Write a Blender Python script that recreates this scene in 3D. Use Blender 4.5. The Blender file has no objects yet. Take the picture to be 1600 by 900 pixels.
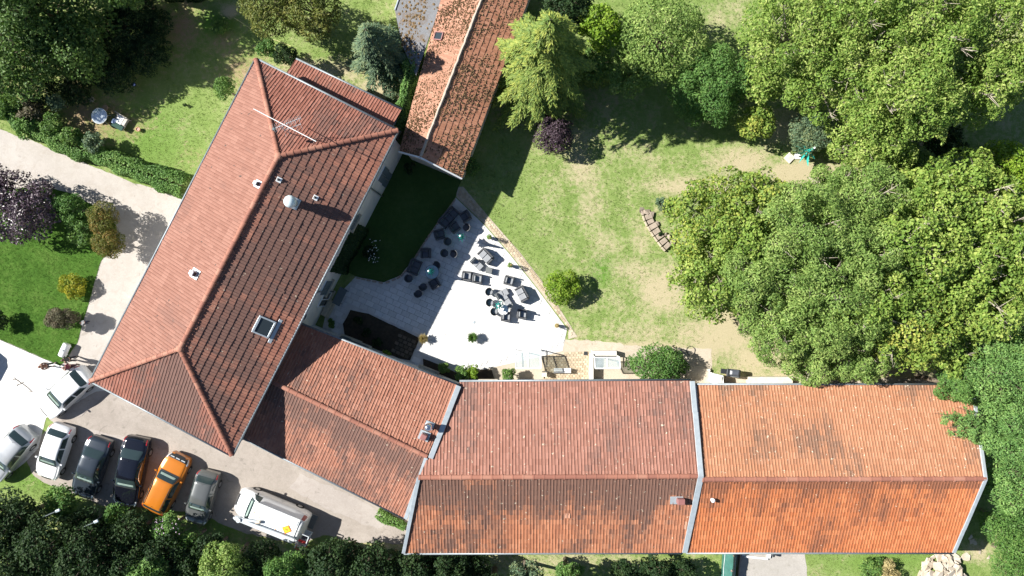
import bpy, bmesh, math, random
import numpy as np
from mathutils import Vector, Matrix, Euler

# ------------------------------------------------------------------ camera, sky, sun
scene = bpy.context.scene
COL = scene.collection
H = 52.0            # height of the drone above the ground, metres
F = 1109.0          # focal length in photograph pixels (1600 wide)
cam_d = bpy.data.cameras.new('camera')
cam_d.sensor_width = 36.0
cam_d.lens = 36.0 * F / 1600.0
cam_d.clip_start = 0.5
cam_d.clip_end = 3000.0
cam = bpy.data.objects.new('camera', cam_d)
cam.location = (0, 0, H)
cam.rotation_euler = (0, 0, 0)
COL.objects.link(cam)
scene.camera = cam

SUN_EL = math.radians(39.0)
SH = Vector((0.970, -0.243, 0)).normalized()       # direction in which shadows fall
sun_dir = Vector((-SH.x * math.cos(SUN_EL), -SH.y * math.cos(SUN_EL), math.sin(SUN_EL)))
world = bpy.data.worlds.new("World")
scene.world = world
world.use_nodes = True
wn = world.node_tree
for n in list(wn.nodes):
    wn.nodes.remove(n)
sky = wn.nodes.new('ShaderNodeTexSky')
sky.sky_type = 'NISHITA'
sky.sun_disc = False
sky.sun_elevation = SUN_EL
sky.sun_rotation = math.atan2(sun_dir.x, sun_dir.y)
sky.air_density = 0.75
sky.dust_density = 0.2
sky.ozone_density = 1.2
bg = wn.nodes.new('ShaderNodeBackground')
bg.inputs['Strength'].default_value = 0.055
wo = wn.nodes.new('ShaderNodeOutputWorld')
wn.links.new(sky.outputs[0], bg.inputs[0])
wn.links.new(bg.outputs[0], wo.inputs[0])
sd = bpy.data.lights.new('sun', 'SUN')
sd.energy = 5.0
sd.angle = math.radians(0.53)
sd.color = (1.0, 0.965, 0.90)
sun = bpy.data.objects.new('sun', sd)
sun.rotation_euler = (-sun_dir).to_track_quat('-Z', 'Y').to_euler()
sun.location = (-60, 15, 60)
COL.objects.link(sun)
scene.view_settings.view_transform = 'Standard'
scene.view_settings.look = 'None'
scene.view_settings.exposure = 1.15
scene.view_settings.gamma = 1.0

# ------------------------------------------------------------------ helpers
UP = Vector((0, 0, 1))


def P(px, py, z=0.0):
    s = (H - z) / F
    return Vector(((px - 800) * s, (450 - py) * s, z))


def ray_plane(px, py, p0, n):
    d = Vector(((px - 800) / F, (450 - py) / F, -1.0))
    c = Vector((0, 0, H))
    return c + d * ((p0 - c).dot(n) / d.dot(n))


def ang(dx, dy):
    """direction given in the photograph (y down) to a world heading"""
    return math.atan2(-dy, dx)


def thing(name, label, cat, loc, rz=0.0, group=None):
    o = bpy.data.objects.new(name, None)
    o.empty_display_size = 0.3
    o.location = loc
    o.rotation_euler = (0, 0, rz)
    COL.objects.link(o)
    o['label'] = label
    o['category'] = cat
    if group:
        o['group'] = group
    return o


def tag(o, label=None, cat=None, group=None, kind=None):
    if label: o['label'] = label
    if cat: o['category'] = cat
    if group: o['group'] = group
    if kind: o['kind'] = kind
    return o


def link_mesh(name, me, mat, parent=None, kind=None, smooth=False):
    o = bpy.data.objects.new(name, me)
    COL.objects.link(o)
    if mat is not None and len(me.materials) == 0:
        me.materials.append(mat)
    if parent is not None:
        o.parent = parent
    if kind:
        o['kind'] = kind
    if smooth:
        me.polygons.foreach_set('use_smooth', [True] * len(me.polygons))
    return o


def np_mesh(name, V, Fc, attrs=None, vattrs=None):
    V = np.ascontiguousarray(V, dtype=np.float32)
    Fc = np.ascontiguousarray(Fc, dtype=np.int32)
    me = bpy.data.meshes.new(name)
    n, k = Fc.shape
    me.vertices.add(len(V))
    me.vertices.foreach_set('co', V.ravel())
    me.loops.add(n * k)
    me.loops.foreach_set('vertex_index', Fc.ravel())
    me.polygons.add(n)
    me.polygons.foreach_set('loop_start', np.arange(0, n * k, k, dtype=np.int32))
    me.update(calc_edges=True)
    me.shade_flat()
    if attrs:
        for a, val in attrs.items():
            at = me.attributes.new(a, 'FLOAT', 'FACE')
            at.data.foreach_set('value', np.ascontiguousarray(val, dtype=np.float32))
    if vattrs:
        for a, val in vattrs.items():
            at = me.attributes.new(a, 'FLOAT', 'POINT')
            at.data.foreach_set('value', np.ascontiguousarray(val, dtype=np.float32))
    return me


def copy_tree(o, parent=None):
    c = o.copy()
    COL.objects.link(c)
    if parent is not None:
        c.parent = parent
    for ch in list(o.children):
        copy_tree(ch, c)
    return c


class MB:
    """collects shapes into one mesh"""

    def __init__(self):
        self.bm = bmesh.new()

    def hull(self, pts):
        vs = [self.bm.verts.new(p) for p in pts]
        r = bmesh.ops.convex_hull(self.bm, input=vs)
        dead = [g for g in r['geom_interior'] + r['geom_unused'] if isinstance(g, bmesh.types.BMVert) and g.is_valid]
        if dead:
            bmesh.ops.delete(self.bm, geom=list(set(dead)), context='VERTS')
        return self

    def box(self, c, s, rot=None, ch=None, taper=1.0):
        """chamfered box; c centre, s size"""
        hx, hy, hz = s[0] / 2, s[1] / 2, s[2] / 2
        if ch is None:
            ch = min(hx, hy, hz) * 0.25
        c = Vector(c)
        pts = []
        for sx in (-1, 1):
            for sy in (-1, 1):
                for sz in (-1, 1):
                    t = taper if sz > 0 else 1.0
                    for a in range(3):
                        q = Vector((sx * (hx * t - (ch if a != 0 else 0)), sy * (hy * t - (ch if a != 1 else 0)), sz * (hz - (ch if a != 2 else 0))))
                        if rot is not None:
                            q = rot @ q
                        pts.append(c + q)
        return self.hull(pts)

    def quad(self, *pts):
        vs = [self.bm.verts.new(p) for p in pts]
        self.bm.faces.new(vs)
        return self

    def prism(self, poly, z0, z1):
        """poly: list of (x,y)"""
        a = [self.bm.verts.new((p[0], p[1], z0)) for p in poly]
        b = [self.bm.verts.new((p[0], p[1], z1)) for p in poly]
        n = len(poly)
        self.bm.faces.new(b)
        self.bm.faces.new(list(reversed(a)))
        for i in range(n):
            self.bm.faces.new((a[i], a[(i + 1) % n], b[(i + 1) % n], b[i]))
        return self

    def tube(self, pts, r, seg=8, caps=True):
        pts = [Vector(p) for p in pts]
        n = len(pts)
        rs = r if isinstance(r, (list, tuple)) else [r] * n
        rings = []
        for i in range(n):
            d = (pts[min(i + 1, n - 1)] - pts[max(i - 1, 0)]).normalized()
            ref = Vector((0, 0, 1)) if abs(d.z) < 0.9 else Vector((1, 0, 0))
            a = d.cross(ref).normalized()
            b = d.cross(a)
            rings.append([self.bm.verts.new(pts[i] + (a * math.cos(2 * math.pi * k / seg) + b * math.sin(2 * math.pi * k / seg)) * rs[i]) for k in range(seg)])
        for i in range(n - 1):
            for k in range(seg):
                self.bm.faces.new((rings[i][k], rings[i][(k + 1) % seg], rings[i + 1][(k + 1) % seg], rings[i + 1][k]))
        if caps:
            self.bm.faces.new(rings[0])
            self.bm.faces.new(list(reversed(rings[-1])))
        return self

    def lathe(self, prof, c=(0, 0, 0), seg=16, mod=None):
        c = Vector(c)
        rings = []
        for (r, z) in prof:
            rings.append([self.bm.verts.new(c + Vector((r * (mod(k, seg) if mod else 1) * math.cos(2 * math.pi * k / seg), r * (mod(k, seg) if mod else 1) * math.sin(2 * math.pi * k / seg), z))) for k in range(seg)])
        for i in range(len(prof) - 1):
            for k in range(seg):
                self.bm.faces.new((rings[i][k], rings[i][(k + 1) % seg], rings[i + 1][(k + 1) % seg], rings[i + 1][k]))
        self.bm.faces.new(list(reversed(rings[0])))
        self.bm.faces.new(rings[-1])
        return self

    def build(self, name, mat, parent=None, world=False, smooth=False, kind=None):
        if world and parent is not None:
            bmesh.ops.translate(self.bm, verts=self.bm.verts, vec=-Vector(parent.location))
        bmesh.ops.recalc_face_normals(self.bm, faces=self.bm.faces)
        me = bpy.data.meshes.new(name)
        self.bm.to_mesh(me)
        self.bm.free()
        return link_mesh(name, me, mat, parent, kind, smooth)


def pip(X, Y, poly):
    inside = np.zeros(len(X), dtype=bool)
    n = len(poly)
    j = n - 1
    for i in range(n):
        xi, yi = poly[i]
        xj, yj = poly[j]
        cond = ((yi > Y) != (yj > Y)) & (X < (xj - xi) * (Y - yi) / ((yj - yi) + 1e-12) + xi)
        inside ^= cond
        j = i
    return inside


# ------------------------------------------------------------------ materials
class NT:
    def __init__(self, name):
        self.m = bpy.data.materials.new(name)
        self.m.use_nodes = True
        self.t = self.m.node_tree
        for n in list(self.t.nodes):
            self.t.nodes.remove(n)
        self.out = self.n('ShaderNodeOutputMaterial')

    def n(self, typ, **kw):
        nd = self.t.nodes.new(typ)
        for k, v in kw.items():
            if k.startswith('i_'):
                nd.inputs[k[2:]].default_value = v
            else:
                setattr(nd, k, v)
        return nd

    def l(self, a, b):
        self.t.links.new(a, b)

    def noise(self, scale, detail=4, rough=0.55, vec=None, dist=0.0):
        nd = self.n('ShaderNodeTexNoise')
        nd.inputs['Scale'].default_value = scale
        nd.inputs['Detail'].default_value = detail
        nd.inputs['Roughness'].default_value = rough
        nd.inputs['Distortion'].default_value = dist
        if vec is not None:
            self.l(vec, nd.inputs['Vector'])
        return nd.outputs['Fac']

    def ramp(self, fac, stops):
        nd = self.n('ShaderNodeValToRGB')
        e = nd.color_ramp.elements
        while len(e) < len(stops):
            e.new(0.5)
        for i, (p, c) in enumerate(stops):
            e[i].position = p
            e[i].color = c if len(c) == 4 else (*c, 1)
        self.l(fac, nd.inputs[0])
        return nd.outputs[0]

    def step(self, fac, a, b):
        nd = self.n('ShaderNodeMapRange')
        nd.inputs['From Min'].default_value = a
        nd.inputs['From Max'].default_value = b
        nd.clamp = True
        self.l(fac, nd.inputs['Value'])
        return nd.outputs[0]

    def mix(self, fac, a, b, mode='MIX'):
        nd = self.n('ShaderNodeMix', data_type='RGBA', blend_type=mode)
        for sock, v in ((nd.inputs[0], fac), (nd.inputs[6], a), (nd.inputs[7], b)):
            if isinstance(v, (int, float)):
                sock.default_value = v
            elif isinstance(v, tuple):
                sock.default_value = (*v[:3], 1)
            else:
                self.l(v, sock)
        return nd.outputs[2]

    def math(self, op, a, b=0.0):
        nd = self.n('ShaderNodeMath', operation=op)
        for i, v in ((0, a), (1, b)):
            if isinstance(v, (int, float)):
                nd.inputs[i].default_value = v
            else:
                self.l(v, nd.inputs[i])
        return nd.outputs[0]

    def attr(self, name):
        nd = self.n('ShaderNodeAttribute', attribute_name=name)
        return nd.outputs['Fac']

    def pos(self):
        return self.n('ShaderNodeNewGeometry').outputs['Position']

    def obj(self):
        return self.n('ShaderNodeTexCoord').outputs['Object']

    def principled(self, col, rough=0.6, metal=0.0, spec=0.5, bump=None, bstr=0.3, bdist=0.02, coat=0.0):
        p = self.n('ShaderNodeBsdfPrincipled')
        if isinstance(col, tuple):
            p.inputs['Base Color'].default_value = (*col[:3], 1)
        else:
            self.l(col, p.inputs['Base Color'])
        if isinstance(rough, (int, float)):
            p.inputs['Roughness'].default_value = rough
        else:
            self.l(rough, p.inputs['Roughness'])
        p.inputs['Metallic'].default_value = metal
        p.inputs['Specular IOR Level'].default_value = spec
        p.inputs['Coat Weight'].default_value = coat
        if bump is not None:
            b = self.n('ShaderNodeBump')
            b.inputs['Strength'].default_value = bstr
            b.inputs['Distance'].default_value = bdist
            self.l(bump, b.inputs['Height'])
            self.l(b.outputs[0], p.inputs['Normal'])
        return p

    def done(self, shader):
        self.l(shader.outputs[0], self.out.inputs['Surface'])
        return self.m


def mat(name, base, rough=0.6, metal=0.0, var=0.15, scale=6.0, bump=0.0, bscale=60.0, spec=0.5, coat=0.0, base2=None, world=False):
    t = NT(name)
    v = t.pos() if world else t.obj()
    n1 = t.noise(scale, 5, 0.6, v)
    a = tuple(max(0, c * (1 - var)) for c in base)
    b = base2 if base2 else tuple(min(1, c * (1 + var)) for c in base)
    col = t.mix(t.step(n1, 0.3, 0.7), a, b)
    bm = t.noise(bscale, 3, 0.6, v) if bump > 0 else None
    return t.done(t.principled(col, rough, metal, spec, bm, bump, 0.02, coat))


def leaf_mat(name, c1, c2, c3, trans=0.28, rough=0.55, spec=0.25, gain=1.7):
    """c1 darker hue, c2 main hue, c3 light or yellowing hue; varied leaf by leaf and from clump to clump"""
    t = NT(name)
    c1, c2, c3 = (tuple(x * gain for x in c) for c in (c1, c2, c3))
    r = t.attr('rnd')
    tint = t.attr('tint')
    k = t.math('ADD', t.math('MULTIPLY', r, 0.5), t.math('MULTIPLY', tint, 0.5))
    col = t.ramp(k, [(0.12, c1), (0.5, c2), (0.85, c3)])
    p = t.principled(col, rough, 0, spec)
    tr = t.n('ShaderNodeBsdfTranslucent')
    tc = t.mix(0.5, col, (min(1, c2[0] * 1.5), min(1, c2[1] * 1.5), c2[2] * 0.6))
    t.l(tc, tr.inputs[0])
    ms = t.n('ShaderNodeMixShader')
    ms.inputs[0].default_value = trans
    t.l(p.outputs[0], ms.inputs[1])
    t.l(tr.outputs[0], ms.inputs[2])
    return t.done(ms)


def tile_mat(name, a, b, c, stain, s_lo=0.5, s_hi=0.75, s_scale=0.35, speck=0.0, speck_col=(0.05, 0.045, 0.04), lichen=0.0, rough=0.75):
    """fired clay tiles: a/b/c tile to tile colours, stain = soot and algae colour"""
    t = NT(name)
    a, b, c, stain = (tuple(x * g for x, g in zip(q, (.90, .88, .86))) for q in (a, b, c, stain))
    pos = t.pos()
    r = t.attr('rnd')
    col = t.ramp(r, [(0.0, a), (0.55, b), (1.0, c)])
    big = t.noise(5.0, 4, 0.65, pos, 0.4)
    d = t.attr('dirt')
    m = t.step(t.math('ADD', d, t.math('MULTIPLY', t.math('SUBTRACT', big, 0.5), 0.30)), s_lo, s_hi)
    col = t.mix(t.math('MULTIPLY', m, 0.88), col, stain)
    fine = t.noise(9.0, 4, 0.6, pos)
    col = t.mix(t.math('MULTIPLY', t.step(fine, 0.35, 0.75), 0.25), col, tuple(x * 0.55 for x in b))
    if speck > 0:
        sp = t.noise(3.2, 2, 0.5, pos)
        col = t.mix(t.step(sp, 0.74 - speck, 0.78 - speck), col, speck_col)
    if lichen > 0:
        li = t.noise(4.3, 3, 0.7, pos)
        col = t.mix(t.math('MULTIPLY', t.step(li, 0.70 - lichen, 0.74 - lichen), 0.8), col, (0.55, 0.5, 0.38))
    bmp = t.noise(30, 3, 0.6, pos)
    return t.done(t.principled(col, rough, 0, 0.3, bmp, 0.25, 0.01))


MT = {}
MT['zinc'] = mat('zinc_sheet', (0.42, 0.47, 0.50), 0.45, 0.35, 0.12, 3, 0.05)
MT['gutter'] = mat('gutter_zinc', (0.20, 0.23, 0.25), 0.5, 0.3, 0.15, 4)
MT['plaster'] = mat('wall_plaster', (0.62, 0.60, 0.56), 0.9, 0, 0.08, 1.2, 0.15, 40)
MT['plaster_old'] = mat('barn_plaster', (0.55, 0.50, 0.42), 0.9, 0, 0.15, 1.0, 0.2, 30)
MT['underlay'] = mat('roof_underlay', (0.05, 0.035, 0.03), 0.9)
MT['shutter'] = mat('shutter_paint', (0.10, 0.13, 0.14), 0.6, 0, 0.1)
MT['stone_sill'] = mat('sill_stone', (0.50, 0.44, 0.33), 0.85, 0, 0.15, 8, 0.2)
MT['white_metal'] = mat('white_enamel', (0.78, 0.80, 0.80), 0.35, 0, 0.04, 4)
MT['pvc_white'] = mat('white_profile', (0.78, 0.79, 0.79), 0.4, 0, 0.04, 5)
MT['dark_metal'] = mat('dark_metal', (0.05, 0.055, 0.06), 0.45, 0.5, 0.1)
MT['steel'] = mat('polished_steel', (0.72, 0.74, 0.76), 0.16, 0.95, 0.04, 5)
MT['ball_white'] = mat('cowl_enamel', (0.62, 0.72, 0.74), 0.3, 0.1, 0.05, 4)
MT['brown_cap'] = mat('brown_enamel', (0.25, 0.11, 0.10), 0.45, 0, 0.1)
MT['bark'] = mat('bark', (0.16, 0.125, 0.09), 0.9, 0, 0.3, 9, 0.6, 30)
MT['bark_pale'] = mat('bark_pale', (0.34, 0.30, 0.24), 0.9, 0, 0.25, 9, 0.6, 30)
MT['rattan'] = mat('woven_resin', (0.075, 0.078, 0.085), 0.55, 0, 0.25, 60, 0.5, 120)
MT['rattan_grey'] = mat('woven_resin_grey', (0.16, 0.17, 0.17), 0.55, 0, 0.2, 60, 0.5, 120)
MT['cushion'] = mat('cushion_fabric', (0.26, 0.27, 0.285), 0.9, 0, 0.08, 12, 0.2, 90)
MT['cushion_dark'] = mat('cushion_fabric_dark', (0.075, 0.08, 0.095), 0.9, 0, 0.1, 12, 0.2, 90)  # cushion grey darkened for the seats standing in the house shadow
MT['parasol'] = mat('parasol_cloth', (0.015, 0.36, 0.31), 0.8, 0, 0.15, 10, 0.1)
MT['terracotta'] = mat('terracotta', (0.50, 0.27, 0.16), 0.8, 0, 0.12, 8)
MT['wood'] = mat('weathered_wood', (0.30, 0.21, 0.13), 0.8, 0, 0.25, 14, 0.3)
MT['wood_grey'] = mat('grey_wood', (0.36, 0.33, 0.28), 0.85, 0, 0.2, 14, 0.3)
MT['limestone'] = mat('limestone', (0.60, 0.53, 0.42), 0.9, 0, 0.16, 3.0, 0.5, 25, base2=(0.66, 0.62, 0.53))
MT['rubble_pink'] = mat('weathered_slab', (0.38, 0.30, 0.24), 0.9, 0, 0.15, 3.0, 0.5, 25)


def glass_mat(name, tint, rough=0.05):
    t = NT(name)
    p = t.principled(tint, rough, 0, 0.6, None, coat=0.3)
    return t.done(p)


MT['car_glass'] = glass_mat('car_glass', (0.025, 0.04, 0.042))
MT['window_glass'] = glass_mat('window_glass', (0.03, 0.04, 0.045))


def sheet_glass():
    t = NT('canopy_glass')
    p = t.principled((0.50, 0.56, 0.58), 0.2, 0, 0.6)
    tr = t.n('ShaderNodeBsdfTransparent')
    tr.inputs[0].default_value = (0.93, 0.96, 0.95, 1)
    ms = t.n('ShaderNodeMixShader')
    n = t.noise(2.5, 4, 0.6, t.pos())
    t.l(t.math('ADD', t.math('MULTIPLY', n, 0.5), 0.10), ms.inputs[0])
    t.l(tr.outputs[0], ms.inputs[1])
    t.l(p.outputs[0], ms.inputs[2])
    return t.done(ms)


MT['sheet_glass'] = sheet_glass()


def paint(name, c, metal=0.0, rough=0.28):
    return mat(name, c, rough, metal, 0.03, 2, 0, 60, 0.5, 0.7)
# ------------------------------------------------------------------ ground
BLOB = {
    'dry': [(908, 255, 26, 60, .62), (918, 320, 24, 45, .55), (945, 380, 26, 36, .5), (985, 420, 34, 30, .55), (905, 215, 36, 18, .5), (1000, 375, 16, 30, .55), (1070, 292, 75, 18, .8), (1035, 452, 48, 42, .85),
            (1160, 255, 70, 26, .75), (1255, 272, 90, 26, .95), (1125, 525, 75, 50, .9), (1190, 560, 60, 34, .9), (1000, 520, 60, 22, .55),
            (1130, 30, 45, 30, .45), (1010, 545, 90, 14, 1.0), (1310, 585, 170, 22, 1.0), (905, 520, 20, 14, .4), (800, 420, 8, 20, .2),
            (600, 145, 40, 34, 1.1), (520, 110, 90, 22, .7), (860, 878, 200, 18, .5), (620, 855, 60, 14, .6), (1390, 270, 60, 20, .9), (1500, 60, 200, 200, .4),
            (1380, 590, 90, 20, 1.0), (360, 18, 12, 10, 1.2), (630, 20, 16, 14, .9), (860, 190, 20, 20, .6), (1220, 200, 40, 40, .7), (960, 190, 40, 40, .3), (1525, 862, 22, 22, .8),
            (805, 165, 25, 22, .7), (1300, 420, 200, 150, .5), (1020, 340, 40, 60, .3), (960, 400, 70, 60, .28), (1000, 250, 90, 40, .25), (870, 300, 40, 60, .22), (980, 470, 50, 30, .35), (930, 480, 40, 20, .3), (1080, 380, 30, 60, .35), (890, 460, 14, 30, .3)],
    'bare': [(285, 45, 40, 45, .9), (330, 70, 60, 40, .55), (385, 110, 40, 38, .85), (150, 188, 75, 34, .9), (60, 150, 90, 60, .5), (255, 20, 30, 40, .6),
             (305, 245, 28, 26, .4), (470, 105, 40, 20, .6), (840, 170, 30, 30, .5), (250, 120, 60, 60, .2), (100, 100, 140, 100, .5), (300, 860, 500, 60, .4), (900, 170, 120, 50, .4)],
    'lush': [(337, 38, 34, 20, .9), (940, 420, 17, 30, .9), (230, 215, 100, 80, .5), (790, 290, 50, 40, .25), (780, 350, 40, 40, .3), (60, 745, 70, 30, .6),
             (350, 820, 60, 20, .6), (1380, 875, 130, 30, .5), (1000, 230, 90, 60, .2), (270, 800, 50, 16, .5), (1090, 20, 60, 40, .3)],
}


def blob_field(kind, px, py):
    f = np.zeros_like(px)
    for (x, y, rx, ry, a) in BLOB[kind]:
        a = a * {'dry': 1.22, 'bare': .72, 'lush': 1.0}[kind]
        f = np.maximum(f, a * np.exp(-(((px - x) / rx) ** 2 + ((py - y) / ry) ** 2) * 0.9))
    return f


def grass_material(name, greens, attrs=True):
    t = NT(name)
    pos = t.pos()
    n1 = t.noise(0.55, 5, 0.6, pos)
    n2 = t.noise(3.2, 4, 0.65, pos)
    n3 = t.noise(14.0, 3, 0.7, pos)
    k = t.math('ADD', t.math('MULTIPLY', n1, 0.45), t.math('ADD', t.math('MULTIPLY', n2, 0.35), t.math('MULTIPLY', n3, 0.2)))
    col = t.ramp(k, [(0.34, greens[0]), (0.5, greens[1]), (0.64, greens[2])])
    if attrs:
        w = t.math('ADD', t.math('MULTIPLY', t.math('SUBTRACT', n2, 0.5), 1.1), t.math('MULTIPLY', t.math('SUBTRACT', n1, 0.5), 0.9))
        w = t.math('ADD', w, t.math('MULTIPLY', t.math('SUBTRACT', n3, 0.5), 0.7))
        col = t.mix(t.step(t.math('ADD', t.attr('lush'), t.math('MULTIPLY', w, 0.6)), 0.15, 0.75), col, (0.10, 0.21, 0.03))
        bare = t.mix(n3, (0.22, 0.145, 0.085), (0.40, 0.29, 0.19))
        col = t.mix(t.step(t.math('ADD', t.attr('bare'), t.math('MULTIPLY', w, 1.2)), 0.20, 0.75), col, bare)
        dry = t.mix(n3, (0.28, 0.25, 0.14), (0.50, 0.43, 0.29))
        col = t.mix(t.step(t.math('ADD', t.math('MULTIPLY', t.attr('dry'), 0.9), t.math('MULTIPLY', w, 1.25)), 0.16, 0.80), col, dry)
    b = t.noise(25, 4, 0.7, pos)
    return t.done(t.principled(col, 0.95, 0, 0.1, b, 0.6, 0.05))


GRASS = ((0.12, 0.195, 0.042), (0.195, 0.26, 0.08), (0.30, 0.33, 0.15))
MT['grass'] = grass_material('meadow_grass', GRASS)
MT['lawn'] = grass_material('kept_lawn', ((0.04, 0.10, 0.014), (0.062, 0.135, 0.02), (0.10, 0.17, 0.035)), False)

gx = np.concatenate([[-900, -500, -250, -120, -70], np.arange(-44, 44.01, 0.22), [70, 120, 250, 500, 900]])
gy = np.concatenate([[-900, -500, -250, -120, -60], np.arange(-27, 27.01, 0.22), [60, 120, 250, 500, 900]])
XX, YY = np.meshgrid(gx, gy)
nx, ny = len(gx), len(gy)
V = np.stack([XX.ravel(), YY.ravel(), np.zeros(nx * ny)], 1)
idx = np.arange(nx * ny).reshape(ny, nx)
Fc = np.stack([idx[:-1, :-1].ravel(), idx[:-1, 1:].ravel(), idx[1:, 1:].ravel(), idx[1:, :-1].ravel()], 1)
ppx = V[:, 0] * F / H + 800
ppy = 450 - V[:, 1] * F / H
me = np_mesh('ground', V, Fc, None, {k: blob_field(k, ppx, ppy) for k in BLOB})
ground = link_mesh('ground', me, MT['grass'], None, 'structure')

rs = random.Random(7)


def wob(pts, step, amp, seed, z):
    """outline given in photograph pixels at ground level, to world points with a slightly uneven edge"""
    r = random.Random(seed)
    w = [P(x, y, 0) for x, y in pts]
    out = []
    n = len(w)
    for i in range(n):
        a, b = w[i], w[(i + 1) % n]
        k = max(1, int((b - a).length / step))
        for j in range(k):
            p = a.lerp(b, j / k)
            if j > 0:
                p = p + Vector((r.uniform(-amp, amp), r.uniform(-amp, amp), 0))
            out.append((p.x, p.y))
    return out


PAVED = []


def sheet(name, pts, z, m, amp=0.05, step=0.35, seed=1, kind='structure', parent=None, block=True):
    poly = wob(pts, step, amp, seed, z)
    bm = bmesh.new()
    vs = [bm.verts.new((x, y, z)) for x, y in poly]
    f = bm.faces.new(vs)
    if f.normal.z < 0:
        f.normal_flip()
    bmesh.ops.triangulate(bm, faces=[f])
    me = bpy.data.meshes.new(name)
    bm.to_mesh(me)
    bm.free()
    o = link_mesh(name, me, m, parent, kind)
    if block:
        PAVED.append(poly)
    return o


def gravel_mat(name, a, b, c, patch=None):
    t = NT(name)
    pos = t.pos()
    n1 = t.noise(0.35, 6, 0.6, pos, 0.5)
    n2 = t.noise(45, 2, 0.7, pos)
    n3 = t.noise(1.6, 5, 0.7, pos, 1.0)
    col = t.ramp(n1, [(0.3, a), (0.55, b), (0.75, c)])
    col = t.mix(t.math('MULTIPLY', t.step(n2, 0.3, 0.75), 0.4), col, tuple(x * 0.62 for x in b))
    n4 = t.noise(7.0, 5, 0.75, pos, 1.5)
    col = t.mix(t.math('MULTIPLY', t.step(n4, 0.45, 0.75), 0.35), col, tuple(min(1, x * 1.22) for x in c))
    if patch:
        col = t.mix(t.math('MULTIPLY', t.step(n3, 0.50, 0.68), 0.75), col, patch)
        n5 = t.noise(0.9, 3, 0.5, pos, 2.5)
        col = t.mix(t.math('MULTIPLY', t.step(n5, 0.66, 0.70), 0.45), col, tuple(x * 0.66 for x in patch))
    return t.done(t.principled(col, 0.95, 0, 0.15, n2, 0.5, 0.03))


MT['drive'] = gravel_mat('pale_gravel', (0.38, 0.345, 0.31), (0.44, 0.405, 0.37), (0.50, 0.465, 0.43), (0.36, 0.32, 0.28))
MT['tarmac'] = gravel_mat('worn_gravel', (0.285, 0.25, 0.22), (0.345, 0.305, 0.27), (0.41, 0.365, 0.325), (0.26, 0.23, 0.20))
MT['concrete'] = gravel_mat('pale_concrete', (0.62, 0.61, 0.58), (0.68, 0.67, 0.65), (0.74, 0.73, 0.71), (0.55, 0.53, 0.50))
MT['slab'] = mat('terrace_slab', (0.66, 0.66, 0.65), 0.8, 0, 0.07, 1.5, 0.1, 40, world=True)
MT['joint'] = mat('terrace_bed', (0.56, 0.55, 0.53), 0.9, 0, 0.1, 3, world=True)
MT['path'] = gravel_mat('sandy_path', (0.40, 0.345, 0.27), (0.47, 0.41, 0.325), (0.55, 0.48, 0.385), (0.36, 0.30, 0.22))
MT['pad'] = gravel_mat('grey_concrete', (0.33, 0.31, 0.28), (0.385, 0.36, 0.33), (0.44, 0.415, 0.385), (0.30, 0.28, 0.245))
MT['soil'] = mat('dark_soil', (0.045, 0.034, 0.022), 0.95, 0, 0.35, 5, 0.4, 40, world=True)
MT['paver'] = mat('sandstone_paver', (0.42, 0.34, 0.23), 0.9, 0, 0.22, 4, 0.3, 50, base2=(0.58, 0.49, 0.36), world=True)

Z1, Z2, Z3 = 0.006, 0.012, 0.018
sheet('driveway', [(-80, 190), (0, 202), (62, 224), (140, 258), (210, 287), (290, 304), (480, 300), (480, 420), (420, 560), (250, 640), (150, 620), (60, 600), (-80, 560)], Z1, MT['drive'], 0.06, 0.4, 2)
sheet('parking_area', [(155, 600), (250, 560), (420, 560), (560, 640), (660, 730), (670, 858), (628, 850), (560, 848), (505, 836), (470, 852), (380, 832), (335, 812), (300, 800), (262, 797), (215, 792), (160, 790), (110, 770), (86, 762), (54, 744), (42, 722), (52, 690)], Z2, MT['tarmac'], 0.07, 0.35, 3)
sheet('forecourt', [(-80, 500), (0, 533), (62, 560), (100, 572), (140, 585), (172, 606), (146, 617), (72, 653), (60, 700), (40, 722), (0, 752), (-80, 790)], Z3, MT['concrete'], 0.02, 0.6, 4)
LAWN = [(-80, 296), (0, 298), (60, 290), (110, 302), (150, 322), (182, 352), (176, 385), (158, 408), (140, 470), (121, 536), (100, 566), (94, 571), (62, 557), (0, 530), (-80, 497)]
sheet('lawn', LAWN, 0.024, MT['lawn'], 0.03, 0.4, 5, block=False)

TERRACE = [(712, 309), (757, 352), (796, 397), (838, 450), (886, 514), (879, 548), (850, 556), (735, 582), (640, 580), (500, 530), (512, 478), (556, 432), (600, 441), (626, 430), (646, 405), (682, 350)]
sheet('terrace', TERRACE, 0.02, MT['joint'], 0.0, 5, 6)
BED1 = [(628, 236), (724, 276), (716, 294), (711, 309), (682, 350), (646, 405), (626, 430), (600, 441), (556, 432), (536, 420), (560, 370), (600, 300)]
BED2 = [(548, 484), (576, 490), (656, 528), (641, 563), (600, 556), (540, 532), (536, 506)]
BED3 = [(661, 560), (690, 571), (722, 586), (746, 577), (768, 577), (776, 600), (700, 604), (662, 582)]
sheet('flower_bed', BED2, 0.07, MT['soil'], 0.02, 0.4, 7)
sheet('flower_bed', BED3, 0.07, MT['soil'], 0.02, 0.4, 8)
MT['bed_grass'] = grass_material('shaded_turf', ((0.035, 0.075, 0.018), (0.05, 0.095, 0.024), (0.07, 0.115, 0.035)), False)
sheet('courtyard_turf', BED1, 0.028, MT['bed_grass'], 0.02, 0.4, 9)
sheet('garden_path', [(878, 530), (930, 532), (1000, 541), (1060, 543), (1112, 545), (1112, 604), (850, 604), (850, 552), (879, 548)], Z1, MT['path'], 0.07, 0.3, 10)
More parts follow.
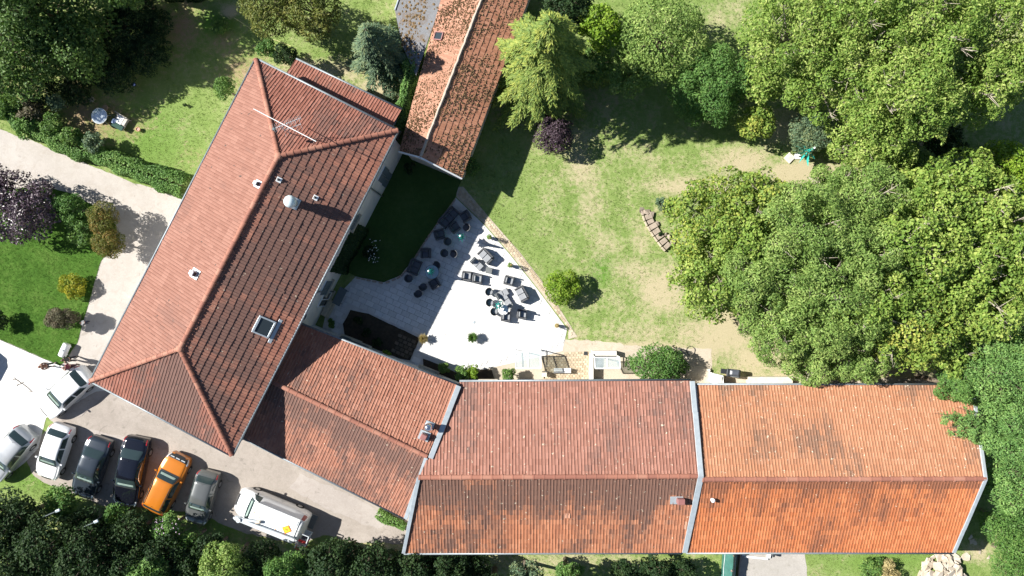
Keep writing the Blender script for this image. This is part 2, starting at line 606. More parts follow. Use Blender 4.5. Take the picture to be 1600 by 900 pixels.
sheet('yard_strip', [(735, 582), (790, 568), (850, 556), (852, 604), (722, 604)], Z1, MT['path'], 0.04, 0.4, 15)
MT['tarmac_patch'] = gravel_mat('repaired_gravel', (0.33, 0.295, 0.27), (0.385, 0.345, 0.315), (0.43, 0.39, 0.36), (0.30, 0.265, 0.24))
sheet('repair_patch', [(122, 668), (150, 672), (205, 686), (262, 706), (300, 728), (292, 742), (240, 722), (180, 700), (124, 690)], Z3, MT['tarmac_patch'], 0.08, 0.3, 16)
sheet('repair_patch', [(150, 612), (172, 610), (128, 650), (84, 660), (76, 654)], 0.03, MT['tarmac_patch'], 0.03, 0.3, 17)
sheet('repair_patch', [(470, 740), (560, 780), (620, 815), (590, 826), (520, 800), (452, 762)], Z3, MT['tarmac_patch'], 0.1, 0.3, 18)
sheet('pavement', [(1112, 588), (1300, 590), (1500, 592), (1500, 612), (1112, 612)], Z2, MT['path'], 0.04, 0.4, 11)
sheet('concrete_pad', [(1152, 850), (1256, 850), (1262, 905), (1266, 960), (1152, 960)], Z2, MT['pad'], 0.03, 0.4, 12)
sheet('stone_patch', [(1262, 276), (1280, 280), (1300, 284), (1316, 294), (1318, 312), (1280, 316), (1264, 300)], Z1, MT['path'], 0.06, 0.25, 13)


def slab_field(name, poly_px, size, gap, rot, z, h, m, holes=(), offset_rows=True, seed=1, jit=0.003, parent=None):
    """separate paving slabs laid over an outline; every slab has its own edges and height"""
    poly = [tuple(P(x, y).xy) for x, y in poly_px]
    hp = [[tuple(P(x, y).xy) for x, y in h_] for h_ in holes]
    r = np.random.RandomState(seed)
    cx = np.mean([p[0] for p in poly]); cy = np.mean([p[1] for p in poly])
    rad = max(math.hypot(p[0] - cx, p[1] - cy) for p in poly) + 1
    sx, sy = size
    us = np.arange(-rad, rad, sx); vs = np.arange(-rad, rad, sy)
    U, W = np.meshgrid(us, vs)
    if offset_rows:
        U = U + (np.arange(len(vs)) % 2)[:, None] * sx / 2
    U = U.ravel(); W = W.ravel()
    c, s = math.cos(rot), math.sin(rot)
    hx, hy = (sx - gap) / 2, (sy - gap) / 2
    keep = np.ones(len(U), bool)
    for du, dv in ((0, 0), (-hx, -hy), (hx, -hy), (hx, hy), (-hx, hy)):
        X = cx + (U + du) * c - (W + dv) * s
        Y = cy + (U + du) * s + (W + dv) * c
        keep &= pip(X, Y, poly)
        for q in hp:
            keep &= ~pip(X, Y, q)
    U, W = U[keep], W[keep]
    n = len(U)
    top = z + h + r.uniform(-jit, jit, n)
    ins = min(0.012, hx * 0.15)
    Vs = []
    for (ex, ey, zz) in ((hx, hy, 0), (hx - ins, hy - ins, 1)):
        for du, dv in ((-ex, -ey), (ex, -ey), (ex, ey), (-ex, ey)):
            j = r.uniform(-gap * 0.2, gap * 0.2, (2, n))
            uu = U + du + j[0]; ww = W + dv + j[1]
            Vs.append(np.stack([cx + uu * c - ww * s, cy + uu * s + ww * c, np.where(zz == 1, top, z + 0.002)], 1))
    V = np.stack(Vs, 1).reshape(-1, 3)
    b = (np.arange(n) * 8)[:, None]
    Fq = np.concatenate([b + np.array([4, 5, 6, 7]), b + np.array([0, 1, 5, 4]), b + np.array([1, 2, 6, 5]), b + np.array([2, 3, 7, 6]), b + np.array([3, 0, 4, 7])])
    rn = np.tile(r.rand(n), 5)
    me = np_mesh(name, V, Fq, {'rnd': rn})
    return link_mesh(name, me, m, parent, 'stuff')


def stone_mat(name, a, b, c):
    t = NT(name)
    pos = t.pos()
    col = t.ramp(t.attr('rnd'), [(0, a), (0.5, b), (1, c)])
    n = t.noise(4, 5, 0.65, pos)
    col = t.mix(t.math('MULTIPLY', t.step(n, 0.4, 0.75), 0.3), col, tuple(x * 0.6 for x in a))
    return t.done(t.principled(col, 0.85, 0, 0.25, t.noise(40, 3, 0.6, pos), 0.3, 0.01))


MT['slabs'] = stone_mat('terrace_slabs', (0.60, 0.595, 0.58), (0.66, 0.655, 0.645), (0.71, 0.705, 0.695))
MT['pavers'] = stone_mat('border_pavers', (0.38, 0.30, 0.20), (0.47, 0.385, 0.27), (0.56, 0.48, 0.35))
MT['setts'] = stone_mat('rough_setts', (0.09, 0.075, 0.055), (0.12, 0.10, 0.075), (0.16, 0.13, 0.10))
slab_field('terrace_slabs', TERRACE, (0.60, 0.40), 0.008, math.radians(-24), 0.02, 0.03, MT['slabs'], (BED2, BED3), True, 21, 0.0012)
BORDER = [(714, 292), (724, 292), (768, 344), (812, 394), (852, 446), (902, 526), (888, 530), (888, 513), (839, 449), (797, 396), (758, 351), (713, 308)]
sheet('border_strip', BORDER, 0.02, MT['path'], 0.0, 5, 14)
slab_field('border_pavers', BORDER, (0.24, 0.19), 0.03, math.radians(-52), 0.02, 0.03, MT['pavers'], (), True, 22, 0.008)
slab_field('cellar_yard_pavers', [(850, 552), (924, 548), (922, 604), (848, 604)], (0.25, 0.17), 0.025, math.radians(2), 0.012, 0.03, MT['pavers'], (), True, 23, 0.008)
slab_field('bed_edge_setts', [(622, 518), (656, 529), (643, 562), (606, 556)], (0.36, 0.30), 0.06, math.radians(-24), 0.07, 0.05, MT['setts'], (), True, 24, 0.02)

# kerb stones round the shaded turf of the courtyard
mb = MB()
cur = [(712, 311), (682, 352), (664, 378), (646, 407), (636, 421), (626, 432), (612, 439), (600, 443), (580, 439), (556, 434)]
wp = [P(x, y) for x, y in cur]
for a, b in zip(wp[:-1], wp[1:]):
    k = max(1, int((b - a).length / 0.32))
    for j in range(k):
        p = a.lerp(b, (j + 0.5) / k)
        d = (b - a)
        mb.box((p.x, p.y, 0.05), (0.30, 0.12 + rs.uniform(-.02, .02), 0.12 + rs.uniform(-.02, .02)), Matrix.Rotation(math.atan2(d.y, d.x) + rs.uniform(-.06, .06), 3, 'Z'), 0.02)
o = mb.build('kerb_stones', MT['rubble_pink'], None, kind='structure')

# joints of the pale forecourt edge: low kerb between lawn and concrete
mb = MB()
for a, b in (((-40, 514), (0, 531.5)), ((0, 531.5), (62, 558.5)), ((62, 558.5), (94, 572))):
    A, B = P(*a), P(*b)
    k = int((B - A).length / 0.9) + 1
    for j in range(k):
        p = A.lerp(B, (j + .5) / k)
        d = B - A
        mb.box((p.x, p.y, 0.035), ((B - A).length / k - 0.01, 0.07, 0.07), Matrix.Rotation(math.atan2(d.y, d.x), 3, 'Z'), 0.01)
mb.build('lawn_kerb', MT['concrete'], None, kind='structure')
# ------------------------------------------------------------------ buildings
class Slope:
    """one roof plane: a, b eave ends; poly the whole outline in world space"""

    def __init__(self, poly):
        self.poly = poly
        a, b = poly[0], poly[1]
        n = Vector((0, 0, 0))
        for i in range(len(poly)):
            p, q = poly[i], poly[(i + 1) % len(poly)]
            n += p.cross(q)
        n.normalize()
        if n.z < 0:
            n = -n
        self.n = n
        u = (b - a)
        u -= n * u.dot(n)
        u.normalize()
        v = n.cross(u)
        c = sum(poly, Vector()) / len(poly)
        self.a = a
        if (c - a).dot(v) < 0:
            u = -u
            v = -v
        self.u, self.v = u, v
        self.p2 = [((p - a).dot(u), (p - a).dot(v)) for p in poly]

    def at(self, px, py):
        return ray_plane(px, py, self.a, self.n)

    def rot(self):
        return Matrix((self.u, self.v, self.n)).transposed()


def vnoise(u, v, seed, sc, octs=3):
    r = np.random.RandomState(seed)
    out = np.zeros(len(u)); amp = 1.0; tot = 0
    for o in range(octs):
        g = r.rand(64, 64)
        x = u / sc[0] * 2 ** o; y = v / sc[1] * 2 ** o
        xi = np.floor(x).astype(int); yi = np.floor(y).astype(int)
        fx = x - xi; fy = y - yi
        fx = fx * fx * (3 - 2 * fx); fy = fy * fy * (3 - 2 * fy)
        a = g[xi % 64, yi % 64]; b = g[(xi + 1) % 64, yi % 64]; c = g[xi % 64, (yi + 1) % 64]; d = g[(xi + 1) % 64, (yi + 1) % 64]
        out += amp * ((a * (1 - fx) + b * fx) * (1 - fy) + (c * (1 - fx) + d * fx) * fy); tot += amp; amp *= .6
    return out / tot


def tile_field(sl, w, l, m, parent, name='roof_tiles', prof='roll', dirt=None, seed=1, lift=0.0, thick=0.022, rowjit=0.0, attr_extra=None):
    r = np.random.RandomState(seed)
    p2 = sl.p2
    umin = min(p[0] for p in p2); umax = max(p[0] for p in p2)
    vmin = min(p[1] for p in p2); vmax = max(p[1] for p in p2)
    nc = int((umax - umin) / w) + 2
    nr = int((vmax - vmin) / l) + 2
    C, R = np.meshgrid(np.arange(nc), np.arange(nr))
    C = C.ravel(); R = R.ravel()
    u0 = umin + C * w - w * 0.3
    v0 = vmin + R * l - 0.02
    n = len(C)
    if prof == 'roll':
        pu = np.array([0, 0.10, 0.22, 0.36, 0.48, 1.0]); ph = np.array([0.0, 0.022, 0.031, 0.022, 0.0, 0.0])
    elif prof == 'flat':
        pu = np.array([0.0, 0.06, 0.94, 1.0]); ph = np.array([0.0, 0.012, 0.012, 0.0])
        u0 = u0 + (R % 2) * w * 0.5
    K = len(pu)
    jit = r.normal(0, 0.0035, n)
    tilt = r.normal(0, 0.006, n)
    jl = r.normal(0, 0.007, n) + r.normal(0, 0.005, nr)[R] - np.where(r.rand(n) < .012, r.uniform(.03, .10, n), 0)
    sag = .075 * (vnoise(u0 + 40, v0 + 40, seed + 700, (4.5, 3.5), 2) - .5)
    jit = jit + sag + np.where(r.rand(n) < .01, .015, 0)
    Vs = np.zeros((n, 3, K, 3), dtype=np.float32)
    for k in range(K):
        uu = u0 + pu[k] * w
        hh = ph[k] + jit + tilt * (pu[k] - .5) + lift
        for lev, (vv, hz) in enumerate(((v0 + jl, hh - 0.012), (v0 + jl, hh + thick), (v0 + l + 0.01, hh))):
            Vs[:, lev, k, 0] = uu
            Vs[:, lev, k, 1] = vv
            Vs[:, lev, k, 2] = hz
    base = (np.arange(n) * 3 * K)[:, None]
    faces = []
    for k in range(K - 1):
        faces.append(base + np.array([0 * K + k, 0 * K + k + 1, 1 * K + k + 1, 1 * K + k]))
        faces.append(base + np.array([1 * K + k, 1 * K + k + 1, 2 * K + k + 1, 2 * K + k]))
    Fq = np.concatenate(faces)
    cu = u0 + w / 2; cv = v0 + l / 2
    rn = np.clip(r.rand(n) * 0.8 + 0.2 * r.rand(nr)[R], 0, 1)
    fu = (cu - umin) / (umax - umin); fv = (cv - vmin) / (vmax - vmin)
    dd = dirt(fu, fv, r) if dirt is not None else np.zeros(n)
    dd = dd + .85 * vnoise(cu, cv, seed + 900, (3.0, 3.4), 4) + .28 * vnoise(cu, cv, seed + 950, (.45, 3.0), 2) - .06 + r.normal(0, .055, n) + .10 * (r.rand(n) < .03)
    rn = np.clip(rn + r.normal(0, .12, n), 0, 1)
    reps = 2 * (K - 1)
    me = np_mesh(name, Vs.reshape(-1, 3), Fq, {'rnd': np.tile(rn, reps), 'dirt': np.tile(dd, reps)})
    bm = bmesh.new()
    bm.from_mesh(me)
    cx = sum(p[0] for p in p2) / len(p2); cy = sum(p[1] for p in p2) / len(p2)
    for i in range(len(p2)):
        a = p2[i]; b = p2[(i + 1) % len(p2)]
        d = Vector((b[0] - a[0], b[1] - a[1], 0))
        if d.length < 1e-4:
            continue
        nn = Vector((d.y, -d.x, 0)).normalized()
        if nn.dot(Vector((cx - a[0], cy - a[1], 0))) > 0:
            nn = -nn
        bmesh.ops.bisect_plane(bm, geom=bm.verts[:] + bm.edges[:] + bm.faces[:], plane_co=(a[0], a[1], 0), plane_no=nn, clear_outer=True)
    M4 = Matrix.Translation(sl.a - Vector(parent.location)) @ sl.rot().to_4x4()
    bm.transform(M4)
    bm.to_mesh(me)
    bm.free()
    return link_mesh(name, me, m, parent, 'stuff')


def roof_deck(slopes, parent, th=0.10, name='roof_deck'):
    mb = MB()
    for sl in slopes:
        top = [mb.bm.verts.new(p - sl.n * 0.075) for p in sl.poly]
        bot = [mb.bm.verts.new(p - sl.n * (0.075 + th)) for p in sl.poly]
        k = len(top)
        mb.bm.faces.new(top)
        mb.bm.faces.new(list(reversed(bot)))
        for i in range(k):
            mb.bm.faces.new((top[i], bot[i], bot[(i + 1) % k], top[(i + 1) % k]))
    return mb.build(name, MT['underlay'], parent, True)


CAP = {}


def cap_mesh(L, r):
    key = (round(L, 3), round(r, 3))
    if key not in CAP:
        V, Fc = [], []
        S = 8
        for x, rr in ((-L * .56, r * 1.12), (-L * .40, r * 1.12), (-L * .40, r * 1.0), (L * .56, r * 0.90)):
            for k in range(S + 1):
                t = math.radians(-105 + 210 * k / S)
                V.append((x, math.sin(t) * rr, math.cos(t) * rr * 0.72))
        for i in range(3):
            for k in range(S):
                Fc.append((i * (S + 1) + k, i * (S + 1) + k + 1, (i + 1) * (S + 1) + k + 1, (i + 1) * (S + 1) + k))
        Fc.append(tuple(range(S, -1, -1)))
        me = bpy.data.meshes.new('ridge_tile')
        me.from_pydata(V, [], Fc)
        CAP[key] = me
    return CAP[key]


def ridge_caps(p, q, spacing, r, m, parent, lift=0.02, seed=1):
    rr = random.Random(seed)
    d = q - p
    n = max(1, round(d.length / spacing))
    L = d.length / n
    base = cap_mesh(L, r)
    var = []
    for mm in (m if isinstance(m, list) else [m]):
        k = base.name + mm.name
        if k not in CAP:
            c = base.copy()
            c.materials.clear()
            c.materials.append(mm)
            CAP[k] = c
        var.append(CAP[k])
    x = d.normalized()
    y = UP.cross(x).normalized()
    z = x.cross(y)
    for i in range(n):
        o = bpy.data.objects.new('ridge_tile', rr.choice(var))
        COL.objects.link(o)
        o.parent = parent
        R = Matrix((x, y, z)).transposed() @ Matrix.Rotation(rr.uniform(-.025, .025), 3, 'Z') @ Matrix.Rotation(rr.uniform(-.05, .05), 3, 'X')
        o.matrix_local = Matrix.Translation(p + d * ((i + .5) / n) + UP * (lift + rr.uniform(-.006, .006)) - Vector(parent.location)) @ R.to_4x4()


def strip(mb, a, b, width, th, n, seed=0):
    """sheet metal laid in overlapping lengths"""
    r = random.Random(seed + int(a.x * 10))
    k = max(1, round((b - a).length / 1.9))
    for i in range(k):
        p = a.lerp(b, i / k); q = a.lerp(b, min(1, (i + 1.02) / k))
        d = Vector((r.uniform(-.012, .012), r.uniform(-.012, .012), r.uniform(-.006, .006) + .006 * (i % 2)))
        plank(mb, p + d, q + d, width * r.uniform(.96, 1.04), th, n)


def plank(mb, a, b, width, th, n, off=0.0):
    x = (b - a).normalized()
    y = n.cross(x).normalized()
    z = x.cross(y)
    R = Matrix((x, y, z)).transposed()
    mb.box((a + b) / 2 + z * off, ((b - a).length, width, th), R, min(th, width) * .15)


def wall(parent, a, b, z0, z1, m, th=0.3, name='wall', gable=None):
    """a,b plan points, gable = list of (fraction, z) of extra points along the top"""
    a = Vector((a[0], a[1], 0)); b = Vector((b[0], b[1], 0))
    d = (b - a).normalized()
    n = Vector((-d.y, d.x, 0)) * th / 2
    prof = [(0, z0), (1, z0), (1, z1)] + list(reversed(gable or [])) + [(0, z1)]
    mb = MB()
    A = [mb.bm.verts.new(a.lerp(b, f) + UP * z + n) for f, z in prof]
    B = [mb.bm.verts.new(a.lerp(b, f) + UP * z - n) for f, z in prof]
    k = len(prof)
    mb.bm.faces.new(A)
    mb.bm.faces.new(list(reversed(B)))
    for i in range(k):
        mb.bm.faces.new((A[i], B[i], B[(i + 1) % k], A[(i + 1) % k]))
    return mb.build(name, m, parent, True)


def inset(poly, d):
    """inset a convex plan outline (list of Vector)"""
    c = sum(poly, Vector()) / len(poly)
    k = len(poly)
    lines = []
    for i in range(k):
        a, b = poly[i], poly[(i + 1) % k]
        t = (b - a).normalized()
        n = Vector((-t.y, t.x, 0))
        if n.dot(c - a) < 0:
            n = -n
        lines.append((a + n * d, t))
    out = []
    for i in range(k):
        p, t = lines[i - 1]
        q, s = lines[i]
        den = t.x * s.y - t.y * s.x
        w = ((q.x - p.x) * s.y - (q.y - p.y) * s.x) / den
        out.append(p + t * w)
    return out


def gutter(parent, a, b, r=0.075):
    mb = MB()
    mb.tube([a, b], r, 8)
    return mb.build('gutter', MT['gutter'], parent, True, True)


def window(parent, p, n, w, h, shutter=None, sill=True, m_frame='pvc_white', door=False):
    """p centre on the wall face, n outward"""
    n = Vector((n.x, n.y, 0)).normalized()
    t = Vector((-n.y, n.x, 0))
    R = Matrix((t, n, UP)).transposed()
    mb = MB()
    for s in (-1, 1):
        mb.box(p + t * s * (w / 2 - .04) + n * .02, (.08, .10, h), R, .01)
        mb.box(p + UP * s * (h / 2 - .04) + n * .02, (w - .165, .096, .08), R, .01)
    mb.box(p + n * .02, (.06, .09, h - .165), R, .01)
    fr = mb.build('door' if door else 'window', MT[m_frame], parent, True)
    mb = MB()
    mb.box(p + n * .012, (w - .17, .02, h - .17), R, .004)
    mb.build('pane', MT['window_glass'], fr, False)
    ch = fr.children[0]
    for v in ch.data.vertices:
        v.co -= Vector(parent.location)
    if sill:
        mb = MB()
        mb.box(p - UP * (h / 2 + .06) + n * .10, (w + .3, .28, .1), R, .02)
        s_ = mb.build('sill', MT['stone_sill'], parent, True)
    if shutter == 'closed':
        for s in (-1, 1):
            mb = MB()
            mb.box(p + t * s * (w / 4 + .004) + n * .10, (w / 2 - .01, .04, h), R, .008)
            for k in range(8):
                mb.box(p + t * s * (w / 4 + .004) + n * .123 + UP * (h * (-.44 + k * .125)), (w / 2 - .12, .02, h * .08), R, .004)
            mb.build('shutter', MT['shutter'], parent, True)
    elif shutter == 'open':
        for s in (-1, 1):
            mb = MB()
            mb.box(p + t * s * (w * .75 + .05) + n * .06, (w / 2 - .01, .04, h), R, .008)
            for k in range(8):
                mb.box(p + t * s * (w * .75 + .05) + n * .083 + UP * (h * (-.44 + k * .125)), (w / 2 - .12, .02, h * .08), R, .004)
            mb.build('shutter', MT['shutter'], parent, True)
    return fr


# --- roof materials
MT['t_pink'] = tile_mat('tiles_pink', (0.255, 0.118, 0.086), (0.29, 0.14, 0.104), (0.325, 0.165, 0.125), (0.22, 0.11, 0.085), 0.62, 0.85, 0.5, 0.035, (0.09, 0.06, 0.05))
MT['t_brown'] = tile_mat('tiles_sooty', (0.30, 0.13, 0.09), (0.37, 0.165, 0.115), (0.44, 0.205, 0.14), (0.15, 0.092, 0.078), 0.40, 0.70, 0.55, 0.0, lichen=0.03)
MT['t_hip'] = tile_mat('tiles_red', (0.25, 0.10, 0.07), (0.30, 0.125, 0.09), (0.345, 0.155, 0.115), (0.14, 0.088, 0.075), 0.48, 0.75, 0.45, 0.02)
MT['t_mid'] = tile_mat('tiles_wing', (0.31, 0.135, 0.09), (0.36, 0.165, 0.11), (0.41, 0.20, 0.14), (0.13, 0.082, 0.07), 0.50, 0.78, 0.9, 0.0, lichen=0.03)
MT['t_barn'] = tile_mat('tiles_barn', (0.27, 0.125, 0.09), (0.32, 0.155, 0.115), (0.37, 0.185, 0.14), (0.15, 0.095, 0.082), 0.50, 0.78, 0.55, 0.0, lichen=0.045)
MT['t_barn_s'] = tile_mat('tiles_barn_shaded_side', (0.34, 0.14, 0.08), (0.42, 0.175, 0.095), (0.47, 0.215, 0.125), (0.12, 0.078, 0.066), 0.48, 0.78, 0.7, 0.0, lichen=0.035)  # lower slope: redder clay with a darker stain
MT['t_orange'] = tile_mat('tiles_orange', (0.36, 0.165, 0.09), (0.41, 0.195, 0.108), (0.455, 0.225, 0.132), (0.19, 0.115, 0.08), 0.54, 0.80, 0.5, 0.0, lichen=0.055)
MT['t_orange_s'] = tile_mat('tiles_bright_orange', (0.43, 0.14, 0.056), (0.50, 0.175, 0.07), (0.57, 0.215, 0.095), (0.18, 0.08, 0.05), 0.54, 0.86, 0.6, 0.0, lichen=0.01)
MT['t_old'] = tile_mat('tiles_old_flat', (0.33, 0.165, 0.108), (0.40, 0.21, 0.14), (0.46, 0.26, 0.18), (0.29, 0.145, 0.09), 0.55, 0.75, 0.8, 0.03, (0.12, 0.085, 0.055))
MT['cap'] = tile_mat('ridge_clay', (0.34, 0.15, 0.105), (0.37, 0.17, 0.12), (0.39, 0.19, 0.135), (0.22, 0.13, 0.10), 0.55, 0.72, 1.1)
MT['cap2'] = tile_mat('ridge_clay_pale', (0.39, 0.19, 0.135), (0.42, 0.21, 0.15), (0.44, 0.225, 0.165), (0.25, 0.15, 0.11), 0.58, 0.74, 1.3)
MT['cap3'] = tile_mat('ridge_clay_dark', (0.29, 0.125, 0.09), (0.31, 0.14, 0.10), (0.32, 0.15, 0.11), (0.19, 0.11, 0.09), 0.55, 0.72, 1.1)
CAPS = [MT['cap'], MT['cap2'], MT['cap3'], MT['cap']]
MT['mortar'] = mat('lime_mortar', (0.40, 0.33, 0.27), 0.95, 0, 0.15, 6, 0.4, 30, world=True)

# ---------------- main house
ZE = 6.0
ZR = 8.25
cN, cE, cS, cW = P(400, 93, ZE), P(621, 204, ZE), P(362, 711, ZE), P(142, 595, ZE)
r1, r2 = P(435, 244, ZR), P(281, 545, ZR)
house = thing('house', 'large two storey house with hipped red tile roof beside the white terrace', 'house', (sum((cN, cE, cS, cW), Vector()) / 4).to_2d().to_3d())
sNW = Slope([cW, cN, r1, r2])
sSE = Slope([cE, cS, r2, r1])
sNE = Slope([cN, cE, r1])
sSW = Slope([cS, cW, r2])
roof_deck([sNW, sSE, sNE, sSW], house)
tile_field(sNW, 0.20, 0.46, MT['t_pink'], house, seed=1, thick=0.013, dirt=lambda u, v, r: -0.05 + 0.06 * (v < .2))
tile_field(sSE, 0.20, 0.455, MT['t_brown'], house, seed=2, thick=0.036, dirt=lambda u, v, r: 0.07 + 0.20 * np.exp(-((v - .62) / .28) ** 2) - 0.14 * np.exp(-((v - 1.0) / .10) ** 2) - 0.10 * np.exp(-((u - .17) / .06) ** 2 - ((v - .5) / .3) ** 2) - 0.06 * (v < .12))
tile_field(sNE, 0.20, 0.46, MT['t_hip'], house, seed=3, dirt=lambda u, v, r: 0.02 - 0.05 * v)
tile_field(sSW, 0.20, 0.46, MT['t_hip'], house, seed=4, dirt=lambda u, v, r: 0.30 * np.exp(-((u - .5) / .32) ** 2) + .02)
ridge_caps(r1, r2, 0.46, 0.155, CAPS, house, 0.03, 1)
for i, (c, r_) in enumerate(((cN, r1), (cE, r1), (cS, r2), (cW, r2))):
    ridge_caps(c, r_, 0.45, 0.15, CAPS, house, 0.035, 5 + i)
for c in (r1, r2):
    mb = MB()
    mb.lathe([(.26, -.05), (.24, .06), (.12, .12), (.04, .14)], c, 10)
    mb.build('ridge_end_cap', MT['cap2'], house, True, True)
for a, b in ((cW, cN), (cN, cE), (cE, cS), (cS, cW)):
    out = ((a + b) / 2 - (cN + cE + cS + cW) / 4); out.z = 0; 
    t = (b - a).normalized(); o_ = Vector((t.y, -t.x, 0))
    if o_.dot(out) < 0: o_ = -o_
    gutter(house, a + o_ * .07 - UP * .03, b + o_ * .07 - UP * .03)
fp = inset([Vector((c.x, c.y, 0)) for c in (cN, cE, cS, cW)], 0.5)
for i in range(4):
    a, b = fp[i], fp[(i + 1) % 4]
    t = (b - a).normalized() * 0.152
    wall(house, a + t * (1 if i % 2 else -1), b - t * (1 if i % 2 else -1), 0, ZE - .12, MT['plaster'])
wn_ = Vector((fp[1].y - fp[2].y, -(fp[1].x - fp[2].x), 0)).normalized()
if wn_.x < 0: wn_ = -wn_
wp0 = fp[1] + wn_ * 0.152


def on_house_wall(px, py):
    return ray_plane(px, py, wp0, wn_)


for (px, py, w, h, sh, si) in ((598, 273, 1.1, 1.5, 'closed', False), (609, 285, 1.1, 1.4, 'closed', False), (550, 346, 1.1, 1.4, 'closed', True), (508, 449, 1.1, 1.4, 'closed', True), (517, 467, 1.2, 2.0, None, True)):
    q = on_house_wall(px, py)
    q.z = min(max(q.z, 1.1), 4.7)
    window(house, q, wn_, w, h, sh, si)
# oval window
q = on_house_wall(484, 494); q.z = 4.3
t = Vector((-wn_.y, wn_.x, 0))
mb = MB()
ring = [q + wn_ * .03 + t * .24 * math.cos(k * math.pi / 8) + UP * .42 * math.sin(k * math.pi / 8) for k in range(16)]
mb.tube(ring + [ring[0]], .04, 6, False)
o = mb.build('oval_window', MT['shutter'], house, True)
mb = MB()
mb.hull([r_ + wn_ * d for r_ in [q + (x - q) * .93 for x in ring] for d in (-.035, -.005)])
o2 = mb.build('pane', MT['window_glass'], o, False)
for v in o2.data.vertices: v.co -= Vector(house.location)
# rainwater pipe
for px, py in ((579, 294), (498, 455)):
    top = on_house_wall(px, py); top.z = ZE - .2
    mb = MB()
    mb.tube([top + wn_ * .35 + UP * .1, top + wn_ * .09 - UP * .25, Vector((top.x, top.y, .1)) + wn_ * .09], .055, 8)
    mb.build('rainwater_pipe', MT['gutter'], house, True, True)
# roof ventilator with white globe cowl
def ventilator(parent, sl, bpx, bpy, z_top, rad, m, plate):
    b = sl.at(bpx, bpy)
    mb = MB()
    R = sl.rot()
    mb.box(b + sl.n * .06, (plate, plate * .8, .05), R, .01)
    mb.lathe([(rad * .62, -.1), (rad * .58, .25), (rad * .66, .3), (rad * .55, z_top - b.z - rad * .8)], b, 16)
    o = mb.build('roof_ventilator', MT['zinc'], parent, True, True)
    mb = MB()
    c = Vector((b.x, b.y, z_top))
    prof = [(rad * math.cos(a), rad * math.sin(a)) for a in [math.radians(x) for x in range(-60, 90, 10)]] + [(0.01, rad)]
    mb.lathe(prof, c, 22, (lambda k, s: 1.0 - 0.03 * (k % 2)))
    g = mb.build('cowl', m, o, False, True)
    for v in g.data.vertices: v.co -= Vector(parent.location)
    return o


ventilator(house, sSE, 460, 317.5, sSE.at(460, 317.5).z + .86, 0.40, MT['ball_white'], .72)
# small vents
def box_vent(parent, sl, px, py, s, m, hgt=.3, name='roof_vent'):
    b = sl.at(px, py)
    R = sl.rot()
    mb = MB()
    mb.box(b + sl.n * .055, (s * 1.7, s * 1.9, .03), R, .005)
    o = mb.build(name, MT['zinc'], parent, True)
    mb = MB()
    mb.box(b + sl.n * (hgt / 2 + .06), (s, s * 1.1, hgt), R, s * .12, 0.86)
    c = mb.build('hood', m, o, False)
    for v in c.data.vertices: v.co -= Vector(parent.location)
    mb = MB()
    ax = sl.u if abs(sl.u.dot(SH)) > abs(sl.v.dot(SH)) else sl.v
    sg = 1 if ax.dot(SH) > 0 else -1
    mb.box(b + sl.n * (hgt * .45 + .06) + ax * (s * .50) * sg, (.03, s * .8, hgt * .6) if ax is sl.u else (s * .8, .03, hgt * .6), R, .005)
    c = mb.build('grille', MT['dark_metal'], o, False)  # dark plate standing in for the shaded side of the hood
    for v in c.data.vertices: v.co -= Vector(parent.location)
    return o


box_vent(house, sNW, 306, 428, .36, MT['white_metal'], .38)
box_vent(house, sNW, 404, 288, .28, MT['white_metal'], .32)
for px, py in ((436, 281), (493, 309)):
    b = sSE.at(px, py)
    mb = MB()
    mb.box(b + sSE.n * .06, (.32, .32, .04), sSE.rot(), .01)
    o = mb.build('vent_pipe', MT['white_metal'], house, True)
    mb = MB()
    mb.tube([b, b + UP * .2], .08, 10)
    c = mb.build('pipe', MT['dark_metal'], o, False, True)
    for v in c.data.vertices: v.co -= Vector(house.location)
# skylight
kk = [sSE.at(405.7, 491), sSE.at(431.7, 503), sSE.at(419.5, 528.3), sSE.at(393.3, 517.7)]
kc = sum(kk, Vector()) / 4
sw = (abs((kk[1] - kk[0]).dot(sSE.v)) + abs((kk[2] - kk[3]).dot(sSE.v))) / 2
su = (abs((kk[3] - kk[0]).dot(sSE.u)) + abs((kk[2] - kk[1]).dot(sSE.u))) / 2
R = sSE.rot()
mb = MB()
for s in (-1, 1):
    mb.box(kc + sSE.u * s * (su / 2 - .05) + sSE.n * .12, (.10, sw, .16), R, .012)
    mb.box(kc + sSE.v * s * (sw / 2 - .06) + sSE.n * .12, (su - .205, .12 if s < 0 else .16, .17), R, .012)
mb.box(kc - sSE.v * (sw / 2 + .18) + sSE.n * .065, (su + .5, .22, .03), R, .006)
o = mb.build('skylight', MT['zinc'], house, True)
mb = MB()
mb.box(kc + sSE.n * .14, (su - .2, sw - .24, .03), R, .006)
c = mb.build('pane', MT['window_glass'], o, False)
for v in c.data.vertices: v.co -= Vector(house.location)

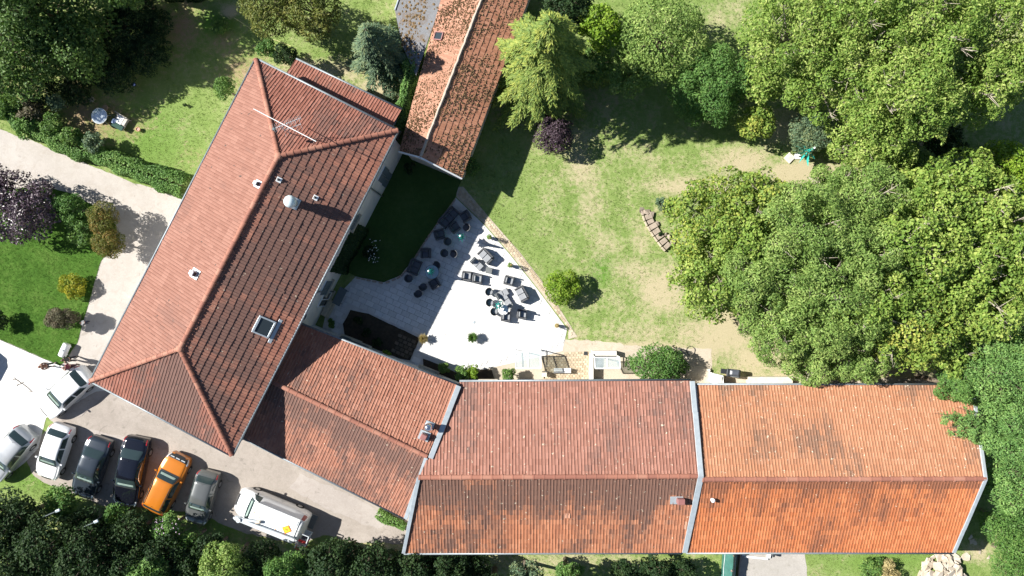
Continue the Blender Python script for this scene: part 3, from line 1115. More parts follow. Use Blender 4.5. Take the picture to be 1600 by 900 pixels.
# lean-to on the garden side of the house
za = 3.6
aA, aB = P(462, 93, za), P(627, 172, za)
tdir = (aB - aA).normalized()
nin = Vector((tdir.y, -tdir.x, 0))
if nin.dot(cE - aB) < 0: nin = -nin
nin = (nin - tdir * 0.0)
aC = aB + nin * 1.55 + UP * .55
aD = aA + nin * 1.55 + UP * .55
annex = thing('lean_to', 'low tiled lean-to along the garden end of the hipped house', 'lean-to', Vector(((aA.x + aC.x) / 2, (aA.y + aC.y) / 2, 0)))
sAn = Slope([aA, aB, aC, aD])
roof_deck([sAn], annex)
tile_field(sAn, 0.20, 0.46, MT['t_hip'], annex, seed=9, dirt=lambda u, v, r: -0.08)
gutter(annex, aA - nin * .07 - UP * .03, aB - nin * .07 - UP * .03)
for a, b in ((aA + nin * .4 + tdir * .3, aB + nin * .4 - tdir * .3),):
    wall(annex, a, b, 0, za - .05, MT['plaster'], .25)
for e, s in ((aA, 1), (aB, -1)):
    wall(annex, e + nin * .54 + tdir * .3 * s, e + nin * 1.5 + tdir * .3 * s, 0, za + .05, MT['plaster'], .25)

# ---------------- wing between house and barns
ZR3 = 5.35
g1, g2 = P(443, 605, ZR3), P(667, 713, ZR3)
gd = (g2 - g1).normalized()
g1 = g1 - gd * 2.4           # runs on under the eave of the house
gn = Vector((-gd.y, gd.x, 0))
if gn.y < 0: gn = -gn
tan3 = math.tan(math.radians(18.5))
pu_n = (gn * math.cos(math.radians(18.5)) - UP * math.sin(math.radians(18.5)))
nU = Vector((gn.x * tan3, gn.y * tan3, 1)).normalized()
nD = Vector((-gn.x * tan3, -gn.y * tan3, 1)).normalized()
e1 = ray_plane(478, 510, g2, nU); e2 = ray_plane(717, 603, g2, nU)
e1 = e1 - (e2 - e1).normalized() * 1.6
f1 = ray_plane(380, 684, g2, nD); f2 = ray_plane(634, 810, g2, nD)
f1 = f1 - (f2 - f1).normalized() * 1.5
wing = thing('house_wing', 'lower tiled wing with steel globe vent between house and barns', 'house wing', Vector((P(540, 650, 0).x, P(540, 650, 0).y, 0)))
g2b = ray_plane(673, 716, g2, nU)
sWU = Slope([e2, e1, g1, g2])
sWD = Slope([f1, f2, g2, g1])
roof_deck([sWU, sWD], wing)
tile_field(sWU, 0.205, 0.40, MT['t_mid'], wing, seed=11, dirt=lambda u, v, r: -0.02 + 0 * u)
tile_field(sWD, 0.205, 0.40, MT['t_mid'], wing, seed=12, dirt=lambda u, v, r: 0.32 * np.exp(-((v - .82) / .26) ** 2) + .04)
ridge_caps(g1, g2, 0.55, 0.155, CAPS, wing, 0.03, 21)
gutter(wing, e1 + gn * .06 - UP * .03, e2 + gn * .06 - UP * .03)
gutter(wing, f1 - gn * .06 - UP * .03, f2 - gn * .06 - UP * .03)
mb = MB()
strip(mb, e2 + UP * .06, g2b + UP * .06, .34, .10, nU)
mb.build('flashing', MT['zinc'], wing, True)
mb = MB()
strip(mb, g2 - gn * .1 + UP * .05, f2 + UP * .05, .26, .10, nD)
mb.build('flashing', MT['zinc'], wing, True)
wi = [e1 - gn * .4, e2 - gn * .4]
wall(wing, e1 - gn * .45 + UP * 0, e2 - gn * .45, 0, min(e1.z, e2.z) + .02, MT['plaster'], .3)
wall(wing, f1 + gn * .45, f2 + gn * .45, 0, min(f1.z, f2.z) + .02, MT['plaster'], .3)
wU = (e2 - e1).normalized(); wU.z = 0; wU.normalize()
wN = Vector((-wU.y, wU.x, 0))
if wN.y < 0: wN = -wN
for px, py in ((546, 533), (560, 541), (672, 577)):
    q = ray_plane(px, py, e1 - gn * .45 + wN * .152, wN)
    q.z = min(max(q.z, 1.3), 2.6)
    window(wing, q, wN, 1.3, 1.2, 'closed', True)
ventilator(wing, sWU, 671, 664.5, sWU.at(671, 664.5).z + 0.74, 0.28, MT['steel'], .6)
b = sWU.at(663, 681)
mb = MB()
mb.box(b + sWU.n * .06, (.72, .62, .04), sWU.rot(), .01)
o = mb.build('flue', MT['zinc'], wing, True)
mb = MB()
mb.box(b + UP * .28, (.44, .40, .5), Matrix.Rotation(math.atan2(gd.y, gd.x), 3, 'Z'), .03, .92)
c = mb.build('flue_cap', MT['brown_cap'], o, False)
for v in c.data.vertices: v.co -= Vector(wing.location)

# ---------------- barns
ZB = 3.5
ZBR = 5.75


def barn(name, label, tl, tr, rl, rr_, bl, br, m_up, m_dn, d_up, d_dn, seed, tw, tl_):
    A, B = P(*tl, ZB), P(*tr, ZB)
    C, D = P(*bl, ZB), P(*br, ZB)
    G, K = P(*rl, ZBR), P(*rr_, ZBR)
    # ridge level with both slopes
    root = thing(name, label, 'barn', Vector(((A.x + D.x) / 2, (A.y + D.y) / 2, 0)))
    up = Slope([B, A, G, K])
    dn = Slope([C, D, K, G])
    roof_deck([up, dn], root)
    tile_field(up, tw, tl_, m_up, root, seed=seed, dirt=d_up)
    tile_field(dn, tw, tl_, m_dn, root, seed=seed + 1, dirt=d_dn)
    ridge_caps(G, K, 0.68, 0.165, CAPS, root, 0.03, seed)
    gutter(root, A + Vector((0, .07, -.03)), B + Vector((0, .07, -.03)))
    gutter(root, C + Vector((0, -.07, -.03)), D + Vector((0, -.07, -.03)))
    ins = .45
    wall(root, A + Vector((ins, -ins, 0)), B + Vector((-ins, -ins, 0)), 0, ZB + .05, MT['plaster_old'])
    wall(root, C + Vector((ins, ins, 0)), D + Vector((-ins, ins, 0)), 0, ZB + .05, MT['plaster_old'])
    return root, up, dn, (A, B, C, D, G, K)


barnA, bAu, bAd, PA = barn('barn', 'long barn with dull red roof in the middle, dark sooty lower slope', (718, 597), (1079, 595), (655, 746), (1092, 744), (631, 864), (1067, 863), MT['t_barn'], MT['t_barn_s'],
                           lambda u, v, r: 0.10 * np.exp(-((v - .45) / .35) ** 2) - .16 * np.exp(-((v - 1) / .15) ** 2) - .03, lambda u, v, r: 0.33 * np.exp(-((v - .88) / .32) ** 2) + .02 - .05 * u * (v < .5), 31, 0.215, 0.40)
barnB, bBu, bBd, PB = barn('barn', 'long barn at the right with bright orange tile roof under overhanging tree', (1087, 602), (1519, 602), (1098, 749), (1539, 748), (1072, 863), (1490, 863), MT['t_orange'], MT['t_orange_s'],
                           lambda u, v, r: 0.22 * np.exp(-((v - .72) / .22) ** 2) * (0.55 + .5 * u) - .06, lambda u, v, r: 0.34 * np.exp(-((v - .96) / .09) ** 2) + 0.10 * np.exp(-((v - .8) / .2) ** 2) + 0.06 * np.exp(-((u - .5) / .1) ** 2) + .16 * np.exp(-((u) / .15) ** 2 - ((v - .8) / .3) ** 2) - .05, 35, 0.20, 0.38)
# verge flashings
for root, segs in ((barnA, ((PA[1] + Vector((0.10, 0, .10)), PA[5] + Vector((.10, 0, .12)), bAu.n), (PA[5] + Vector((.10, 0, .12)), PA[3] + Vector((.10, 0, .10)), bAd.n), (PA[4] + Vector((-.02, 0, .12)), PA[2] + Vector((-.02, 0, .10)), bAd.n))),
                   (barnB, ((PB[1] + Vector((-.02, 0, .08)), PB[5] + Vector((-.02, 0, .10)), bBu.n), (PB[5] + Vector((-.02, 0, .10)), PB[3] + Vector((-.02, 0, .08)), bBd.n)))):
    for k, (a, b, n) in enumerate(segs):
        mb = MB()
        strip(mb, a, b, .36 if root is barnA and k < 2 else .24, .08, n)
        mb.build('flashing', MT['zinc'], root, True)
mb = MB()
strip(mb, PB[0] + Vector((-.02, 0, .05)), PB[4] + Vector((-.02, 0, .06)), .12, .06, bBu.n)
mb.build('flashing', MT['zinc'], barnB, True)
for root, pts in ((barnA, PA), (barnB, PB)):
    A, B, C, D, G, K = pts
    for p, q, r_, s in ((A, C, G, .5), (B, D, K, -.5)):
        a = p + Vector((s, -.62, 0)); b = q + Vector((s, .62, 0))
        f = (a.y - r_.y) / (a.y - b.y)
        wall(root, a, b, 0, ZB + .1, MT['plaster_old'], .28, gable=[(f, ZBR - .25)])
# barn chimney, vents, replaced tiles
b = bAd.at(1062, 781)
mb = MB()
mb.box(b + UP * .25, (.48, .38, .6), None, .03)
o = mb.build('flue_cap', MT['brown_cap'], barnA, True)
mb = MB()
mb.box(b + bAd.n * .05 - Vector((.22, 0, 0)), (.85, .6, .04), bAd.rot(), .01)
mb.build('flue_flashing', MT['zinc'], barnA, True)
b = bBd.at(1112, 780)
mb = MB()
mb.lathe([(.10, -.05), (.10, .25), (.14, .26), (.14, .33), (.03, .38)], b, 10)
mb.build('vent_pipe', MT['white_metal'], barnB, True)
MT['t_new'] = tile_mat('tiles_new', (0.50, 0.27, 0.18), (0.53, 0.29, 0.20), (0.56, 0.31, 0.215), (0.4, 0.2, 0.13), 0.7, 0.9, 0.6)
for px, py, w, h in ((886, 805, .48, .38), (1071, 820, .30, .62)):
    b = bAd.at(px, py) + bAd.n * .035
    q = [b + bAd.u * s * w / 2 + bAd.v * t_ * h / 2 for s, t_ in ((-1, -1), (1, -1), (1, 1), (-1, 1))]
    tile_field(Slope(q), 0.215, 0.40, MT['t_new'], barnA, name='replacement_tiles', seed=3)
# barn openings on the garden side
for px, root in ((760, barnA), (960, barnA), (1030, barnA), (1300, barnB), (1420, barnB)):
    y = (PA if root is barnA else PB)[0].y - .45 + .152
    window(root, Vector(((px - 800) * .0424, y, 2.2)), Vector((0, 1, 0)), 1.1, 1.3, None, True)

# ---------------- old stable with mossy roof at the top
Z2R = 4.2
h1, h2 = P(791, -100, Z2R), P(657, 245, Z2R)
hd = (h2 - h1).normalized()
hn = Vector((-hd.y, hd.x, 0))
if hn.x < 0: hn = -hn
tanB = math.tan(math.radians(24))
nR = Vector((hn.x * tanB, hn.y * tanB, 1)).normalized()
nL = Vector((-hn.x * tanB, -hn.y * tanB, 1)).normalized()
k1, k2 = ray_plane(862, -100, h2, nR), ray_plane(722, 278, h2, nR)
m1, m2 = ray_plane(716, -100, h2, nL), ray_plane(624, 236, h2, nL)
stable = thing('stable', 'old stable with mossy pale tile roof beside the feathery conifer', 'stable', Vector((P(720, 80, 0).x, P(720, 80, 0).y, 0)))
s2R = Slope([k2, k1, h1, h2])
s2L = Slope([m1, m2, h2, h1])
roof_deck([s2R, s2L], stable)
MT['t_old2'] = tile_mat('tiles_old_shaded_side', (0.44, 0.20, 0.12), (0.52, 0.25, 0.155), (0.60, 0.31, 0.20), (0.34, 0.17, 0.10), 0.55, 0.85, 0.8, 0.03, (0.16, 0.10, 0.06))  # paler copy of the old tiles, lightened for the slope turned from the sun
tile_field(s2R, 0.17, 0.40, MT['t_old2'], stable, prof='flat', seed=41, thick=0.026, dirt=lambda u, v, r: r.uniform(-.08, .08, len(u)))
tile_field(s2L, 0.17, 0.36, MT['t_old'], stable, prof='flat', seed=42, thick=0.022, dirt=lambda u, v, r: r.uniform(-.12, .05, len(u)))
mb = MB()
n_ = 60
mb.tube([h1.lerp(h2, i / n_) + UP * (.02 + rs.uniform(-.015, .015)) + hn * rs.uniform(-.02, .02) for i in range(n_ + 1)], [.10 + rs.uniform(-.02, .02) for i in range(n_ + 1)], 7)
mb.build('mortar_ridge', MT['mortar'], stable, True)
# moss cushions
MT['moss'] = stone_mat('moss_cushions', (0.075, 0.055, 0.025), (0.15, 0.10, 0.05), (0.26, 0.17, 0.085))


def cushions(sl, n, parent, seed, lo, hi, bias):
    r = np.random.RandomState(seed)
    p2 = sl.p2
    us = [p[0] for p in p2]; vs = [p[1] for p in p2]
    U = r.uniform(min(us), max(us), n * 3); W = r.uniform(min(vs), max(vs), n * 3)
    keep = pip(U, W, p2)
    w3 = sl.a[:]
    fld = np.sin(U * 1.1 + W * .7) + np.sin(U * .43 - W * 1.3 + 2) + np.sin(U * 2.3 + W * 1.9)
    keep &= r.rand(n * 3) < (0.45 + .22 * fld + bias)
    U, W = U[keep][:n], W[keep][:n]
    # moss gathers along the lower tile edges
    W = np.where(r.rand(len(W)) < .45, np.round(W / 0.38) * 0.38 + r.normal(0, .07, len(W)), W)
    ins = pip(U, W, p2)
    U, W = U[ins], W[ins]
    n = len(U)
    s = r.uniform(lo, hi, n)
    V = np.zeros((n, 7, 3))
    for k in range(6):
        a = k * math.pi / 3
        rad = s * r.uniform(.7, 1.2, n)
        V[:, k, 0] = U + np.cos(a) * rad * 1.15
        V[:, k, 1] = W + np.sin(a) * rad * .8
        V[:, k, 2] = 0.03
    V[:, 6, 0] = U; V[:, 6, 1] = W; V[:, 6, 2] = 0.06 + s * .5
    M3 = np.array(sl.rot())
    Vw = V.reshape(-1, 3) @ M3.T + np.array(sl.a - Vector(parent.location))
    b = (np.arange(n) * 7)[:, None]
    Fq = np.concatenate([b + np.array([k, (k + 1) % 6, 6]) for k in range(6)])
    me = np_mesh('moss', Vw, Fq, {'rnd': np.tile(r.rand(n), 6)})
    return link_mesh('moss', me, MT['moss'], parent, 'stuff')


cushions(s2L, 5200, stable, 1, .02, .06, .05)
cushions(s2R, 2600, stable, 2, .02, .055, -.05)
mb = MB()
b = m2 + hd * .06; c_ = h2 + hd * .06; d_ = k2 + hd * .06
plank(mb, b + UP * -.02, c_ + UP * -.02, .10, .24, hd.cross((c_ - b).normalized()))
plank(mb, c_ + UP * -.02, d_ + UP * -.02, .10, .24, hd.cross((d_ - c_).normalized()))
mb.build('verge_board', MT['white_metal'], stable, True)
wall(stable, k1 - hn * .35, k2 - hn * .35 - hd * .35, 0, k2.z + .1, MT['plaster_old'])
wall(stable, m1 + hn * .3, m2 + hn * .3 - hd * .35, 0, min(m1.z, m2.z) - .1, MT['plaster_old'])
ga, gb = m2 + hn * .33 - hd * .3, k2 - hn * .38 - hd * .3
wall(stable, ga, gb, 0, k2.z - .05, MT['plaster_old'], .28, gable=[(0.0, m2.z - .1), ((h2 - ga).dot(hn) / (gb - ga).dot(hn), Z2R - .22)])
# opening in the mossy slope
b = s2L.at(686, 57)
mb = MB()
R = s2L.rot()
for s in (-1, 1):
    mb.box(b + s2L.u * s * .27 + s2L.n * .07, (.07, .62, .14), R, .01)
    mb.box(b + s2L.v * s * .31 + s2L.n * .07, (.47, .07, .14), R, .01)
o = mb.build('roof_hatch', MT['brown_cap'], stable, True)
mb = MB()
mb.box(b + s2L.n * .075, (.47, .56, .02), R, .004)
c = mb.build('pane', MT['window_glass'], o, False)
for v in c.data.vertices: v.co -= Vector(stable.location)
# flat felt roof beside it
zf = 2.9
fl = [P(617, 16, zf), P(636, -40, zf), P(660, -100, zf), P(722, -100, zf), P(694, -10, zf), P(668, 66, zf), P(650, 118, zf), P(628, 70, zf)]
shed = thing('flat_roofed_shed', 'grey flat roofed shed with brown moss against the mossy stable', 'shed', Vector((P(650, 20, 0).x, P(650, 20, 0).y, 0)))
MT['felt'] = gravel_mat('roof_felt', (0.17, 0.175, 0.185), (0.215, 0.22, 0.23), (0.27, 0.275, 0.285), (0.17, 0.11, 0.06))
mb = MB(); mb.prism([(p.x, p.y) for p in fl], zf - .18, zf)
mb.build('roof', MT['felt'], shed, True)
mb = MB()
for i in (0, 1):
    plank(mb, fl[i] + UP * .02, fl[i + 1] + UP * .02, .10, .10, UP)
mb.build('edge_trim', MT['zinc'], shed, True)
fi = [fl[0].lerp(P(668, 20, zf), .1), fl[1].lerp(P(668, 20, zf), .08)]
wall(shed, fi[0], fi[1], 0, zf - .18, MT['plaster_old'], .2)
r_ = np.random.RandomState(5)
n = 900
pp = np.stack([r_.uniform(610, 700, n), r_.uniform(-10, 110, n)], 1)
k = pip(pp[:, 0], pp[:, 1], [(617, 16), (636, -40), (722, -40), (668, 66), (650, 112), (628, 70)]) & (r_.rand(n) < np.clip(.95 - np.abs((pp[:, 0] - (650 - .35 * (pp[:, 1] - 15))) / 26.0), .08, 1))
pp = pp[k]
V = []; Fq = []
for i, (x, y) in enumerate(pp):
    c = P(x, y, zf); s = r_.uniform(.04, .11)
    V += [(c.x + math.cos(a * math.pi / 3) * s * r_.uniform(.7, 1.3), c.y + math.sin(a * math.pi / 3) * s * r_.uniform(.7, 1.3), zf + .004) for a in range(6)] + [(c.x, c.y, zf + s * .5)]
    Fq += [(i * 7 + a, i * 7 + (a + 1) % 6, i * 7 + 6) for a in range(6)]
V = np.array(V) - np.array(shed.location)
me = np_mesh('moss', V, np.array(Fq), {'rnd': r_.rand(len(Fq))})
link_mesh('moss', me, MT['moss'], shed, 'stuff')

# roof aerial: mast, long boom and two comb aerials
mz = sNE.at(452, 208)
ant = thing('roof_aerial', 'white comb aerials on a thin mast above the hipped roof', 'aerial', mz)
mb = MB(); mb.tube([mz - UP * .1, mz + UP * 1.9], .025, 8); mb.build('mast', MT['zinc'], ant, True)
za_ = mz.z + 1.85
A_, B_ = P(396, 170, za_), P(494, 221, za_)
mb = MB(); mb.tube([A_, B_], .024, 6); mb.build('boom', MT['white_metal'], ant, True)
def comb(a, b, n, w0, w1):
    mb = MB()
    mb.tube([a, b], .017, 6)
    d = (b - a).normalized(); s = Vector((-d.y, d.x, 0))
    for i in range(n):
        p = a.lerp(b, i / (n - 1)); w = w0 + (w1 - w0) * i / (n - 1)
        mb.tube([p - s * w / 2 + UP * .03, p + s * w / 2 + UP * .03], .008, 4)
    mb.build('comb', MT['zinc'], ant, True)
comb(P(428, 201, za_ - .35), P(470, 184, za_ - .35), 15, .55, .3)
comb(P(444, 203, za_ - .8), P(470, 194, za_ - .8), 5, .9, .7)
mb = MB(); mb.box(P(428, 202, za_ - .4), (.16, .16, .2), None, .02); mb.build('amplifier', MT['shutter'], ant, True)
# ------------------------------------------------------------------ vegetation
def leaf_quads(Pn, N, size, aspect, r, droop=0.0):
    n = len(Pn)
    N = N / (np.linalg.norm(N, axis=1, keepdims=True) + 1e-9)
    rv = r.normal(0, 1, (n, 3))
    t = np.cross(N, rv)
    t /= (np.linalg.norm(t, axis=1, keepdims=True) + 1e-9)
    b = np.cross(N, t)
    L = (size * r.uniform(.65, 1.35, n))[:, None]
    W = L * aspect
    fold = N * (W * 0.18)
    V = np.stack([Pn - t * L * .5, Pn + b * W * .5 - t * L * .08 + fold, Pn + t * L * .5 - UPN * (L * droop), Pn - b * W * .5 - t * L * .08 + fold], 1).reshape(-1, 3)
    Fq = (np.arange(n) * 4)[:, None] + np.array([0, 1, 2, 3])
    return V, Fq


UPN = np.array([0, 0, 1.0])


def lobes_tree(r, c, R, Rz, nl, lobe):
    """centres and radii of the leaf masses that make up a crown"""
    out = []
    i = 0
    tries = 0
    while len(out) < nl and tries < 4000:
        tries += 1
        d = r.normal(0, 1, 3)
        d /= np.linalg.norm(d)
        if d[2] < -0.25:
            continue
        rr = R * lobe * r.uniform(.65, 1.25)
        k = r.uniform(.75, 1.06)
        p = c + d * np.array([(R - rr * .8) * k, (R - rr * .8) * k, (Rz - rr * .7) * k])
        if any(np.linalg.norm(p - q[0]) < .62 * (rr + q[1]) * .8 for q in out) and tries < 2500:
            continue
        out.append((p, rr))
    out.append((c - np.array([0, 0, Rz * .15]), R * .55))
    return out


def lobe_leaves(r, lobes, n, flat=.85, shell=.28, gap=.35, gscale=1.0, upb=.35, nrand=.55, cull=.72):
    Cc = np.array([l[0] for l in lobes]); Rr = np.array([l[1] for l in lobes])
    w = Rr ** 2; w = w / w.sum()
    li = r.choice(len(lobes), size=n, p=w)
    d = r.normal(0, 1, (n, 3))
    d[:, 2] += .35
    d /= np.linalg.norm(d, axis=1, keepdims=True)
    rad = Rr[li] * (1 - np.minimum(r.exponential(shell, n), .9) * .6 + r.uniform(0, .10, n))
    p = Cc[li] + d * rad[:, None] * np.array([1, 1, flat])
    keep = np.ones(n, bool)
    # ragged outline and openings
    q = p * gscale
    f = np.sin(q[:, 0] * 2.9 + q[:, 1] * 1.3) + np.sin(q[:, 1] * 3.3 - q[:, 2] * 2.1 + 1) + np.sin(q[:, 2] * 2.7 + q[:, 0] * 1.7 + 4)
    keep &= ~((f < -0.9) & (r.rand(n) < gap * 2))
    for j in range(len(lobes)):
        dist = np.linalg.norm((p - Cc[j]) / np.array([1, 1, flat]), axis=1)
        keep &= ~((li != j) & (dist < Rr[j] * cull) & (r.rand(n) < .9))
    keep &= ~((d[:, 2] < -.45) & (r.rand(n) < .6))
    N = d * .75 + UPN * upb + r.normal(0, nrand, (n, 3))
    tint = (np.sin(li * 12.9898) * 43758.5453) % 1.0
    tint = np.clip(tint * .55 + .225 + .12 * f / 3, 0, 1)
    return p[keep], N[keep], tint[keep]


LM = {
    'oak': leaf_mat('leaves_oak', (0.022, 0.048, 0.012), (0.045, 0.088, 0.020), (0.095, 0.145, 0.035), gain=1.6),
    'walnut': leaf_mat('leaves_walnut', (0.045, 0.09, 0.015), (0.11, 0.168, 0.03), (0.225, 0.26, 0.075)),
    'ash': leaf_mat('leaves_ash', (0.048, 0.088, 0.02), (0.105, 0.165, 0.038), (0.20, 0.25, 0.075)),
    'maple': leaf_mat('leaves_maple', (0.05, 0.095, 0.016), (0.112, 0.17, 0.03), (0.21, 0.245, 0.06)),
    'maple_yellow': leaf_mat('leaves_yellowing', (0.055, 0.10, 0.018), (0.115, 0.17, 0.03), (0.235, 0.235, 0.05)),
    'lime': leaf_mat('leaves_lime', (0.08, 0.16, 0.012), (0.15, 0.25, 0.02), (0.24, 0.32, 0.04), gain=1.1),
    'mid': leaf_mat('leaves_mid', (0.035, 0.075, 0.02), (0.07, 0.13, 0.03), (0.13, 0.185, 0.045)),
    'deep': leaf_mat('leaves_deep', (0.03, 0.075, 0.018), (0.055, 0.115, 0.026), (0.095, 0.16, 0.038)),
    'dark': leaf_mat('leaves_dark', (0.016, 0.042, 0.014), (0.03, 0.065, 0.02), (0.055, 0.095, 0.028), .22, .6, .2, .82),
    'blue': leaf_mat('needles_blue', (0.05, 0.09, 0.055), (0.085, 0.135, 0.075), (0.17, 0.20, 0.09), .15, gain=1.25),
    'cedar': leaf_mat('needles_gold', (0.075, 0.13, 0.03), (0.145, 0.20, 0.045), (0.27, 0.29, 0.06), .25, gain=1.35),
    'purple': leaf_mat('leaves_purple', (0.022, 0.013, 0.02), (0.045, 0.027, 0.038), (0.085, 0.058, 0.075), .15, .5, .3, 1.2),
    'plum': leaf_mat('leaves_plum', (0.025, 0.014, 0.022), (0.055, 0.034, 0.048), (0.12, 0.09, 0.11), .12, .38, .6, 1.25),
    'orange': leaf_mat('leaves_bronze', (0.075, 0.10, 0.018), (0.13, 0.145, 0.026), (0.26, 0.15, 0.04), .2, gain=1.0),
    'yellow': leaf_mat('leaves_yellow', (0.12, 0.17, 0.012), (0.21, 0.23, 0.016), (0.38, 0.33, 0.03), .3, gain=1.15),
    'heath': leaf_mat('leaves_heath', (0.075, 0.075, 0.045), (0.115, 0.11, 0.06), (0.20, 0.155, 0.11), .15, gain=1.0),
    'olive': leaf_mat('leaves_olive', (0.045, 0.065, 0.014), (0.095, 0.115, 0.024), (0.20, 0.19, 0.05), .25, gain=1.35),
    'yew': leaf_mat('sprays_yew', (0.04, 0.09, 0.024), (0.08, 0.15, 0.04), (0.14, 0.215, 0.06), .2),
    'privet': leaf_mat('leaves_privet', (0.04, 0.09, 0.022), (0.075, 0.145, 0.035), (0.13, 0.20, 0.055), .25),
    'straw': leaf_mat('plume_straw', (0.30, 0.25, 0.11), (0.42, 0.35, 0.17), (0.5, 0.42, 0.22), .3, gain=1.0),
}


def trunk_mesh(root, base, c, R, lobes, h, m, seed):
    r = random.Random(seed)
    mb = MB()
    tr = max(.05, min(.32, h * .026))
    mid = Vector((base.x + r.uniform(-.1, .1) * h * .1, base.y + r.uniform(-.1, .1) * h * .1, h * .42))
    top = Vector((c[0], c[1], c[2]))
    mb.tube([base - UP * .05, base.lerp(mid, .5), mid, mid.lerp(top, .6), top], [tr * 1.35, tr, tr * .85, tr * .6, tr * .3], 8)
    for j, (p, rr) in enumerate(lobes[:16]):
        p = Vector(p)
        s = mid.lerp(top, r.uniform(0, .8))
        q = s.lerp(p, .5) + UP * r.uniform(-.05, .12) * h * .3
        mb.tube([s, q, p + (p - q) * .3], [tr * .45, tr * .28, tr * .06], 6)
        for _ in range(5):
            e = p + Vector((r.uniform(-1, 1), r.uniform(-1, 1), r.uniform(-.1, .9))).normalized() * rr * r.uniform(.7, 1.08)
            mb.tube([q.lerp(p, r.uniform(.6, 1.0)), e], [tr * .11, tr * .03], 4)
    return mb.build('trunk', m, root, True)


TREES = 0
LEAFN = 0


def tree(kind, px, py, rpx, h, label, cat='tree', name='tree', group=None, rz=None, dens=1.0, size=.24, aspect=.55, nl=None, lobe=.40, gap=.35, bark='bark', shape=(1, 1), tilt=0.0, droop=0.0, base_px=None, seed=None, flat=.85, **kw):
    """px, py crown centre in the photograph at the height of the crown's widest part"""
    global TREES, LEAFN
    TREES += 1
    sd_ = seed or TREES * 13 + 5
    r = np.random.RandomState(sd_)
    Rz = rz if rz else min(h * .48, max(h * .35, rpx * H / F * .85))
    zc = h - Rz
    R = rpx * (H - zc) / F
    cw = P(px, py, zc)
    bw = P(*base_px, 0) if base_px else Vector((cw.x, cw.y, 0))
    root = thing(name, label, cat, bw, 0, group)
    c = np.array([cw.x, cw.y, zc])
    nl = nl or int(np.clip(10 + R * 7, 12, 44))
    lobes = lobes_tree(r, c, R, Rz, nl, lobe)
    if shape != (1, 1):
        ca, sa = math.cos(tilt), math.sin(tilt)
        for i, (p, rr) in enumerate(lobes):
            d = p - c
            x, y = d[0] * ca + d[1] * sa, -d[0] * sa + d[1] * ca
            x *= shape[0]; y *= shape[1]
            lobes[i] = (c + np.array([x * ca - y * sa, x * sa + y * ca, d[2]]), rr * min(1.0, max(shape) * .5 + .5) if max(shape) > 1 else rr * min(1, min(shape) + .2))
    area = size * size * aspect * .5
    n = int(min(36000, max(500, 2 * math.pi * R * max(R, Rz) * shape[0] * shape[1] * 3.2 / area * dens)))
    p, N, tint = lobe_leaves(r, lobes, n, flat=flat, gap=gap, gscale=min(2.2, max(.7, 2.6 / R)), **kw)
    V, Fq = leaf_quads(p, N, size, aspect, r, droop)
    LEAFN += len(Fq)
    V -= np.array(bw)
    me = np_mesh('crown', V, Fq, {'rnd': r.rand(len(Fq)), 'tint': tint})
    link_mesh('crown', me, LM[kind], root)
    trunk_mesh(root, bw, c, R, lobes, h, MT[bark], sd_)
    return root


def hedge(kind, path, width, h, label, name='hedge', cat='hedge', size=.13, aspect=.6, dens=1.0, group=None, rough=.12, seed=1):
    """clipped or loose hedge along a path of photograph pixels at ground level"""
    global LEAFN
    r = np.random.RandomState(seed + 500)
    pts = [P(x, y) for x, y in path]
    cen = sum(pts, Vector()) / len(pts)
    root = thing(name, label, cat, cen, 0, group)
    seg = [(a, b) for a, b in zip(pts[:-1], pts[1:])]
    tot = sum((b - a).length for a, b in seg)
    area = size * size * aspect * .5
    n = int(tot * (width + 2 * h) * 2.6 / area * dens)
    s = r.uniform(0, tot, n)
    Pn = np.zeros((n, 3)); T = np.zeros((n, 3))
    acc = 0
    for a, b in seg:
        L = (b - a).length
        k = (s >= acc) & (s <= acc + L)
        f = ((s[k] - acc) / L)[:, None]
        Pn[k] = np.array(a) * (1 - f) + np.array(b) * f
        T[k] = np.array((b - a).normalized())
        acc += L
    side = np.stack([-T[:, 1], T[:, 0], np.zeros(n)], 1)
    a_ = r.uniform(-.12, math.pi + .12, n)
    ca, sa = np.cos(a_), np.sin(a_)
    pw = .55
    ox = np.sign(ca) * np.abs(ca) ** pw; oz = np.sign(sa) * np.abs(sa) ** pw
    und = 1 + rough * (np.sin(s * 1.7) + np.sin(s * 3.9 + a_ * 2) + np.sin(s * .8 + 2)) / 1.5
    dep = 1 - np.minimum(r.exponential(.10, n), .5)
    Pn = Pn + side * (ox * width / 2 * und * dep)[:, None] + UPN * (np.maximum(oz, 0) * h * (.9 + .1 * und) * dep)[:, None]
    Pn[:, 2] = np.maximum(Pn[:, 2], .04)
    N = side * ox[:, None] + UPN * (oz[:, None] + .2) + r.normal(0, .55, (n, 3))
    V, Fq = leaf_quads(Pn, N, size, aspect, r)
    LEAFN += n
    V -= np.array(cen)
    tint = np.clip(.5 + .25 * np.sin(s * 1.1 + 1) + r.normal(0, .1, n), 0, 1)
    me = np_mesh('foliage', V, Fq, {'rnd': r.rand(n), 'tint': tint})
    link_mesh('foliage', me, LM[kind], root)
    mb = MB()
    acc = 0
    k = max(3, int(tot / 1.1))
    for i in range(k):
        t_ = (i + .5) / k * tot
        acc = 0
        for a, b in seg:
            L = (b - a).length
            if t_ <= acc + L:
                p = a.lerp(b, (t_ - acc) / L)
                break
            acc += L
        mb.tube([p - UP * .03, p + UP * h * .5, p + UP * h * .8 + Vector((r.uniform(-.2, .2), r.uniform(-.2, .2), 0))], [.035, .025, .008], 5)
    mb.build('stems', MT['bark'], root, True, kind='stuff')
    return root


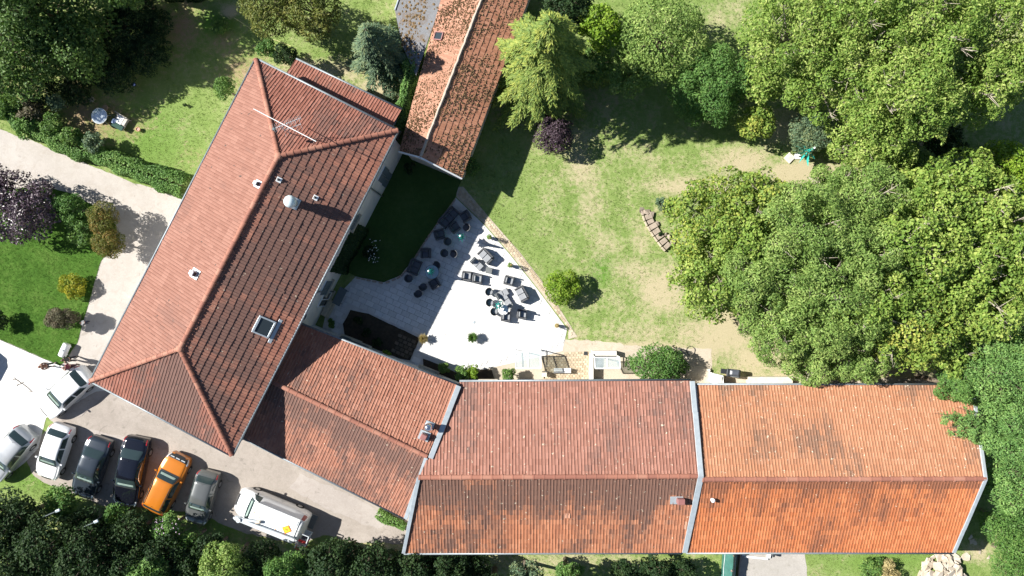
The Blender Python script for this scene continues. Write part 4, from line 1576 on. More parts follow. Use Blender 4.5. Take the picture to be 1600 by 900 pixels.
def conifer(kind, bpx, bpy, h, R, label, name='conifer', nb=90, size=.26, seed=3, droop=.38, top_px=None, low=.10, group=None, dens=1.0):
    """whorled branches carrying flat drooping sprays"""
    global LEAFN
    r = np.random.RandomState(seed)
    b = P(bpx, bpy, 0)
    root = thing(name, label, 'tree', b, 0, group)
    mb = MB()
    mb.tube([b - UP * .05, b + UP * h * .5, b + UP * h], [h * .022, h * .014, .02], 8)
    ps, ns, ts, sz = [], [], [], []
    tv = []
    for i in range(nb):
        f = low + (1 - low) * (i / nb) ** .9
        z = h * f
        L = R * (1 - f) ** .75 * r.uniform(.65, 1.12) + .15
        a = i * 2.399963 + r.uniform(-.35, .35)
        d = np.array([math.cos(a), math.sin(a), 0])
        lift = r.uniform(.05, .35)
        def pt(s):
            return np.array(b) + d * L * s + UPN * (z + L * (lift * s - (droop + lift * .6) * s * s))
        mb.tube([Vector(pt(0)), Vector(pt(.35)), Vector(pt(.75))], [.02 + .012 * L, .014 + .006 * L, .008], 5)
        tn = r.uniform(0, 1)
        k = int(max(6, L * 7))
        for j in range(k):
            s = .12 + .88 * (j + r.rand()) / k
            q = pt(s)
            tang = pt(min(1, s + .05)) - pt(max(0, s - .05)); tang /= np.linalg.norm(tang)
            sd = np.cross(tang, UPN); sd /= np.linalg.norm(sd) + 1e-9
            sl = (.16 + .30 * L * (1 - s) ** .8 * .8 + .10) * r.uniform(.7, 1.2)
            for side in (-1, 1):
                dv = tang * .72 + sd * side * .7 - UPN * .18
                dv /= np.linalg.norm(dv)
                m_ = int(max(3, sl / size * 5 * dens))
                for _ in range(m_):
                    tt = r.uniform(.0, 1.0)
                    pp = q + dv * sl * tt + UPN * (-.22 * sl * tt * tt) + r.normal(0, .035, 3)
                    ps.append(pp)
                    ns.append(UPN * 1.0 + r.normal(0, .28, 3) + d * .25)
                    tv.append(dv * .8 + tang * .35 + r.normal(0, .22, 3))
                    ts.append(np.clip(tn * .5 + .5 * s * r.uniform(.7, 1.1) * (.55 + .6 * f), 0, 1))
    mb.build('trunk', MT['bark'], root, True)
    ps, ns, tv, ts = np.array(ps), np.array(ns), np.array(tv), np.array(ts)
    n = len(ps)
    ns /= np.linalg.norm(ns, axis=1, keepdims=True)
    tv -= ns * np.sum(tv * ns, 1, keepdims=True)
    tv /= np.linalg.norm(tv, axis=1, keepdims=True)
    bb = np.cross(ns, tv)
    L = (size * r.uniform(.7, 1.3, n))[:, None]
    W = L * .30
    V = np.stack([ps - tv * L * .4, ps + bb * W * .5, ps + tv * L * .6 - UPN * L * .15, ps - bb * W * .5], 1).reshape(-1, 3) - np.array(b)
    Fq = (np.arange(n) * 4)[:, None] + np.array([0, 1, 2, 3])
    LEAFN += n
    me = np_mesh('crown', V, Fq, {'rnd': r.rand(n), 'tint': ts})
    link_mesh('crown', me, LM[kind], root)
    return root


# --- big trees at the upper right
G = 'broad pale green trees at the upper right'
for k, a in enumerate([
    ('walnut', 1232, 62, 72, 9.0, 'pale green tree at the left end of the upper right wood, beside the lawn'),
    ('walnut', 1335, 38, 80, 10.5, 'pale green tree at the top edge, second from the left in the upper right wood'),
    ('walnut', 1445, 55, 84, 11.0, 'tall pale green tree at the top edge in the middle of the upper right wood'),
    ('walnut', 1560, 50, 84, 10.5, 'tall pale green tree filling the top right corner'),
    ('walnut', 1292, 128, 62, 8.5, 'pale green tree above the blue green juniper'),
    ('walnut', 1405, 148, 84, 10.5, 'broad pale green tree in the middle of the upper right wood'),
    ('walnut', 1518, 132, 64, 9.5, 'pale green tree at the right side of the upper right wood'),
    ('walnut', 1362, 214, 62, 7.5, 'pale green tree overhanging the closed parasol and the dry clearing'),
    ('walnut', 1592, 118, 42, 8.0, 'pale green tree cut by the right edge of the picture'),
    ('dark', 1470, 215, 36, 4.0, 'darker green small tree in the shade below the upper right wood'),  # dark leaf colour stands in for the shaded gap
]):
    tree(a[0], a[1], a[2], a[3] * 1.12, a[4], a[5], group=G, name='broad_tree', bark='bark_pale', size=.20, aspect=.5, gap=.6, lobe=.28)
tree('mid', 1425, 262, 26, 3.0, 'low green bush under the branches between clearing and wood', 'bush', 'bush', size=.16)
tree('mid', 1400, 240, 30, 3.5, 'leafy bush in shade beside the dry clearing', 'bush', 'bush', size=.18)
tree('lime', 1562, 262, 42, 3.6, 'bright lime green shrub beside the dark gap at the right edge', 'shrub', 'shrub', size=.22)
tree('lime', 1596, 290, 32, 3.6, 'bright lime green shrub cut by the right edge', 'shrub', 'shrub', size=.22)
tree('walnut', 1190, 130, 36, 5.5, 'small pale tree between the rounded dark tree and the wood', name='broad_tree', size=.22)
tree('maple_yellow', 1180, 192, 31, 3.2, 'yellow leaved shrub below the rounded dark green tree', 'shrub', 'shrub', size=.2, nl=12)
tree('blue', 1266, 207, 35, 2.6, 'blue green juniper bush behind the closed parasol', 'bush', 'juniper_bush', size=.17, aspect=.35, gap=.15)
# --- middle top
conifer('cedar', 845, 132, 12.6, 4.8, 'tall feathery golden green conifer beside the mossy stable roof', nb=120, size=.30, seed=4)
tree('dark', 888, 14, 40, 5.0, 'dark blue green evergreen shrub at the top behind the golden conifer', 'shrub', 'evergreen_shrub', size=.2)
tree('lime', 935, 46, 36, 5.0, 'lime green small tree right of the golden conifer', name='small_tree', size=.24, nl=10)
tree('mid', 930, 100, 30, 3.0, 'shaded green bush beneath the golden conifer', 'bush', 'bush', size=.2)
tree('ash', 1032, 62, 70, 5.6, 'mid green round tree left of the darker rounded tree', name='round_tree', size=.2, aspect=.45, gap=.25)
tree('ash', 985, 115, 40, 4.0, 'green tree at the shaded edge of the lawn below the round tree', name='round_tree', size=.2, aspect=.45, nl=12)
tree('deep', 1108, 132, 66, 4.8, 'rounded darker green tree with dense fine leaves above the lawn', name='round_tree', size=.19, aspect=.4, gap=.12, lobe=.32)
tree('purple', 865, 212, 32, 2.7, 'dark purple leaved shrub below the golden conifer', 'shrub', 'purple_shrub', size=.15, gap=.3)
tree('lime', 877, 447, 29, 2.0, 'bright green round bush beside the paved terrace edge', 'bush', 'round_bush', size=.15, nl=16, gap=.2, base_px=(878, 447))
tree('mid', 735, 262, 16, 1.6, 'small green shrub at the corner of the stable', 'shrub', 'shrub', size=.16, nl=8)
# --- right middle wood
G = 'trees of the wood beside the orange barn'
for a in [
    ('maple_yellow', 1122, 350, 74, 7.0, 'yellowing maple at the left front of the wood beside the stone edging', .25, .7),
    ('maple', 1108, 440, 58, 6.2, 'green maple at the left of the wood above the dry bare patch', .25, .7),
    ('maple_yellow', 1185, 315, 46, 7.0, 'yellow tinged maple top at the upper left of the wood', .25, .7),
    ('ash', 1245, 365, 84, 9.5, 'tall blue green ash in the upper middle of the wood', .24, .4),
    ('ash', 1175, 430, 60, 7.5, 'ash with feathery leaves between the maples and the tall ash', .24, .4),
    ('ash', 1290, 460, 84, 9.0, 'broad ash in the centre of the wood', .24, .4),
    ('ash', 1215, 510, 58, 6.6, 'ash at the lower left of the wood beside the pale bare path', .24, .4),
    ('ash', 1350, 325, 66, 8.5, 'ash below the dry clearing at the top of the wood', .24, .4),
    ('maple', 1420, 375, 78, 9.5, 'broad maple in the middle right of the wood', .26, .75),
    ('maple', 1500, 315, 70, 8.5, 'bright maple at the upper right of the wood', .26, .75),
    ('maple', 1560, 370, 66, 9.0, 'maple at the right edge of the wood', .26, .75),
    ('maple', 1525, 450, 78, 9.0, 'broad maple at the right above the yew hedge', .26, .75),
    ('maple_yellow', 1415, 500, 72, 8.0, 'yellow tinged maple at the lower middle of the wood', .25, .7),
    ('ash', 1345, 545, 50, 6.2, 'small ash at the bottom of the wood just above the orange barn', .24, .4),
    ('ash', 1262, 560, 42, 5.4, 'small ash at the bottom left of the wood overhanging the barn pavement', .24, .4),
    ('maple', 1472, 545, 46, 6.2, 'small maple at the bottom right of the wood above the orange barn', .25, .7),
    ('ash', 1345, 400, 60, 9.2, 'ash filling the middle of the wood between two broad ashes', .24, .4),
    ('maple', 1360, 470, 60, 8.6, 'maple between the central ash and the yellow tinged maple', .25, .7),
    ('ash', 1300, 310, 48, 7.6, 'ash at the upper edge of the wood below the stone patch', .24, .4),
    ('maple', 1445, 315, 52, 8.2, 'maple at the upper edge of the wood facing the dry clearing', .26, .75),
    ('maple', 1590, 450, 50, 8.6, 'maple cut by the right edge in the middle of the picture', .26, .75),
    ('maple', 1160, 380, 50, 7.4, 'maple between the yellowing front maple and the tall ash', .25, .7),
    ('maple', 1480, 410, 56, 9.0, 'maple with a dark gap beside it in the right of the wood', .26, .75),
]:
    tree(a[0], a[1], a[2], a[3] * 1.14, a[4], a[5], group=G, name='ash_tree' if a[0] == 'ash' else 'maple_tree', size=a[6] * .82, aspect=a[7], gap=.55, lobe=.29, bark='bark_pale')
G = 'feathery evergreens along the right edge'
for a in [
    ('yew', 1556, 580, 64, 7.4, 'feathery evergreen above the right end of the orange barn'),
    ('yew', 1592, 520, 56, 7.6, 'feathery evergreen cut by the right edge above the barn'),
    ('yew', 1572, 668, 56, 8.2, 'feathery evergreen leaning over the right verge of the orange barn'),
    ('yew', 1582, 752, 52, 6.6, 'feathery evergreen right of the lower barn slope'),
    ('deep', 1572, 815, 40, 4.2, 'dark green evergreen below the lean of the barn gable'),
    ('deep', 1590, 872, 46, 4.4, 'dark green evergreen in the bottom right corner'),
]:
    tree(a[0], a[1], a[2], a[3], a[4], a[5], group=G, name='evergreen_tree', size=.20, aspect=.32, gap=.2, lobe=.33, dens=.8, droop=.3)
tree('yew', 1512, 664, 34, 6.6, 'feathery evergreen branch spreading over the orange roof tiles', name='evergreen_branch', cat='tree', size=.2, aspect=.28, gap=.8, lobe=.20, nl=34, shape=(1.3, .75), tilt=-.25, rz=.7, dens=.55, base_px=(1560, 650))
tree('deep', 1490, 600, 28, 6.4, 'evergreen shrub peeping over the top right corner of the orange roof', 'shrub', 'evergreen_shrub', size=.18, aspect=.35)
tree('deep', 1028, 567, 38, 2.4, 'dark green bushy laurel against the barn wall beside the glass canopy', 'bush', 'laurel_bush', size=.19, aspect=.45, shape=(1.38, .70), nl=20, gap=.15, rz=1.3)
tree('mid', 795, 586, 13, 1.5, 'small round green bush left of the glass canopy', 'bush', 'round_bush', size=.11, nl=8, gap=.1)
tree('mid', 722, 584, 14, 1.7, 'green shrub in the narrow bed by the wing wall', 'shrub', 'shrub', size=.15, nl=8)
tree('lime', 738, 582, 13, 1.5, 'light green shrub between the shaded bed and the paved yard', 'shrub', 'shrub', size=.15, nl=7)
tree('mid', 692, 577, 11, 1.0, 'low dark shrub in the narrow bed in shade', 'shrub', 'shrub', size=.13, nl=6)
for k, (x, y, c, l) in enumerate(((604, 552, 'lime', 'low bright plant in the dark bed by the wing'), (572, 520, 'dark', 'low dark plants in the middle of the dark bed'), (560, 500, 'dark', 'low dark plant at the upper end of the dark bed'), (590, 535, 'dark', 'low dark plant against the wing wall bed'), (518, 505, 'mid', 'small potted shrub in the courtyard corner'))):
    tree(c, x, y, 8, .7, l, 'plant', 'bed_plant', size=.12, nl=6)
tree('straw', 1385, 893, 20, 1.2, 'dry grassy clump on the verge below the orange barn', 'plant', 'grass_clump', size=.25, aspect=.2, nl=6)
tree('mid', 1362, 886, 22, 1.1, 'weedy green bush on the verge below the orange barn', 'bush', 'bush', size=.15, nl=8)
# --- upper left garden
G = 'dark broadleaf trees at the upper left'
for a in [
    ('oak', 82, 22, 100, 5.6, 'big dark leafy tree in the top left corner'),
    ('oak', 25, 85, 70, 6.2, 'dark leafy tree cut by the left edge above the hedge'),
    ('oak', 112, 80, 56, 5.0, 'dark leafy tree at the shaded edge of the garden lawn'),
    ('oak', 30, -10, 60, 9.5, 'dark leafy tree cut by the top left corner'),
    ('oak', 190, -25, 48, 6.5, 'dark leafy tree cut by the top edge left of the clipped hedge'),
]:
    tree(a[0], a[1], a[2], a[3], a[4], a[5], group=G, name='broad_tree', size=.23, aspect=.6, gap=.35, lobe=.34)
for k, (x, y, rp, h) in enumerate(((196, 52, 40, 2.6), (232, 84, 36, 2.2), (206, 14, 38, 2.8), (178, 116, 34, 2.2), (246, 40, 26, 1.8), (120, 140, 26, 1.6), (60, 140, 28, 1.8))):  # dark foliage added to deepen the shade beside the big tree
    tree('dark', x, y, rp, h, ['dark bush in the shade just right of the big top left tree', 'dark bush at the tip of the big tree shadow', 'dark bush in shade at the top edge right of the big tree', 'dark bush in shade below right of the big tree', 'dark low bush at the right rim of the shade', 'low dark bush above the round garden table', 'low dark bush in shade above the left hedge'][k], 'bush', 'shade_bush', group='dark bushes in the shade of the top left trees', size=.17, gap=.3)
hedge('dark', [(240, -40), (262, -16), (290, -10), (318, -16), (336, -40)], 1.7, 2.8, 'dark clipped hedge curving in at the top edge', size=.13, seed=1)
tree('olive', 425, 8, 52, 5.6, 'yellow olive wispy tree at the top edge above the house', name='wispy_tree', size=.3, aspect=.22, gap=.55, nl=22, droop=.3)
tree('olive', 492, 18, 46, 5.4, 'darker olive wispy tree left of the blue cedar', name='wispy_tree', size=.3, aspect=.22, gap=.5, nl=18, droop=.3)
conifer('blue', 604, 104, 7.6, 2.9, 'blue green cedar with drooping sprays beside the shed', nb=80, size=.26, seed=9)
tree('dark', 447, 88, 20, 2.8, 'glossy dark shrub hugging the corner of the lean-to', 'shrub', 'shrub', size=.17, nl=9)
tree('deep', 418, 78, 17, 2.2, 'green shrub at the tip of the hipped roof', 'shrub', 'shrub', size=.15, nl=8)
tree('mid', 352, 138, 20, 2.6, 'grey green shrub against the long garden wall of the house', 'shrub', 'shrub', size=.16, nl=9)
tree('mid', 345, 40, 15, .8, 'low bright weeds in the garden clearing', 'plant', 'weeds', size=.15, nl=8)
hedge('privet', [(654, 100), (648, 132), (640, 158), (634, 180), (628, 212)], 1.1, 2.9, 'bright green ivy mass between house and stable', name='ivy', cat='ivy', size=.16, seed=2, rough=.3)
hedge('privet', [(-30, 150), (18, 178), (60, 200), (100, 222), (140, 236), (180, 252), (222, 268), (296, 294)], 1.5, 1.4, 'green hedge between pale drive and garden', size=.15, seed=3, rough=.22)
for k, a in enumerate([(14, 165, 26, 'mid'), (48, 172, 24, 'heath'), (82, 196, 20, 'mid'), (40, 200, 18, 'privet'), (112, 214, 17, 'mid'), (146, 222, 18, 'blue'), (88, 160, 14, 'blue')]):
    tree(a[3], a[0], a[1], a[2], 2.0, ['shrub at the left end of the hedge near the edge', 'brownish shrub second in the row above the hedge', 'green shrub third along the garden side of the hedge', 'light green shrub swelling out of the hedge by the drive', 'green shrub in the hedge left of the round table', 'pale green shrub in the hedge below the round table', 'small blue grey shrub in the shade of the big trees'][k], 'shrub', 'shrub', size=.16, nl=9)
# --- left lawn
tree('plum', 38, 325, 58, 3.9, 'purple leaved plum tree at the left edge between drive and lawn', name='plum_tree', size=.2, aspect=.55, gap=.4)
tree('plum', -22, 300, 44, 3.9, 'purple leaved plum tree cut by the left edge', name='plum_tree', size=.2, aspect=.55, gap=.4)
tree('deep', 110, 325, 26, 3.0, 'dark green round shrub right of the plum tree', 'shrub', 'round_shrub', size=.14, nl=14, gap=.1)
tree('mid', 128, 362, 26, 2.4, 'green shrub in shade between plum tree and bronze topiary', 'shrub', 'round_shrub', size=.15, nl=12, gap=.2)
tree('orange', 163, 341, 25, 2.9, 'bronze tinted clipped shrub at the drive, upper of two', 'shrub', 'topiary_shrub', size=.11, nl=16, gap=.1, lobe=.4)
tree('orange', 171, 379, 25, 2.8, 'bronze tinted clipped shrub at the drive, lower of two', 'shrub', 'topiary_shrub', size=.11, nl=16, gap=.1, lobe=.4)
tree('yellow', 114, 446, 22, 1.2, 'bright yellow shrub on the lawn', 'shrub', 'yellow_shrub', size=.13, nl=12)
tree('heath', 98, 497, 20, 2.3, 'grey brown clipped bush on the lawn edge beside the child', 'bush', 'clipped_bush', size=.10, nl=18, gap=.12, shape=(1.35, .85), rz=1.1)
tree('dark', -4, 500, 18, 1.6, 'dark green bush cut by the left edge of the lawn', 'bush', 'round_bush', size=.12, nl=10, gap=.1)
# --- bottom row
G = 'trees and shrubs along the bottom edge'
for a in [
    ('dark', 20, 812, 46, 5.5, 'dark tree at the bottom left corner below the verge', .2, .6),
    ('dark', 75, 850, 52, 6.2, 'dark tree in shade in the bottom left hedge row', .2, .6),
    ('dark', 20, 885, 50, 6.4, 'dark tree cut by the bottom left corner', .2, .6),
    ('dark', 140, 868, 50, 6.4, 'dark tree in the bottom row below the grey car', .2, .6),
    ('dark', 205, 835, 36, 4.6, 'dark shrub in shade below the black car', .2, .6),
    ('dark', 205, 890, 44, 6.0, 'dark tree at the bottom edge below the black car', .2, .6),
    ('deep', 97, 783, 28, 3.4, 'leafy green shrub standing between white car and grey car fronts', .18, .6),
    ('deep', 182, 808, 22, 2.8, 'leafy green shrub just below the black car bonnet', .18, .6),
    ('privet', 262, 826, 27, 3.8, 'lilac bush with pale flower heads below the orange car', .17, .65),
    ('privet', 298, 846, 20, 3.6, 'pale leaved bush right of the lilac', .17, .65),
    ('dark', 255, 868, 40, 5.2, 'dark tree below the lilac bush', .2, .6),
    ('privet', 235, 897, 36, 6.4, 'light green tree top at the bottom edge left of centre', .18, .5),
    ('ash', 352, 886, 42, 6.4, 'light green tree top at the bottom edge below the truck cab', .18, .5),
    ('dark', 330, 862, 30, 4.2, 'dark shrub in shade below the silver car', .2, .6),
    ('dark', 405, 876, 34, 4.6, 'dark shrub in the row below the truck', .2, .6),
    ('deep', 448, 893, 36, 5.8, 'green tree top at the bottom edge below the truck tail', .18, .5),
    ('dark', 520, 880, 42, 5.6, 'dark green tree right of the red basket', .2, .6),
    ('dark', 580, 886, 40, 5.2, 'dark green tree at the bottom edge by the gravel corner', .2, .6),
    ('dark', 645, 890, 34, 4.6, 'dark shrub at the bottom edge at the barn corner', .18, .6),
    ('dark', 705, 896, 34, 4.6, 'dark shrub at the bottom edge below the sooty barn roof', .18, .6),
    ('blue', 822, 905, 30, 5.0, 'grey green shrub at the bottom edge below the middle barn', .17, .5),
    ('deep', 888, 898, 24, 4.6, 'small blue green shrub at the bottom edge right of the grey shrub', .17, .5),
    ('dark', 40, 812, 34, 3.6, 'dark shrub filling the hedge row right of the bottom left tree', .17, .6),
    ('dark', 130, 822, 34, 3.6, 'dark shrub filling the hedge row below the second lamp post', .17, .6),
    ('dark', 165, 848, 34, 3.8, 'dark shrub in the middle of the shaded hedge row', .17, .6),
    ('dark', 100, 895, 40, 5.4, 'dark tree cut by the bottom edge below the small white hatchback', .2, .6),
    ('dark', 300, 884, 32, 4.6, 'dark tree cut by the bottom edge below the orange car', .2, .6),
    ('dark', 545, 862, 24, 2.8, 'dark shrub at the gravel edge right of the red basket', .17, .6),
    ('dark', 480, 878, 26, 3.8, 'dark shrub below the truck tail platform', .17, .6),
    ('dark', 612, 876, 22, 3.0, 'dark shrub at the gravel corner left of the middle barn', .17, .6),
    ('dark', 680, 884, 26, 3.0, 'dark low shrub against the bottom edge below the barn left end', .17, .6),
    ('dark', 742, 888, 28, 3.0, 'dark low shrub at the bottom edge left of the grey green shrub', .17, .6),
    ('dark', 978, 895, 22, 2.4, 'dark shrub at the bottom edge, left one of three under the barn joint', .17, .6),  # three low dark shrubs stand in for a tree shadow on the verge
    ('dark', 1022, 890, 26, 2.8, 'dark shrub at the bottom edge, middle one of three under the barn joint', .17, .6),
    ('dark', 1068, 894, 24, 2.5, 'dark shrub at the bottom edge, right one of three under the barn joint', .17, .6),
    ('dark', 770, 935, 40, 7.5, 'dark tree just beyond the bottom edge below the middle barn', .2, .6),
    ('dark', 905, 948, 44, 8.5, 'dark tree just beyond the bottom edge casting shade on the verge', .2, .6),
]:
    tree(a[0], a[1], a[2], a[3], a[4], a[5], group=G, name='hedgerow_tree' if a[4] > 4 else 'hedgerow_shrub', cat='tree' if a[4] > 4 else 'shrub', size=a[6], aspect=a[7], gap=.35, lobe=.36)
for x, y, rp, h, l in ((-165, 868, 78, 9.5, 'tall dark tree standing beyond the bottom left corner'), (-105, 945, 78, 9.5, 'tall dark tree standing below the bottom left corner')):
    tree('dark', x, y, rp, h, l, name='tall_tree', size=.3, dens=.6)  # unseen trees added to throw shade over the bottom left row
hedge('privet', [(590, 800), (612, 812), (634, 822)], .6, .5, 'low green grass tuft along the lower wing wall', name='verge_plants', cat='plants', size=.14, seed=5, rough=.3)
# wall climber in the courtyard
hedge('dark', [(563, 352), (552, 378), (540, 402), (531, 424)], 1.25, 3.6, 'dark climbing plant covering the shaded house wall', name='wall_climber', cat='climbing plant', size=.15, seed=6, rough=.12)
tree('dark', 578, 395, 12, 1.2, 'dark rose bush with white blooms in the shaded courtyard', 'rose bush', 'rose_bush', size=.12, nl=8)
tree('dark', 640, 262, 10, 1.0, 'dark shrub in the shaded courtyard corner near the stable', 'shrub', 'shrub', size=.13, nl=6)

# --- white blooms on the rose and lilac heads
def blooms(parent, px, py, spread, z0, z1, n, s, m, seed):
    r = random.Random(seed)
    mb = MB()
    for i in range(n):
        c = P(px + r.uniform(-1, 1) * spread[0], py + r.uniform(-1, 1) * spread[1], r.uniform(z0, z1))
        mb.hull([c + Vector((r.uniform(-1, 1), r.uniform(-1, 1), r.uniform(-.6, 1))) * s for _ in range(8)])
    mb.build('blooms', m, parent, True, kind='stuff')
MT['bloom_white'] = mat('white_petals', (0.75, 0.74, 0.70), .7)
MT['bloom_lilac'] = mat('lilac_petals', (0.48, 0.36, 0.46), .7)
for o in list(COL.objects):
    if o.name.startswith('rose_bush'):
        blooms(o, 584, 392, (10, 18), .5, 1.3, 34, .055, MT['bloom_white'], 1)
    if o.get('label', '').startswith('lilac bush'):
        blooms(o, 262, 822, (20, 14), 3.2, 3.9, 34, .05, MT['bloom_lilac'], 2)

# ------------------------------------------------------------------ grass
r = np.random.RandomState(77)
n = 150000
X = r.uniform(-40, 40, n); Y = r.uniform(-23.5, 23.5, n)
pxg = X * F / H + 800; pyg = 450 - Y * F / H
keep = np.ones(n, bool)
for poly in PAVED:
    keep &= ~pip(X, Y, poly)
for q in ([cN, cE, cS, cW], [PA[0], PA[1], PA[3], PA[2]], [PB[0], PB[1], PB[3], PB[2]], [e1, e2, g2, f2, f1, g1]):
    keep &= ~pip(X, Y, [(p.x, p.y) for p in q])
dryv = np.maximum(blob_field('dry', pxg, pyg), blob_field('bare', pxg, pyg))
fld = .5 + .2 * (np.sin(X * 1.3 + Y * .7) + np.sin(X * .6 - Y * 1.7 + 2) + np.sin(X * 3.1 + Y * 2.3))
keep &= r.rand(n) < np.clip(1.05 - dryv * 1.05 + .25 * (fld - .5), .04, 1)
X, Y = X[keep], Y[keep]
lawn_poly = [tuple(P(*p).xy) for p in LAWN]


def grass_tufts(name, X, Y, h, m, lush):
    n = len(X)
    V = np.zeros((n, 9, 3))
    for b in range(3):
        a = r.uniform(0, 2 * math.pi, n)
        L = h * r.uniform(.6, 1.3, n)
        lean = r.uniform(.3, .9, n)
        ox = r.normal(0, .05, n); oy = r.normal(0, .05, n)
        dx, dy = np.cos(a), np.sin(a)
        w = h * .22
        V[:, b * 3 + 0] = np.stack([X + ox - dy * w, Y + oy + dx * w, np.full(n, .0)], 1)
        V[:, b * 3 + 1] = np.stack([X + ox + dy * w, Y + oy - dx * w, np.full(n, .0)], 1)
        V[:, b * 3 + 2] = np.stack([X + ox + dx * L * lean, Y + oy + dy * L * lean, L * .75], 1)
    V[:, :, 2] += .02
    Fq = (np.arange(n * 3) * 3)[:, None] + np.array([0, 1, 2])
    t = np.clip(.5 + .22 * (np.sin(X * .9 + Y * .5) + np.sin(X * .35 - Y * 1.1 + 2)) + r.normal(0, .12, n), 0, 1)
    me = np_mesh(name, V.reshape(-1, 3), Fq, {'rnd': r.rand(n * 3), 'tint': np.repeat(t, 3)})
    return link_mesh(name, me, m, None, 'stuff')


LM['grass'] = leaf_mat('grass_blades', (0.12, 0.19, 0.04), (0.19, 0.265, 0.07), (0.29, 0.325, 0.12), .35, gain=1.0)
LM['lawn'] = leaf_mat('lawn_blades', (0.038, 0.095, 0.013), (0.062, 0.135, 0.019), (0.10, 0.17, 0.033), .3, gain=1.0)
inl = pip(X, Y, lawn_poly)
grass_tufts('grass', X[~inl], Y[~inl], .075, LM['grass'], 0)
Xl = r.uniform(-40, -28, 26000); Yl = r.uniform(-6, 8, 26000)
k = pip(Xl, Yl, lawn_poly)
grass_tufts('lawn_grass', Xl[k], Yl[k], .06, LM['lawn'], 1)
# ------------------------------------------------------------------ terrace furniture
def part(mb, name, m, parent, **kw):
    return mb.build(name, MT[m], parent, **kw)


def seat_furniture(name, w, d, n_cush, arm=.11, seat=.40, back=.72, armh=.58, frame='rattan', cush='cushion'):
    """low woven armchair or sofa, local axes: faces +x, back at -x"""
    root = thing(name, '', '', (0, 0, 0))
    mb = MB()
    mb.box((0.02, 0, seat / 2 + .04), (d - .08, w - 2 * arm, seat - .08), None, .02)
    part(mb, 'seat', frame, root)
    for s in (-1, 1):
        mb = MB()
        mb.box((0.0, s * (w / 2 - arm / 2), armh / 2 + .02), (d, arm, armh - .04), None, .025)
        part(mb, 'armrest', frame, root)
    mb = MB()
    mb.box((-d / 2 + .07, 0, back / 2 + .03), (.14, w - 2 * arm - .006, back - .06), Matrix.Rotation(-.08, 3, 'Y'), .03)
    part(mb, 'backrest', frame, root)
    cw = (w - 2 * arm - .02) / n_cush
    for i in range(n_cush):
        mb = MB()
        y = (i - (n_cush - 1) / 2) * cw
        mb.box((.08, y, seat + .065), (d - .22, cw - .018, .12), None, .04)
        part(mb, 'cushion', cush, root)
        mb = MB()
        mb.box((-d / 2 + .19, y, seat + .25), (.10, cw - .03, .26), Matrix.Rotation(-.15, 3, 'Y'), .04)
        part(mb, 'back_cushion', cush, root)
    for sx in (-1, 1):
        for sy in (-1, 1):
            mb = MB()
            mb.tube([(sx * (d / 2 - .06), sy * (w / 2 - .055), 0), (sx * (d / 2 - .06), sy * (w / 2 - .055), .06)], .022, 6)
            part(mb, 'leg', 'dark_metal', root)
    return root


def bucket_chair(name, frame='rattan', cush='cushion'):
    """small rounded tub dining chair"""
    root = thing(name, '', '', (0, 0, 0))
    mb = MB()
    mb.lathe([(.22, .30), (.25, .34), (.26, .42), (.24, .44)], (0, 0, 0), 14)
    part(mb, 'seat', frame, root)
    mb = MB()
    N = 13
    ri, ro = .245, .29
    V = []
    for k in range(N):
        a = math.radians(75 + 210 * k / (N - 1))
        f = math.cos((a - math.pi)) * .5 + .5
        top = .58 + .20 * f
        V.append([(ri * math.cos(a), ri * math.sin(a), .34), (ro * math.cos(a), ro * math.sin(a), .34), (ro * 1.06 * math.cos(a), ro * 1.06 * math.sin(a), top), (ri * 1.08 * math.cos(a), ri * 1.08 * math.sin(a), top)])
    rows = [[mb.bm.verts.new(p) for p in v] for v in V]
    for a, b in zip(rows[:-1], rows[1:]):
        for i in range(4):
            mb.bm.faces.new((a[i], a[(i + 1) % 4], b[(i + 1) % 4], b[i]))
    mb.bm.faces.new(rows[0]); mb.bm.faces.new(list(reversed(rows[-1])))
    part(mb, 'backrest', frame, root)
    mb = MB()
    mb.lathe([(.20, .435), (.225, .455), (.22, .49), (.10, .505)], (.02, 0, 0), 14)
    part(mb, 'cushion', cush, root)
    for k in range(4):
        a = math.pi / 4 + k * math.pi / 2
        mb = MB()
        mb.tube([(.25 * math.cos(a), .25 * math.sin(a), 0), (.18 * math.cos(a), .18 * math.sin(a), .32)], .016, 6)
        part(mb, 'leg', 'dark_metal', root)
    return root


def low_lounger(name, frame='rattan_grey', cush='cushion'):
    root = thing(name, '', '', (0, 0, 0))
    mb = MB()
    mb.box((.08, 0, .20), (.84, .52, .09), None, .02)
    part(mb, 'frame', frame, root)
    mb = MB()
    mb.box((-.36, 0, .46), (.07, .52, .58), Matrix.Rotation(-.38, 3, 'Y'), .02)
    part(mb, 'backrest', frame, root)
    for x0, l in ((-.10, .36), (.28, .38)):
        mb = MB()
        mb.box((x0 + .02, 0, .285), (l - .012, .48, .08), None, .03)
        part(mb, 'cushion', cush, root)
    mb = MB()
    mb.box((-.31, 0, .49), (.06, .47, .46), Matrix.Rotation(-.38, 3, 'Y'), .025)
    part(mb, 'back_cushion', cush, root)
    for sx in (-.3, .44):
        for sy in (-1, 1):
            mb = MB()
            mb.tube([(sx, sy * .23, 0), (sx, sy * .23, .17)], .02, 6)
            part(mb, 'leg', 'dark_metal', root)
    return root


